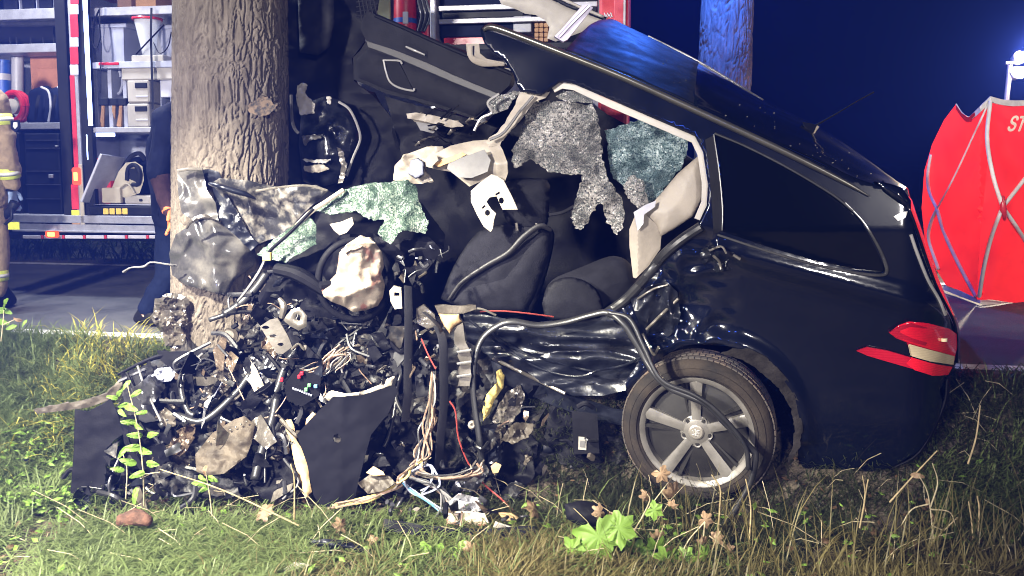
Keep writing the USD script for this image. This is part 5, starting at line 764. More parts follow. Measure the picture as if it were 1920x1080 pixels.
cp('trim_bar', sheet([(762, 213), (780, 211), (820, 218), (860, 228), (870, 236), (858, 242), (830, 236), (790, 226), (764, 222)], 4.25, 0.02, 4, crumple=0.02, cs=0.05), 'cream_trim'); cp('trim_bar', sheet([(778, 226), (800, 228), (822, 240), (812, 250), (788, 244)], 4.27, 0.012, 4, crumple=0.02), 'grey_shade')
cp('floor_trim', sheet([(722, 180), (770, 195), (880, 222), (932, 240), (905, 275), (850, 270), (790, 290), (762, 330), (745, 260)], 4.42, 0.02, 7, crumple=0.06, cs=0.12, seed=23), 'trim_dark')
for k in range(26):
    u, v = RNG.uniform(770, 900), RNG.uniform(215, 275); a_, l_ = RNG.uniform(-0.8, 0.5), RNG.uniform(8, 34); y_ = RNG.uniform(4.1, 4.3); cp('trim_fragment', tpx([(u, v, y_), (u + l_ * .5 * math.cos(a_), v + l_ * .5 * math.sin(a_) - 2, y_ - .02), (u + l_ * math.cos(a_), v + l_ * math.sin(a_), y_ + .02)], RNG.uniform(.003, .010), 5, 3, flat=.5), ('trim_dark', 'trim_black', 'bare_steel', 'trim_dark')[k % 4])
# far door, inner side towards us
FD = cp('far_door', sheet([(688, 20), (706, 28), (760, 52), (850, 92), (920, 120), (962, 138), (955, 160), (937, 176), (912, 205), (890, 224), (860, 214), (790, 192), (722, 175), (690, 160), (663, 149), (662, 108), (675, 95), (687, 77), (676, 55), (680, 34)], lambda u, v: 4.72 - 0.0011 * (u - 660), 0.05, 6, crumple=0.012, seed=24), 'trim_dark', label='dark passenger door seen from inside', smooth=35)
fdY = lambda d: (lambda u, v: 4.72 - 0.0011 * (u - 660) - d)
cp('arm_rest', sheet([(687, 77), (740, 94), (800, 118), (870, 150), (934, 176), (926, 184), (860, 158), (790, 128), (735, 104), (690, 88)], fdY(0.02), 0.03, 5), 'trim_piping', FD); cp('door_card', sheet([(668, 112), (690, 92), (735, 106), (790, 130), (860, 160), (925, 186), (908, 205), (890, 218), (800, 188), (725, 168), (672, 146)], fdY(0.012), 0.02, 6, bulge=0.02), 'trim_dark', FD)
cp('pull_pocket', sheet([(722, 116), (748, 118), (760, 140), (774, 168), (750, 166), (734, 152)], fdY(0.036), 0.01, 4), 'trim_black', FD); cp('pocket_bezel', tpx([(720, 113, 4.61), (748, 114, 4.58), (754, 120, 4.58)], 0.006, 6), 'chrome_strip', FD); cp('pocket_bezel', tpx([(719, 112, 4.61), (724, 135, 4.61), (732, 154, 4.60), (750, 165, 4.58), (774, 170, 4.55), (777, 166, 4.55)], 0.006, 6), 'chrome_strip', FD)
cp('handle_recess', sheet([(757, 82), (770, 80), (800, 96), (801, 108), (780, 106), (760, 94)], fdY(0.006), 0.01, 4), 'trim_black', FD); cp('door_handle', tpx([(762, 88, 4.58), (778, 95, 4.55), (797, 103, 4.55)], [0.010, 0.013, 0.008], 8, flat=0.6), 'chrome_strip', FD, True); cp('window_ledge', tpx([(704, 29, 4.64), (760, 53, 4.59), (850, 93, 4.50), (960, 138, 4.37)], 0.012, 8), 'trim_black', FD)
cp('door_edge', tpx([(881, 86, 4.40), (884, 108, 4.40), (905, 118, 4.38), (945, 120, 4.35)], [0.02, 0.018, 0.022, 0.012], 8, flat=0.5), 'cream_trim', FD)
# dashboard side and bulkhead behind the trunk
cp('bulkhead', sheet([(535, -40), (724, -40), (702, 30), (680, 50), (684, 77), (660, 110), (664, 152), (700, 180), (742, 230), (772, 330), (700, 360), (535, 356)], lambda u, v: 4.85 + 0 * u, 0.04, 10, crumple=0.10, cs=0.25, fold=0.06, fs=0.3, seed=25), 'trim_black', smooth=25)
cp('wheel_housing', sheet([(566, 196), (610, 180), (645, 190), (668, 225), (674, 262), (660, 300), (640, 340), (600, 352), (568, 340), (560, 270)], 4.72, 0.02, 6, bulge=0.08, crumple=0.03, cs=0.2, fold=0.04, fs=0.2, seed=26), 'crushed_paint', smooth=30); cp('housing_edge', tpx([(635, 191, 4.66), (655, 205, 4.65), (670, 235, 4.65), (675, 262, 4.66), (662, 295, 4.67), (650, 330, 4.68)], 0.008, 6), 'chrome_strip')
for k, pts in enumerate(([(556, 162), (566, 154), (576, 158), (572, 175), (590, 195), (588, 214), (562, 216), (558, 190)], [(566, 255), (590, 252), (604, 258), (580, 264), (572, 274)], [(566, 298), (590, 300), (622, 298), (610, 306), (575, 304)], [(612, 181), (620, 180), (620, 196), (614, 194)], [(570, 312), (605, 308), (618, 318), (590, 324), (572, 322)], [(632, 276), (642, 282), (650, 310), (644, 342), (634, 345), (640, 312)])): cp('torn_flake', sheet(pts, 4.62, 0.005, 3, crumple=0.03, cs=0.05, seed=30 + k, rag=0.8), ('white_frame', 'bare_steel', 'white_frame', 'white_frame', 'cream_trim', 'bare_steel')[k])
cp('trim_mesh', cat_([tpx([(672 + 7 * i, -4, 4.7), (680 + 7 * i, 44 - 3 * i, 4.7)], 0.004, 5) for i in range(5)] + [tpx([(668, 4 + 9 * i, 4.7), (712 - 4 * i, -2 + 9 * i, 4.7)], 0.004, 5) for i in range(4)]), 'trim_dark')
cp('hood_underside', sheet([(558, -10), (625, -10), (628, 40), (618, 88), (596, 104), (562, 98)], 4.74, 0.01, 6, bulge=0.03, crumple=0.03), 'trim_dark', smooth=True)
cp('bark_side_trim', tpx([(546, 178, 4.3), (547, 220, 4.28), (552, 240, 4.3), (560, 250, 4.3)], 0.009, 6), 'trim_piping')
# far roof edge: headliner frame and bracket
hl = cp('roof_frame', sheet([(930, -12), (1010, -12), (1060, 12), (1100, 22), (1140, 32), (1128, 46), (1075, 66), (1042, 78), (1026, 72), (1030, 52), (1022, 38), (1004, 28), (985, 26), (965, 16), (940, 8)], 4.9, 0.03, 5, bulge=0.02, crumple=0.01), 'white_frame', label='pale inner roof frame with a hole', smooth=35)
cp('roof_frame_edge', tpx([(1030, -10, 4.85), (1060, 8, 4.85), (1100, 22, 4.84), (1136, 36, 4.83)], 0.012, 8), 'crushed_paint', hl); cp('sealing_strip', tpx([(1046, -6, 4.83), (1090, 14, 4.82), (1132, 32, 4.81)], 0.009, 7), 'white_frame', hl)
rb = cp('roof_bracket', sheet([(1040, 68), (1050, 58), (1090, 12), (1098, 8), (1112, 14), (1104, 24), (1064, 74), (1056, 78)], 4.55, 0.05, 4), 'lavender_metal'); cp('bracket_rib', tpx([(1048, 70, 4.54), (1072, 44, 4.53), (1104, 12, 4.52)], 0.010, 6), 'lavender_metal', rb); cp('roof_strut', sheet([(874, 82), (898, 82), (900, 100), (912, 110), (940, 116), (962, 126), (950, 130), (915, 120), (890, 110), (876, 104)], 4.4, 0.012, 4, crumple=0.01), 'cream_trim')
# ---- hood, wings and windscreen crushed round the trunk
cp('crumpled_hood', sheet([(317, 475), (329, 440), (352, 425), (358, 414), (382, 405), (417, 417), (452, 431), (475, 457), (481, 481), (475, 498), (440, 525), (425, 554), (399, 548), (352, 536), (323, 516)], lambda u, v: 3.98 + 0.0012 * np.abs(u - 400), 0.004, 4, bulge=0.05, crumple=0.05, cs=0.18, fold=0.07, fs=0.22, seed=41), 'hood_metal', smooth=50, label='dented dark bonnet skin wrapped in front of the trunk')
cp('crumpled_hood', sheet([(396, 344), (411, 334), (463, 338), (501, 348), (527, 351), (560, 349), (592, 347), (616, 357), (596, 376), (575, 394), (548, 424), (530, 442), (508, 448), (484, 458), (468, 440), (450, 405), (432, 382), (414, 366)], lambda u, v: 4.0 + 0.0006 * (v - 350), 0.004, 4, crumple=0.03, cs=0.2, fold=0.06, fs=0.24, fsc=(1.6, 1, 0.7), seed=42), 'scuffed_hood', smooth=45, label='scuffed bonnet skin folded against the trunk')
cp('hood_roll', tpx([(396, 345, 3.95), (420, 352, 3.9), (455, 362, 3.92), (478, 372, 3.95)], [0.02, 0.035, 0.03, 0.012], 10, flat=0.5), 'crushed_paint', smooth=True); cp('hood_edge', tpx([(480, 358, 3.93), (527, 351, 3.93), (575, 348, 3.93), (614, 357, 3.93)], 0.006, 6), 'bare_steel'); cp('hood_fold', sheet([(398, 348), (420, 356), (446, 400), (468, 440), (484, 458), (470, 470), (440, 440), (415, 420), (404, 385)], 4.02, 0.01, 4, crumple=0.03, fold=0.03, fs=0.1, seed=47), 'crushed_paint')
cp('crushed_wing', sheet([(332, 318), (350, 316), (379, 316), (384, 336), (388, 356), (404, 380), (410, 414), (384, 404), (360, 412), (340, 398), (334, 361)], 3.98, 0.004, 4, crumple=0.02, cs=0.15, fold=0.05, fs=0.2, seed=43), 'hood_metal', smooth=40); cp('crushed_wing', sheet([(376, 318), (392, 317), (410, 322), (416, 336), (400, 342), (386, 352)], 4.03, 0.006, 4, crumple=0.03, seed=44), 'crushed_paint'); cp('wing_edge', tpx([(334, 320, 3.95), (356, 317, 3.94), (380, 317, 3.95)], 0.008, 6), 'bare_steel'); cp('wing_lip', tpx([(350, 428, 3.9), (360, 414, 3.88), (382, 406, 3.88), (398, 410, 3.9)], [0.006, 0.012, 0.012, 0.006], 7), 'foil')
cp('windscreen', sheet([(587, 393), (616, 372), (644, 355), (688, 344), (730, 341), (767, 337), (781, 352), (787, 379), (802, 417), (800, 437), (778, 434), (755, 431), (746, 437), (735, 457), (722, 452), (708, 437), (716, 422), (723, 411), (700, 412), (685, 408), (668, 395), (645, 398), (627, 402), (606, 398)], lambda u, v: 3.86 + 0.0005 * np.abs(u - 690) + 0.0006 * (430 - v), 0.006, 4, crumple=0.03, cs=0.12, fold=0.03, fs=0.13, rag=0.9, seed=45), 'crazed_green', smooth=30, label='green crazed windscreen sheet bent over the dashboard')
cp('windscreen', sheet([(580, 405), (593, 422), (592, 457), (562, 476), (533, 492), (516, 487), (481, 478), (510, 452), (542, 428)], lambda u, v: 3.88 + 0.0005 * np.abs(u - 550), 0.006, 4, crumple=0.03, cs=0.1, rag=0.9, seed=46), 'crazed_green', smooth=30)
cp('windscreen_edge', tpx([(588, 391, 3.84), (566, 414, 3.82), (540, 440, 3.82), (515, 462, 3.82), (502, 476, 3.82)], 0.009, 6), 'trim_black'); cp('wiper_arm', tpx([(502, 476, 3.82), (486, 510, 3.80), (462, 545, 3.80), (446, 564, 3.82)], [0.012, 0.014, 0.012, 0.008], 7, flat=0.6), 'grey_shade'); cp('yellow_tag', box(P(495, 488, 3.81), P(507, 474, 3.78), 0.004), 'foam_yellow'); cp('cowl_strip', tpx([(645, 356, 3.9), (612, 378, 3.9), (580, 400, 3.9), (540, 440, 3.9)], 0.012, 7), 'cream_trim')
cp('hood_strut', tpx([(232, 510, 3.95), (246, 502, 3.93), (270, 500, 3.93), (284, 492, 3.93), (316, 496, 3.95), (330, 498, 3.98)], [0.010, 0.006, 0.010, 0.007, 0.008, 0.01], 7, flat=0.6), 'grey_shade', label='bent pale strip sticking out left of the bonnet')
# steering wheel and airbag
SW = cp('steering_wheel', tpx([(665 + 68 * math.cos(a), 525 + 74 * math.sin(a), 3.88 + 0.08 * math.cos(a - 0.4)) for a in np.linspace(0, 2 * math.pi, 25)], 0.017, 10, 2), 'trim_dark', smooth=True); cp('steering_hub', sheet([(630, 490), (690, 480), (710, 530), (690, 570), (640, 565), (622, 530)], 3.82, 0.06, 8, bulge=0.02, curve=True), 'trim_black', SW, True); cp('steering_spoke', tpx([(640, 530, 3.80), (600, 535, 3.74)], 0.018, 8, 3), 'trim_dark', SW)
cp('airbag', sheet([(603, 545), (616, 528), (630, 514), (634, 492), (636, 474), (650, 458), (676, 441), (698, 448), (716, 472), (720, 500), (715, 512), (722, 534), (718, 558), (708, 574), (684, 582), (662, 585), (644, 574), (622, 566), (607, 556)], 3.72, 0.06, 4, bulge=0.10, crumple=0.05, cs=0.14, fold=0.06, fs=0.13, seed=51), 'airbag_cloth', SW, 50, label='deflated stained cream airbag'); cp('airbag_fold', sheet([(640, 468), (664, 450), (692, 446), (704, 456), (680, 456), (655, 470), (645, 476)], 3.64, 0.012, 3, crumple=0.02, cs=0.04, seed=52), 'airbag_cloth', SW, 40)
cp('dash_cover', sheet([(604, 470), (640, 440), (700, 438), (740, 460), (800, 440), (830, 470), (790, 520), (740, 560), (720, 600), (600, 600), (520, 600), (480, 560), (520, 500)], 3.98, 0.03, 9, crumple=0.10, cs=0.16, fold=0.06, fs=0.14, seed=53), 'trim_black', smooth=28); cp('trim_fragment', sheet([(618, 420), (640, 416), (660, 407), (663, 420), (650, 436), (637, 441), (626, 432)], 3.84, 0.006, 4, crumple=0.01), 'cream_trim'); cp('dash_top', sheet([(490, 470), (520, 430), (565, 390), (640, 366), (720, 352), (790, 380), (835, 440), (830, 480), (700, 470), (560, 500)], 4.12, 0.03, 8, crumple=0.05, cs=0.15, seed=54), 'trim_black', smooth=28); cp('column_shroud', tpx([(520, 505, 3.82), (560, 515, 3.80), (610, 545, 3.82)], [0.05, 0.06, 0.05], 10, flat=0.6), 'trim_dark')
# belts, pillar stump, brackets
def belt(pts, w=0.024): return tpx(pts, w, 8, 6, flat=0.09)
cp('seat_belt', belt([(765, 536, 3.72), (766, 600, 3.66), (765, 680, 3.64), (764, 740, 3.62), (760, 790, 3.62)]), 'belt_webbing', label='seat belt hanging straight down, left one'); cp('seat_belt', belt([(820, 612, 3.66), (830, 640, 3.60), (832, 700, 3.58), (832, 760, 3.58), (826, 820, 3.58), (822, 880, 3.6)]), 'belt_webbing', label='seat belt hanging straight down, right one'); cp('seat_belt', belt([(795, 585, 3.70), (812, 600, 3.66), (826, 618, 3.64), (834, 650, 3.62)], 0.02), 'belt_webbing')
cp('belt_anchor', sheet([(730, 545), (738, 536), (752, 540), (754, 578), (740, 580), (732, 565)], 3.70, 0.02, 4, holes=[[(739, 548), (749, 549), (749, 556), (739, 555)]]), 'cream_trim'); cp('pillar_stump', sheet([(780, 580), (795, 572), (815, 590), (818, 612), (800, 616), (782, 606)], 3.72, 0.02, 4, crumple=0.01), 'foil'); cp('pillar_cap', sheet([(815, 574), (830, 571), (870, 574), (892, 572), (893, 580), (868, 588), (822, 588)], 3.68, 0.03, 4, crumple=0.02), 'dirty_plate'); cp('foam_piece', sheet([(822, 588), (862, 589), (866, 604), (850, 616), (844, 626), (832, 612)], 3.67, 0.03, 4, crumple=0.02, bulge=0.02), 'foam_cream', smooth=True)
cp('flange_stack', sheet([(858, 612), (868, 606), (872, 640), (880, 655), (884, 672), (882, 690), (884, 705), (880, 724), (858, 724), (862, 708), (858, 696), (864, 682), (858, 668), (862, 655), (852, 645), (852, 622)], 3.64, 0.012, 4, crumple=0.01), 'bare_steel'); 
for v in (660, 682, 706): cp('flange_rib', tpx([(857, v, 3.63), (884, v - 4, 3.62)], 0.006, 6), 'grey_shade')
cp('latch_bracket', sheet([(487, 612), (505, 600), (520, 596), (540, 630), (548, 650), (530, 664), (518, 662), (505, 640)], 3.66, 0.008, 3, holes=[[(498 + 7 * math.cos(a), 614 + 3.5 * math.sin(a)) for a in np.linspace(0, 6.28, 9)[:-1]], [(512 + 7 * math.cos(a), 630 + 3.5 * math.sin(a)) for a in np.linspace(0, 6.28, 9)[:-1]], [(526 + 6 * math.cos(a), 646 + 3.5 * math.sin(a)) for a in np.linspace(0, 6.28, 9)[:-1]]]), 'bare_steel', label='slotted pale metal bracket'); cp('latch_arm', tpx([(548, 655, 3.64), (560, 645, 3.63), (570, 655, 3.64), (572, 648, 3.65)], 0.010, 7, flat=0.6), 'bare_steel'); cp('latch_housing', sheet([(530, 600), (546, 580), (562, 576), (576, 592), (575, 612), (560, 620), (545, 612)], 3.70, 0.03, 4, holes=[[(556, 588), (564, 592), (562, 602), (554, 598)]], bulge=0.01), 'bare_steel'); cp('latch_housing', tpx([(524, 560, 3.72), (532, 575, 3.70), (528, 596, 3.70)], [0.01, 0.018, 0.012], 8), 'bare_steel')
# ================================================================ the torn open front: engine bay, looms, foils
def Ed(d): return lambda u, v: 3.60 + (950 - v) * 0.0013 - d
cp('engine_bay', sheet([(235, 720), (262, 690), (300, 668), (345, 660), (420, 648), (470, 600), (560, 590), (700, 600), (860, 590), (905, 650), (1062, 742), (1175, 790), (1180, 850), (1120, 905), (1010, 945), (900, 955), (700, 955), (560, 950), (400, 945), (280, 935), (225, 900), (205, 830)], Ed(-0.05), 0.10, 8, crumple=0.07, cs=0.10, fold=0.07, fs=0.10, seed=61), 'engine_dark', smooth=25)
def epx(pts, r, d=0.05, n=7, k=6, **kw): return tpx([(u, v, float(Ed(d)(u, v)) - (p[0] if p else 0)) for u, v, *p in pts], r, n, k, **kw)
def esh(pts, d, th=0.005, res=4, **kw): return sheet(pts, Ed(d), th, res, **kw)
cp('heat_shield', esh([(373, 762), (383, 725), (400, 696), (420, 684), (441, 694), (436, 720), (408, 752), (386, 768)], 0.13, crumple=0.03, cs=0.03, fold=0.03, fs=0.035, seed=62), 'foil', smooth=20); cp('heat_shield', esh([(311, 846), (330, 808), (367, 793), (364, 822), (350, 845), (336, 856)], 0.16, crumple=0.03, cs=0.03, fold=0.03, fs=0.03, seed=63), 'foil_brown', smooth=20)
cp('radiator', sheet([(286, 602), (290, 560), (312, 557), (345, 563), (352, 600), (346, 655), (322, 648), (302, 624)], 4.05, 0.03, 4, crumple=0.06, cs=0.05, fold=0.06, fs=0.05, seed=64), 'foil', smooth=20, label='crumpled silver foil beside the trunk foot')
cp('gearbox_plate', esh([(366, 852), (398, 812), (440, 786), (458, 780), (478, 796), (472, 830), (462, 856), (420, 888), (390, 892), (368, 884)], 0.20, 0.03, 4, bulge=0.015, crumple=0.03, cs=0.08, fold=0.02, fs=0.08, seed=65), 'gear_casing', smooth=40, label='dirty grey metal casing')
for k in range(8): cp('rivet', trimesh.creation.icosphere(1, 0.005).apply_translation(P(392 + 10 * k, 828 - 5.4 * k, float(Ed(0.22)(392 + 10 * k, 828 - 5.4 * k)))), 'bare_steel')
cp('cream_bracket', esh([(456, 690), (470, 676), (480, 690), (492, 716), (504, 742), (494, 752), (480, 742), (470, 720), (462, 712)], 0.15, 0.008, 4, crumple=0.02, cs=0.04, seed=66), 'cream_trim'); cp('cream_bracket', esh([(502, 835), (522, 800), (540, 786), (548, 812), (543, 845), (520, 862), (504, 858)], 0.12, 0.01, 4, crumple=0.03, cs=0.04, seed=67), 'dirty_plate')
fb = cp('fuse_box', trimesh.convex.convex_hull(np.vstack([P(u, v, y) for u, v in ((532, 722), (556, 690), (602, 706), (598, 742), (566, 762), (538, 750)) for y in (3.66, 3.72)])), 'trim_black', label='open fuse box with coloured fuses')
for k in range(9): cp('fuse', box(P(550 + 4.2 * k, 728 + 1.6 * k, 3.655) - 0.004, P(550 + 4.2 * k, 728 + 1.6 * k, 3.655) + 0.004), 'grey_tub', fb)
for u, v, m_ in ((574, 730, 'green_fuse'), (580, 722, 'green_fuse'), (592, 724, 'blue_fuse'), (566, 700, 'red_plastic'), (561, 706, 'red_plastic'), (528, 712, 'red_plastic')): c = P(u, v, 3.65); cp('fuse', box(c - 0.008, c + 0.008, 0.002), m_, fb)
for k in range(8): cp('connector_pin', epx([(523 + 2.3 * k, 700 - 4.4 * k, .02), (527 + 2.3 * k, 703 - 4.4 * k, .02)], 0.003, 0.12), 'grey_tub', fb)
# torn foam seams beside the big black panel
cp('foam_seam', esh([(533, 788), (546, 786), (552, 800), (556, 826), (570, 846), (578, 862), (580, 900), (585, 922), (572, 934), (566, 912), (552, 868), (543, 822), (536, 806)], 0.17, 0.02, 4, bulge=0.015, crumple=0.02, cs=0.05, seed=68), 'foam_cream', smooth=40, label='long strip of torn cream foam'); cp('foam_seam', esh([(605, 752), (606, 738), (622, 732), (650, 738), (680, 734), (720, 718), (730, 704), (740, 706), (734, 722), (700, 734), (668, 744), (630, 746), (612, 760)], 0.19, 0.012, 4, bulge=0.008, crumple=0.02, cs=0.03, seed=69), 'cream_trim', smooth=40); cp('foam_seam', esh([(574, 786), (586, 772), (594, 778), (586, 794), (572, 808)], 0.19, 0.012, 4, crumple=0.01), 'foam_cream')
cp('foam_lump', esh([(904, 770), (912, 740), (932, 716), (930, 695), (942, 686), (946, 704), (944, 726), (926, 752), (918, 776), (908, 786)], 0.0, 0.02, 4, bulge=0.02, crumple=0.03, cs=0.04, seed=70), 'foam_yellow', smooth=40); cp('foil_shred', esh([(930, 770), (950, 735), (975, 722), (984, 740), (976, 772), (966, 782), (952, 810), (940, 806), (922, 790)], 0.0, 0.006, 4, crumple=0.05, cs=0.04, fold=0.04, fs=0.04, seed=71), 'bare_steel', smooth=20); cp('foil_shred', esh([(915, 816), (938, 806), (950, 800), (946, 822), (930, 845), (922, 856), (914, 846)], 0.0, 0.008, 4, crumple=0.03, cs=0.04, seed=72), 'dirty_plate', smooth=20)
cp('foil_shred', esh([(672, 905), (700, 885), (730, 893), (742, 905), (720, 920), (690, 926)], 0.22, 0.006, 4, crumple=0.03, cs=0.04, seed=73), 'dirty_plate'); cp('foam_scrap', esh([(686, 886), (700, 874), (718, 884), (722, 890), (700, 892)], 0.25, 0.012, 4, crumple=0.01), 'foam_cream'); cp('foam_scrap', esh([(920, 874), (930, 866), (940, 872), (934, 886), (924, 888)], 0.10, 0.012, 4), 'foam_cream'); cp('foam_scrap', esh([(1028, 800), (1036, 788), (1048, 786), (1052, 796), (1044, 806)], -0.06, 0.015, 4, bulge=0.01), 'foam_cream', smooth=True)
w = lathe([(0.004, 0.0), (0.012, 0.006), (0.020, 0.0), (0.020, -0.01), (0.004, -0.01)], 18); w.apply_transform(frame(P(885, 797, 3.68), (1, 0, 0), (0, 0.1, 1))); cp('grommet', w, 'cream_trim', smooth=40)
eb = cp('relay_box', trimesh.convex.convex_hull(np.vstack([P(u, v, y) for u, v in ((1072, 770), (1120, 776), (1124, 850), (1076, 852)) for y in (3.70, 3.80)])), 'trim_dark'); cp('box_label', sheet([(1085, 819), (1100, 820), (1099, 844), (1084, 843)], 3.694, 0.003, 3), 'white_frame', eb); cp('label_print', sheet([(1088, 826), (1097, 827), (1096, 839), (1087, 838)], 3.690, 0.002, 3), 'grey_shade', eb)
cp('box_clip', tpx([(1084, 762, 3.72), (1098, 756, 3.70), (1112, 764, 3.72)], 0.012, 7), 'trim_dark', eb)
# cable looms
def wire(pts, n, r, spread, seed, mats=('wire_tan', 'wire_tan', 'wire_dark', 'grey_shade', 'wire_tan', 'dirty_plate'), d=0.20):
    rg = np.random.default_rng(seed)
    for k in range(n):
        q = [(u + rg.normal(0, spread * s), v + rg.normal(0, spread * s * 0.6), float(Ed(d)(u, v)) + rg.normal(0, 0.012)) for (u, v), s in zip(pts, np.linspace(0.7, 1.6, len(pts)))]
        cp('wire', tpx(q, r * rg.uniform(0.7, 1.3), 5, 5), mats[rg.integers(len(mats))], LOOM)
LOOM = cp('cable_loom', epx([(816, 700), (812, 755), (805, 800), (797, 845), (788, 872)], 0.016, 0.16, 8), 'wire_tan', label='thick tan cable loom hanging from the pillar')
wire([(816, 690), (812, 750), (803, 800), (795, 845), (790, 875)], 12, 0.0045, 6, 1); wire([(792, 862), (770, 880), (752, 900), (738, 912), (690, 935), (630, 950)], 9, 0.0042, 5, 2, ('foam_yellow', 'wire_tan', 'wire_tan', 'wire_dark', 'cream_trim')); wire([(780, 885), (810, 892), (850, 898), (880, 886), (896, 872)], 8, 0.0042, 5, 3)
wire([(770, 895), (800, 905), (822, 915), (838, 940), (832, 965), (815, 985)], 8, 0.0042, 4, 4); wire([(775, 885), (800, 870), (815, 880), (815, 910), (790, 925)], 3, 0.004, 4, 5, ('grey_tub', 'wire_dark')); wire([(755, 900), (770, 920), (800, 935), (825, 960)], 3, 0.004, 4, 6, ('blue_fuse', 'grey_tub')); wire([(585, 712), (610, 700), (630, 680), (648, 662), (650, 672), (630, 695)], 9, 0.004, 6, 7); wire([(560, 700), (590, 690), (612, 672), (640, 655)], 7, 0.004, 6, 8, ('wire_tan', 'wire_dark', 'cream_trim'))
cp('red_wire', tpx([(790, 635, 3.66), (803, 665, 3.63), (817, 692, 3.61)], 0.0035, 5), 'wire_red'); cp('red_wire', tpx([(843, 752, 3.58), (854, 772, 3.57), (860, 822, 3.57), (880, 872, 3.57), (905, 905, 3.56), (945, 940, 3.5), (985, 980, 3.42), (1010, 1000, 3.38)], 0.0038, 5), 'wire_red', label='long thin dark red wire trailing into the grass'); cp('red_wire', tpx([(900, 584, 3.72), (940, 583, 3.70), (985, 587, 3.70), (1038, 594, 3.74)], 0.0035, 5), 'wire_red', label='thin red wire over the seat edge'); cp('pale_wire', tpx([(886, 578, 3.69), (905, 580, 3.68), (930, 591, 3.68)], 0.005, 5), 'bare_steel')
for pts, r in (([(745, 735), (738, 780), (728, 820), (720, 838)], .009), ([(752, 700), (742, 740), (752, 770), (770, 790)], .012), ([(500, 760), (520, 730), (530, 700), (545, 670), (560, 650)], .02), ([(478, 900), (490, 850), (510, 790), (520, 740)], .022), ([(300, 800), (330, 780), (380, 790), (440, 740), (470, 700)], .018), ([(350, 690), (340, 730), (352, 770), (365, 780)], .014), ([(740, 960), (760, 925), (775, 905)], .010), ([(420, 590), (450, 570), (480, 540), (500, 512)], .022), ([(392, 600), (430, 585), (470, 548)], .012), ([(505, 745), (505, 800), (498, 860), (497, 905)], .006)): cp('torn_hose', epx(pts, r, 0.14, 9), 'rubber_seal', smooth=True)
# radiator hose end, pulley and pipe stubs near the trunk foot
w = lathe([(0.0, 0.03), (0.03, 0.03), (0.045, 0.015), (0.045, -0.03), (0.03, -0.05), (0, -0.05)], 22); w.apply_transform(frame(P(432, 632, 3.98), (1, 0, 0.2), (0, 0.4, 1))); cp('pulley', w, 'dirty_plate', smooth=40); cp('pipe_stub', tpx([(395, 660, 3.98), (425, 655, 3.95), (458, 640, 3.96)], 0.018, 10), 'steel_dark')
cp('bumper_beam', tpx([(222, 702, 3.86), (262, 682, 3.88), (300, 668, 3.92), (345, 664, 3.95), (392, 658, 3.98)], [0.012, 0.02, 0.024, 0.02, 0.012], 8, flat=0.5), 'trim_dark'); cp('bumper_skin', sheet([(294, 658), (330, 660), (390, 656), (378, 668), (355, 690), (338, 680), (318, 690), (302, 676)], 3.9, 0.01, 4, crumple=0.02), 'trim_dark'); cp('bumper_edge', tpx([(345, 692, 3.84), (362, 678, 3.83), (380, 663, 3.86)], 0.006, 6), 'grey_shade')
cp('headlamp_shell', esh([(278, 706), (296, 690), (318, 688), (332, 700), (320, 714), (296, 718), (282, 724)], 0.14, 0.006, 4, crumple=0.04, cs=0.04, seed=74), 'grey_tub', smooth=20); cp('lower_duct', esh([(248, 700), (262, 704), (274, 728), (300, 788), (272, 793), (250, 782), (244, 740)], 0.16, 0.02, 5, crumple=0.01), 'trim_dark'); cp('duct_edge', epx([(258, 686), (272, 728), (292, 770), (302, 790)], 0.005, 0.2), 'grey_shade'); cp('lamp_bulb_mount', esh([(292, 780), (310, 764), (330, 780), (330, 800), (312, 800)], 0.16, 0.01, 4, crumple=0.03, cs=0.03), 'dirty_plate')
# big torn black pieces
for k, (pts, d_, m_) in enumerate((([(300, 700), (360, 690), (420, 720), (400, 760), (360, 800), (310, 790), (290, 750)], .10, 'trim_black'), ([(470, 560), (530, 520), (600, 560), (610, 640), (560, 690), (520, 670), (490, 620)], .02, 'trim_black'), ([(600, 640), (690, 625), (745, 650), (740, 705), (680, 725), (620, 730), (596, 690)], .10, 'engine_dark'), ([(230, 700), (258, 690), (280, 740), (300, 800), (290, 860), (250, 830), (232, 770)], .10, 'trim_dark'), ([(690, 830), (740, 780), (790, 800), (800, 880), (750, 925), (690, 920)], .10, 'trim_black'), ([(470, 860), (500, 840), (560, 860), (556, 930), (500, 940), (455, 910)], .13, 'trim_black'), ([(300, 860), (370, 880), (440, 900), (450, 930), (340, 930), (280, 905)], .14, 'engine_dark'), ([(900, 800), (960, 790), (1010, 830), (1000, 900), (940, 930), (905, 880)], .0, 'trim_black'), ([(1030, 760), (1130, 780), (1165, 830), (1120, 880), (1050, 870), (1020, 820)], -.04, 'trim_black'), ([(430, 700), (470, 690), (520, 740), (530, 790), (490, 800), (440, 760)], .12, 'trim_black'), ([(740, 590), (752, 590), (754, 700), (738, 735), (728, 700), (732, 640)], .16, 'trim_dark'), ([(776, 690), (800, 680), (812, 760), (800, 800), (784, 760)], .12, 'trim_dark'))):
    cp('torn_panel', esh(pts, d_, 0.012, 6, crumple=0.03, cs=0.12, fold=0.05, fs=0.12, seed=300 + k, rag=1.2), m_, smooth=28)
rg = np.random.default_rng(77)
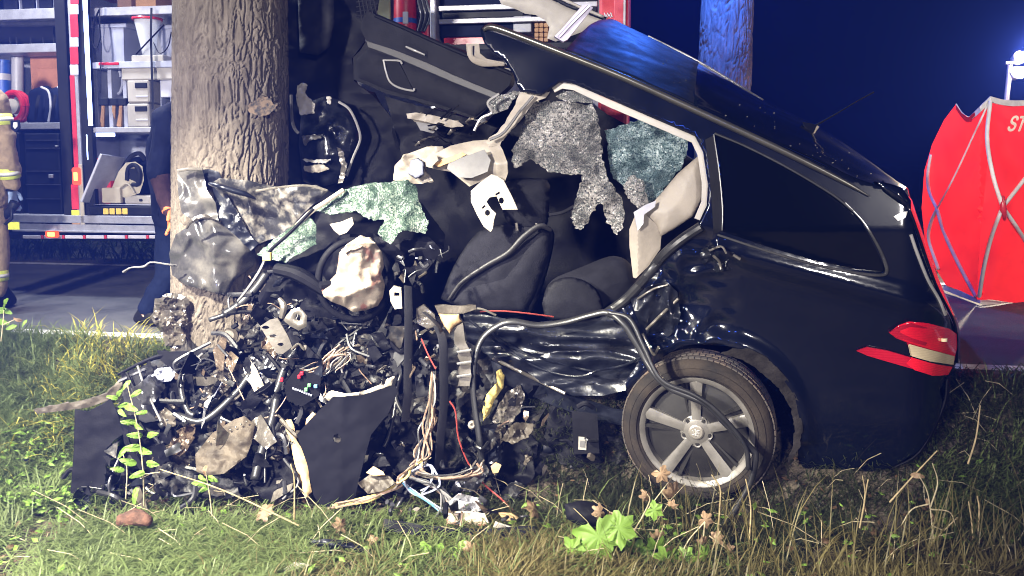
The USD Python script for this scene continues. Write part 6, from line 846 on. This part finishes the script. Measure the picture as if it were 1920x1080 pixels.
for k in range(34):
    u, v = [(rg.uniform(260, 520), rg.uniform(690, 900)), (rg.uniform(430, 720), rg.uniform(560, 720)), (rg.uniform(690, 1000), rg.uniform(760, 930))][k % 3]; L = rg.uniform(18, 38); n_ = 7; th = np.sort(rg.uniform(0, 2 * np.pi, n_)) ; th = np.linspace(0, 2 * np.pi, n_, endpoint=False) + rg.uniform(-.3, .3, n_); rr = L * rg.uniform(.5, 1.1, n_); a_ = rg.uniform(0, 3.1); q = np.stack([rr * np.cos(th) * 1.5, rr * np.sin(th) * .8], 1) @ np.array([[math.cos(a_), math.sin(a_)], [-math.sin(a_), math.cos(a_)]]) + [u, v]
    cp('crumpled_metal', esh(q, rg.uniform(.06, .16), 0.005, 4, crumple=0.03, cs=0.05, fold=0.05, fs=0.06, fsc=(1, 1, 0.5), seed=500 + k, rag=0.8), ['foil_brown', 'engine_dark', 'trim_black', 'dirty_plate', 'steel_dark', 'crushed_paint', 'engine_dark'][k % 7], smooth=22)
# countless small torn pieces, each its own part
def scrap(n, area_, seed, d=(0.06, 0.2), sz=(6, 26), wts=None):
    rg = np.random.default_rng(seed); pol = Polygon(area_); x0, y0, x1, y1 = pol.bounds; k = 0
    kinds = ['torn_hose', 'plastic_shard', 'broken_bracket', 'foil_shred', 'pipe_stub', 'connector', 'wire']
    while k < n:
        u, v = rg.uniform(x0, x1), rg.uniform(y0, y1)
        if not pol.contains(Point(u, v)): continue
        k += 1; kind = kinds[rg.choice(7, p=wts if wts is not None else (0.18, 0.26, 0.16, 0.10, 0.10, 0.08, 0.12))]; a_ = rg.uniform(0, math.pi); L = rg.uniform(*sz); dd = rg.uniform(*d); c_, s_ = math.cos(a_), math.sin(a_)
        if kind in ('torn_hose', 'wire', 'pipe_stub'):
            L *= 2.4 if kind != 'pipe_stub' else 1.2; b_ = rg.normal(0, L * 0.22, 2)
            m = epx([(u - c_ * L / 2, v - s_ * L / 2, rg.uniform(-.02, .02)), (u + b_[0], v + b_[1], rg.uniform(-.02, .04)), (u + c_ * L / 2, v + s_ * L / 2, rg.uniform(-.02, .02))], {'torn_hose': rg.uniform(.006, .014), 'wire': rg.uniform(.0022, .004), 'pipe_stub': rg.uniform(.005, .011)}[kind], dd, 6, 4)
            mt = {'torn_hose': ['rubber_seal', 'trim_black', 'wire_dark'], 'wire': ['wire_tan', 'wire_dark', 'grey_tub', 'wire_tan', 'wire_dark'], 'pipe_stub': ['steel_dark', 'steel_dark', 'dirty_plate', 'trim_dark']}[kind]
        elif kind == 'connector':
            p = P(u, v, float(Ed(dd)(u, v))); h = np.array([L, L * 0.7, L * 0.6]) / 1500 * 3.8 / 2 * 0.8; m = box(-h, h, 0.002); m.apply_transform(trimesh.transformations.random_rotation_matrix(rg.random(3))); m.apply_translation(p); mt = ['trim_black', 'dirty_plate', 'trim_dark', 'trim_black', 'engine_dark']
        else:
            m_ = rg.integers(5, 9); th = np.sort(rg.uniform(0, 2 * np.pi, m_)); rr = L * rg.uniform(0.35, 1.0, m_); q = np.stack([rr * np.cos(th) * 1.4, rr * np.sin(th) * 0.75], 1); q = q @ np.array([[c_, s_], [-s_, c_]]) + [u, v]
            tx_, ty_ = rg.normal(0, 0.0016, 2)
            if Polygon(q).area < 12: k -= 1; continue
            m = sheet(q, lambda U, V: Ed(dd)(u, v) + tx_ * (U - u) + ty_ * (V - v), 0.004, 4, crumple=rg.uniform(.005, .03), cs=0.04, seed=int(rg.integers(1e6)))
            mt = {'plastic_shard': ['trim_black', 'trim_dark', 'trim_black', 'trim_black', 'crushed_paint'], 'broken_bracket': ['steel_dark', 'dirty_plate', 'trim_dark', 'trim_black', 'engine_dark'], 'foil_shred': ['foil', 'foil_brown', 'foil_brown', 'steel_dark', 'engine_dark']}[kind]
        cp(kind, m, mt[rg.integers(len(mt))], smooth=30)
A1 = [(250, 700), (330, 670), (440, 640), (480, 570), (560, 600), (740, 610), (760, 700), (600, 740), (560, 800), (545, 930), (300, 925), (215, 880)]
scrap(40, [(136, 880), (200, 840), (300, 800), (320, 930), (150, 945)], 112, (0.02, 0.14), (10, 34), (0.2, 0.4, 0.25, 0.0, 0.1, 0.0, 0.05)); scrap(120, A1, 101, (0.05, 0.2), (7, 32)); scrap(80, A1, 111, (0.06, 0.19), (18, 52), (0.2, 0.3, 0.25, 0.1, 0.15, 0.0, 0.0)); scrap(60, [(420, 560), (480, 500), (560, 500), (600, 600), (560, 690), (470, 680), (410, 640)], 102, (0.05, 0.22), (5, 20)); scrap(40, [(600, 640), (745, 620), (745, 710), (640, 735), (590, 760)], 103, (0.12, 0.24), (4, 16)); scrap(40, [(700, 720), (830, 640), (900, 690), (910, 870), (760, 940), (690, 900)], 104, (0.10, 0.2), (5, 20)); scrap(26, [(900, 700), (1060, 760), (1140, 800), (1100, 880), (920, 930)], 105, (-0.02, 0.08), (5, 20)); scrap(22, [(700, 930), (1000, 930), (1060, 960), (960, 985), (760, 985)], 106, (0.25, 0.38), (4, 16)); scrap(34, [(752, 600), (830, 590), (812, 700), (760, 700)], 107, (0.2, 0.3), (4, 12), (0.1, 0.1, 0.2, 0.25, 0.15, 0.1, 0.1)); scrap(24, [(740, 470), (870, 455), (780, 560), (730, 530)], 108, (0.35, 0.5), (4, 14))
# ================================================================ loose pieces on the grass
def loose(name, label, cat, mesh, m_, smooth=35, group=None): return obj(name, mesh, m_, None, smooth, label, cat, group)
loose('plastic_sheet', 'upright matt black plastic panel at the left end of the wreck', 'panel', sheet([(140, 768), (165, 772), (192, 758), (208, 747), (222, 780), (234, 812), (216, 824), (200, 840), (200, 880), (194, 928), (150, 932), (132, 925), (138, 850)], lambda u, v: 3.55 + 0.0008 * (u - 140), 0.008, 6, crumple=0.012, cs=0.1, seed=81), 'trim_dark')
loose('carpet_sheet', 'large black carpet panel with a hole standing under the dashboard', 'panel', sheet([(556, 815), (590, 778), (623, 745), (677, 742), (740, 722), (746, 735), (730, 772), (696, 815), (684, 857), (672, 905), (664, 940), (604, 952), (588, 930), (576, 870)], lambda u, v: 3.52 + 0.0004 * (v - 740) * -1 + 0.0004 * np.abs(u - 640), 0.01, 6, crumple=0.025, cs=0.12, seed=82, holes=[[(632 + 8 * math.cos(a), 822 + 9 * math.sin(a)) for a in np.linspace(0, 6.28, 9)[:-1]]]), 'carpet_black')
loose('dark_scrap', 'dark trim piece lying flat in the grass below the wires', 'trim', esh([(720, 972), (800, 985), (900, 992), (1000, 985), (1010, 1004), (900, 1012), (780, 1006), (716, 992)], 0.36, 0.02, 5, crumple=0.02), 'trim_black'); loose('dark_scrap', 'curved black trim under the rear of the front seat', 'trim', esh([(1058, 945), (1090, 938), (1130, 945), (1150, 962), (1130, 985), (1090, 990), (1062, 972)], 0.32, 0.02, 5, bulge=0.03, crumple=0.02), 'trim_black')
loose('white_shard', 'long pale plastic shard lying in the grass', 'shard', sheet([(928, 980), (945, 986), (990, 1000), (1040, 1024), (1036, 1031), (1000, 1026), (968, 1030), (945, 1026), (920, 1003)], 3.22, 0.006, 4, crumple=0.02, cs=0.06, seed=83), 'white_frame'); loose('white_strip', 'pale strip at the bottom edge of the picture', 'strip', sheet([(508, 1086), (540, 1062), (552, 1055), (580, 1060), (560, 1074), (530, 1092)], 2.92, 0.006, 4), 'white_frame')
loose('plastic_trim', 'black ribbed trim piece lying in the dry grass', 'trim', sheet([(576, 1016), (610, 1010), (650, 1014), (690, 1028), (702, 1036), (680, 1042), (640, 1036), (600, 1030)], 3.08, 0.02, 4, bulge=0.02, crumple=0.015, cs=0.05, seed=84), 'crushed_paint'); loose('brown_lump', 'brown earth lump in the green grass', 'lump', rumple(soft(hulls([[(P(228, 974, 3.22), .026), (P(250, 970, 3.28), .034), (P(274, 974, 3.2), .024)]]), 0.008, 2), 0.016, 28, 3), 'rust_brown')
loose('cream_plate', 'cream plate with a red smear under the wires', 'plate', sheet([(836, 964), (870, 962), (910, 966), (918, 984), (880, 988), (838, 982)], 3.28, 0.02, 4, crumple=0.01), 'stained_cream'); loose('small_cream_piece', 'small cream piece right of the stained plate', 'fragment', sheet([(935, 963), (960, 964), (972, 972), (960, 980), (944, 974)], 3.30, 0.012, 4), 'foam_cream')
loose('clear_film', 'crumpled clear film above the stained plate', 'film', sheet([(842, 940), (860, 926), (900, 934), (906, 955), (880, 966), (846, 962)], 3.34, 0.004, 4, crumple=0.04, cs=0.04, fold=0.03, fs=0.04, seed=85), 'stained_film', 20)
loose('bumper_strip', 'thin grey strip of bumper lying up the verge on the left', 'strip', sheet([(62, 768), (100, 760), (160, 750), (200, 738), (228, 706), (236, 712), (210, 748), (166, 764), (120, 770), (70, 776)], lambda u, v: 3.75 + 0.0006 * (u - 60), 0.012, 4, crumple=0.02, cs=0.05, seed=86), 'dirty_plate')
rg = np.random.default_rng(9)
for k in range(14):
    u, v = rg.uniform(30, 240), rg.uniform(850, 945); loose('splinter', ('small pale splinter by the black panel', 'small dark splinter by the black panel')[k % 2], 'splinter', sheet([(u, v), (u + rg.uniform(4, 12), v - rg.uniform(1, 6)), (u + rg.uniform(10, 22), v + rg.uniform(-3, 3)), (u + 5, v + rg.uniform(2, 5))], 3.62 + (900 - v) * 0.002, 0.004, 3), ('grey_shade', 'crushed_paint')[k % 2], 35, ('pale splinters', 'dark splinters')[k % 2])
# ================================================================ seedlings, stalks and leaves in the foreground
def leaf(c, size, tip, normal, lobes=True, cup=0.25, seed=0):
    rg = np.random.default_rng(seed); c = np.asarray(c, float); tip = np.asarray(tip, float); tip = tip / np.linalg.norm(tip); n = np.asarray(normal, float); n = n - tip * (n @ tip); n /= np.linalg.norm(n); s = np.cross(n, tip); m = 40; th = np.arange(m) * 2 * np.pi / m
    if lobes:
        r = 0.80 + 0.0 * th; 
        for a_, h_, w_ in ((0, .55, .30), (1.05, .45, .28), (-1.05, .45, .28), (2.1, .24, .3), (-2.1, .24, .3)):
            dd = np.abs((th - a_ + np.pi) % (2 * np.pi) - np.pi); r = np.maximum(r * 0.93, (0.70 + h_ * 0.75) * np.clip(1 - dd / (w_ * 2.6), 0, 1) ** 0.55)
        r = r * (1 + 0.06 * np.sin(th * 17 + seed)); r = r * (1 - 0.75 * np.exp(-((np.abs(th - np.pi)) / 0.25) ** 2))
    else: r = 1 / np.sqrt((np.cos(th) / 0.95) ** 2 + (np.sin(th) / (0.62 - 0.16 * np.cos(th))) ** 2)
    x, y = r * np.cos(th) * size, r * np.sin(th) * size * (1 if lobes else 0.62)
    rings = [np.array([[0, 0]])] + [np.stack([x * k, y * k], 1) for k in (0.5, 1.0)]
    q = np.vstack(rings); d2 = (q[:, 0] ** 2 + q[:, 1] ** 2) / size ** 2; h = -cup * size * d2 + 0.06 * size * np.sin(q[:, 1] / size * 9 + seed) + 0.05 * size * rg.normal(0, 1, len(q)) * (d2 > .05)
    h = h + 0.05 * size * np.abs(q[:, 1]) / size
    v = c + q[:, :1] * tip + q[:, 1:] * s + h[:, None] * n
    j = np.arange(m); k = (j + 1) % m; f = np.vstack([np.stack([np.zeros(m, int), 1 + j, 1 + k], 1), np.stack([1 + j, 1 + m + j, 1 + m + k], 1), np.stack([1 + j, 1 + m + k, 1 + k], 1)])
    return trimesh.Trimesh(v, f, process=False)
def plant(name, label, stems, leaves, Y, cat='plant', dry=(), group=None, r=0.0035, lobes=True, stem='stem_pale'):
    t = thing(name, label, cat, group); rg = np.random.default_rng(len(label))
    for st in stems: obj('stem', tpx([(u, v, Y + (y[0] if y else 0)) for u, v, *y in st], [r, r * 0.6], 6, 5), stem, t, True)
    for k, (u, v, s, *o) in enumerate(leaves):
        m_ = 'leaf_dry' if (o and o[0] == 'd') else 'leaf_green'; a_ = rg.uniform(0, 2 * np.pi) if len(o) < 2 else math.radians(o[1])
        tip = np.array([math.cos(a_), -0.35, -math.sin(a_) * 0.8]); nrm = np.array([rg.normal(0, 0.3), -1.0, 0.3 + rg.normal(0, .2)])
        obj('leaf', leaf(P(u, v, Y + rg.uniform(-.04, .04)), s * ((0.95 if m_ == 'leaf_dry' else 1.2) if lobes else 0.85) * Y / 1500, tip, nrm, lobes, 0.7 if m_ == 'leaf_dry' else 0.25, seed=k), m_, t, True)
    return t
plant('maple_seedling', 'bright green maple seedling with one large leaf before the wheel', [[(1160, 1085), (1150, 1040), (1128, 1005)], [(1152, 1045), (1190, 1050), (1225, 1040)], [(1152, 1050), (1100, 1050), (1068, 1035)]],
      [(1122, 1006, 52, 'g', 70), (1160, 990, 38, 'g', 20), (1072, 1030, 28), (1098, 1040, 32), (1190, 1040, 34), (1228, 1030, 30), (1250, 1050, 34), (1045, 1056, 30), (1180, 1066, 30, 'g'), (1120, 1054, 26, 'd', 260), (1216, 1062, 28), (1285, 1046, 24), (1300, 1064, 24), (1095, 1066, 28), (1320, 1040, 20), (1150, 1070, 26), (1260, 1074, 30), (1060, 1074, 26)], 3.02)
plant('maple_seedling', 'green maple seedling at the bottom left of the wires', [[(850, 1090), (845, 1055), (815, 1045)], [(846, 1055), (862, 1040)], [(845, 1060), (880, 1050), (885, 1032)]], [(806, 1056, 42, 'g', 200), (862, 1034, 28, 'g', 60), (785, 1066, 30), (850, 1062, 28), (884, 1026, 20, 'd', 100), (828, 1074, 30), (872, 1066, 24), (890, 1066, 18, 'd', 250)], 3.02)
plant('withered_seedling', 'withered seedling with pale leaves in front of the tyre', [[(1165, 1040), (1192, 990), (1215, 955), (1262, 893)], [(1200, 978), (1218, 940), (1214, 926)], [(1240, 922), (1258, 945)]], [(1240, 888, 24, 'd', 60), (1262, 925, 30, 'd', 260), (1226, 956, 20, 'g', 30), (1213, 930, 18, 'd', 110), (1125, 960, 20, 'd', 160), (1150, 968, 16, 'd', 100), (1258, 948, 16, 'd', 280)], 3.12)
plant('withered_seedling', 'withered seedling with hanging leaves right of the maple', [[(1270, 1060), (1290, 1015), (1322, 978)], [(1322, 978), (1318, 1020)], [(1330, 1005), (1362, 1028)]], [(1322, 974, 22, 'd', 20), (1318, 1018, 18, 'd', 270), (1342, 1008, 20, 'd', 330), (1366, 1030, 16, 'd', 320), (1232, 1010, 22, 'd', 270), (1255, 1036, 18, 'd', 200)], 3.08)
plant('leafy_seedling', 'tall leafy seedling growing before the left end of the wreck', [[(270, 948), (268, 880), (258, 800), (238, 718)], [(268, 890), (300, 885)], [(236, 935), (238, 880), (230, 850)]], [(236, 722, 14), (222, 738, 15), (254, 738, 14), (210, 745, 13), (244, 764, 20, 'g', 20), (228, 774, 14), (240, 792, 18, 'g', 190), (265, 774, 13), (284, 815, 18, 'g', 340), (252, 816, 18, 'g', 190), (246, 840, 22, 'g', 180), (270, 846, 20, 'g', 10), (240, 866, 20, 'g', 210), (284, 870, 20, 'g', 0), (256, 890, 18, 'g', 160), (252, 930, 20, 'g', 90), (230, 760, 12), (258, 800, 14, 'g', 30), (228, 850, 14, 'g', 120), (220, 880, 16, 'g', 200)], 3.32, lobes=False)
plant('leafy_seedling', 'short seedling with a pink bud under the grey casing', [[(398, 968), (392, 920), (384, 878)]], [(374, 906, 18, 'g', 190), (398, 898, 16, 'g', 20), (384, 916, 16), (383, 882, 12, 'd', 90), (378, 896, 12)], 3.28, lobes=False)
plant('leafy_seedling', 'bright leafy weed on the verge at the left picture edge', [[(2, 640), (6, 600), (8, 570)], [(4, 610), (30, 598)]], [(8, 570, 20, 'g'), (-4, 582, 20, 'g'), (14, 584, 14), (4, 604, 18), (32, 600, 10, 'd'), (20, 614, 12), (45, 606, 10, 'g')], 4.3, lobes=False)
plant('dry_plant', 'pale dry plant with drooping blades in the dark grass', [[(1752, 1030), (1745, 960), (1738, 920), (1722, 890)], [(1745, 950), (1758, 905), (1748, 868)], [(1742, 945), (1710, 955), (1690, 985)], [(1745, 955), (1780, 960), (1792, 985)], [(1746, 985), (1770, 995)]], [(1722, 892, 16, 'd'), (1742, 950, 18, 'd', 250), (1750, 975, 16, 'd', 270)], 3.15, lobes=False)
for k, (pts, l) in enumerate((([(1343, 1040), (1349, 960), (1350, 915), (1334, 890)], 'dry stalk bent over in front of the rim'), ([(1404, 1030), (1408, 960), (1404, 925), (1398, 898)], 'split pale stalk right of the tyre'), ([(1612, 990), (1622, 930), (1617, 892)], 'forked dry stalk below the rear bumper'), ([(1622, 930), (1628, 898)], 'short fork of the dry stalk below the rear bumper'), ([(1668, 942), (1710, 895), (1757, 845)], 'slanting twig under the rear corner'), ([(1826, 1035), (1822, 980), (1816, 940)], 'upright dry stalk near the right edge'), ([(1700, 1068), (1745, 1020), (1795, 970)], 'long slanting straw in the dry grass'), ([(1830, 1040), (1836, 960), (1832, 930)], 'second upright stalk near the right edge'), ([(1860, 1050), (1890, 1020), (1918, 1000)], 'slanting blade at the right picture edge'), ([(552, 975), (552, 900), (545, 870)], 'thin dry stem before the black panel'), ([(1815, 870), (1830, 820), (1838, 760)], 'thin grass stem behind the bumper'), ([(560, 985), (420, 920), (300, 880)], 'dry stem lying across the left end of the wreck'))): obj('dry_stalk', tpx([(u, v, 3.2) for u, v in pts], [0.0042, 0.0026], 6, 6), 'straw', None, True, l, 'stalk')
rg = np.random.default_rng(12)
for k, (u, v, s, Y, l) in enumerate(((437, 835, 18, 3.60, 'yellow leaf stuck to the grey casing'), (1002, 954, 26, 3.30, 'curled pale leaf beside the cream piece'), (640, 984, 22, 3.2, 'dry leaf in the straw grass'), (495, 958, 26, 3.3, 'broad dead leaf below the torn foam'), (700, 1010, 14, 3.1, 'small dry leaf right of the ribbed trim'), (970, 1018, 16, 3.1, 'dry leaf under the pale shard'))): obj('fallen_leaf', leaf(P(u, v, Y), s * Y / 1500, (math.cos(k * 2), -.3, .3 * math.sin(k)), (0.1, -.6, .8), True, 0.4, k), 'yellow_leaf' if k == 0 else 'leaf_dry', None, True, l, 'leaf')
def weeds(n, x0, x1, y0, y1, seed, h=(0.02, 0.12)):
    rg = np.random.default_rng(seed); out = []
    for k in range(n):
        x, y = rg.uniform(x0, x1), rg.uniform(y0, y1); z = float(ground_z(x, y)) + rg.uniform(*h); a_ = rg.uniform(0, 6.28); s = rg.uniform(0.010, 0.028); t_ = np.array([math.cos(a_), math.sin(a_), rg.normal(0.1, .3)]); t_ /= np.linalg.norm(t_); n_ = np.array([rg.normal(0, .3), -0.4 + rg.normal(0, .3), 1]); b_ = np.cross(n_, t_); b_ /= np.linalg.norm(b_); c = np.array([x, y, z])
        out.append([c - t_ * s, c + b_ * s * .5 - t_ * s * .1, c + t_ * s, c - b_ * s * .5 - t_ * s * .1, c + np.array([0, 0, .004])])
    v = np.array(out).reshape(-1, 3); k = np.arange(n)[:, None] * 5; return v, np.concatenate([k + [0, 1, 4], k + [1, 2, 4], k + [2, 3, 4], k + [3, 0, 4]], 1).reshape(-1, 3)
tag(obj('weeds', weeds(700, -2.7, -1.95, 3.45, 4.0, 3), 'leaf_green', smooth=False), 'low green weeds left of the black panel', 'weeds', kind='stuff'); tag(obj('weeds', weeds(700, -2.8, 3.0, 2.6, 3.5, 4, (0.01, 0.07)), 'leaf_green', smooth=False), 'scattered small weeds in the foreground grass', 'weeds', kind='stuff')
tag(obj('leaf_litter', weeds(900, -2.4, 2.2, 2.7, 3.9, 5, (0.0, 0.05)), 'litter', smooth=False), 'small dead leaves scattered over the ditch', 'leaves', kind='stuff')
def twigs(n, seed):
    rg = np.random.default_rng(seed); o = []
    for k in range(n):
        x, y = rg.uniform(-2.0, 2.4), rg.uniform(2.9, 3.7); z = float(ground_z(x, y)) + 0.02; a_ = rg.uniform(0, 6.28); L = rg.uniform(0.08, 0.3); d = np.array([math.cos(a_), math.sin(a_) * .5, rg.uniform(0, .8)]); o.append(tube([np.array([x, y, z]), np.array([x, y, z]) + d * L * .5 + [0, 0, .02], np.array([x, y, z]) + d * L], 0.0015, 4))
    return cat_(o)
tag(obj('twigs', twigs(170, 6), 'stem_pale', smooth=False), 'dry stems and twigs lying about the wreck', 'twigs', kind='stuff')
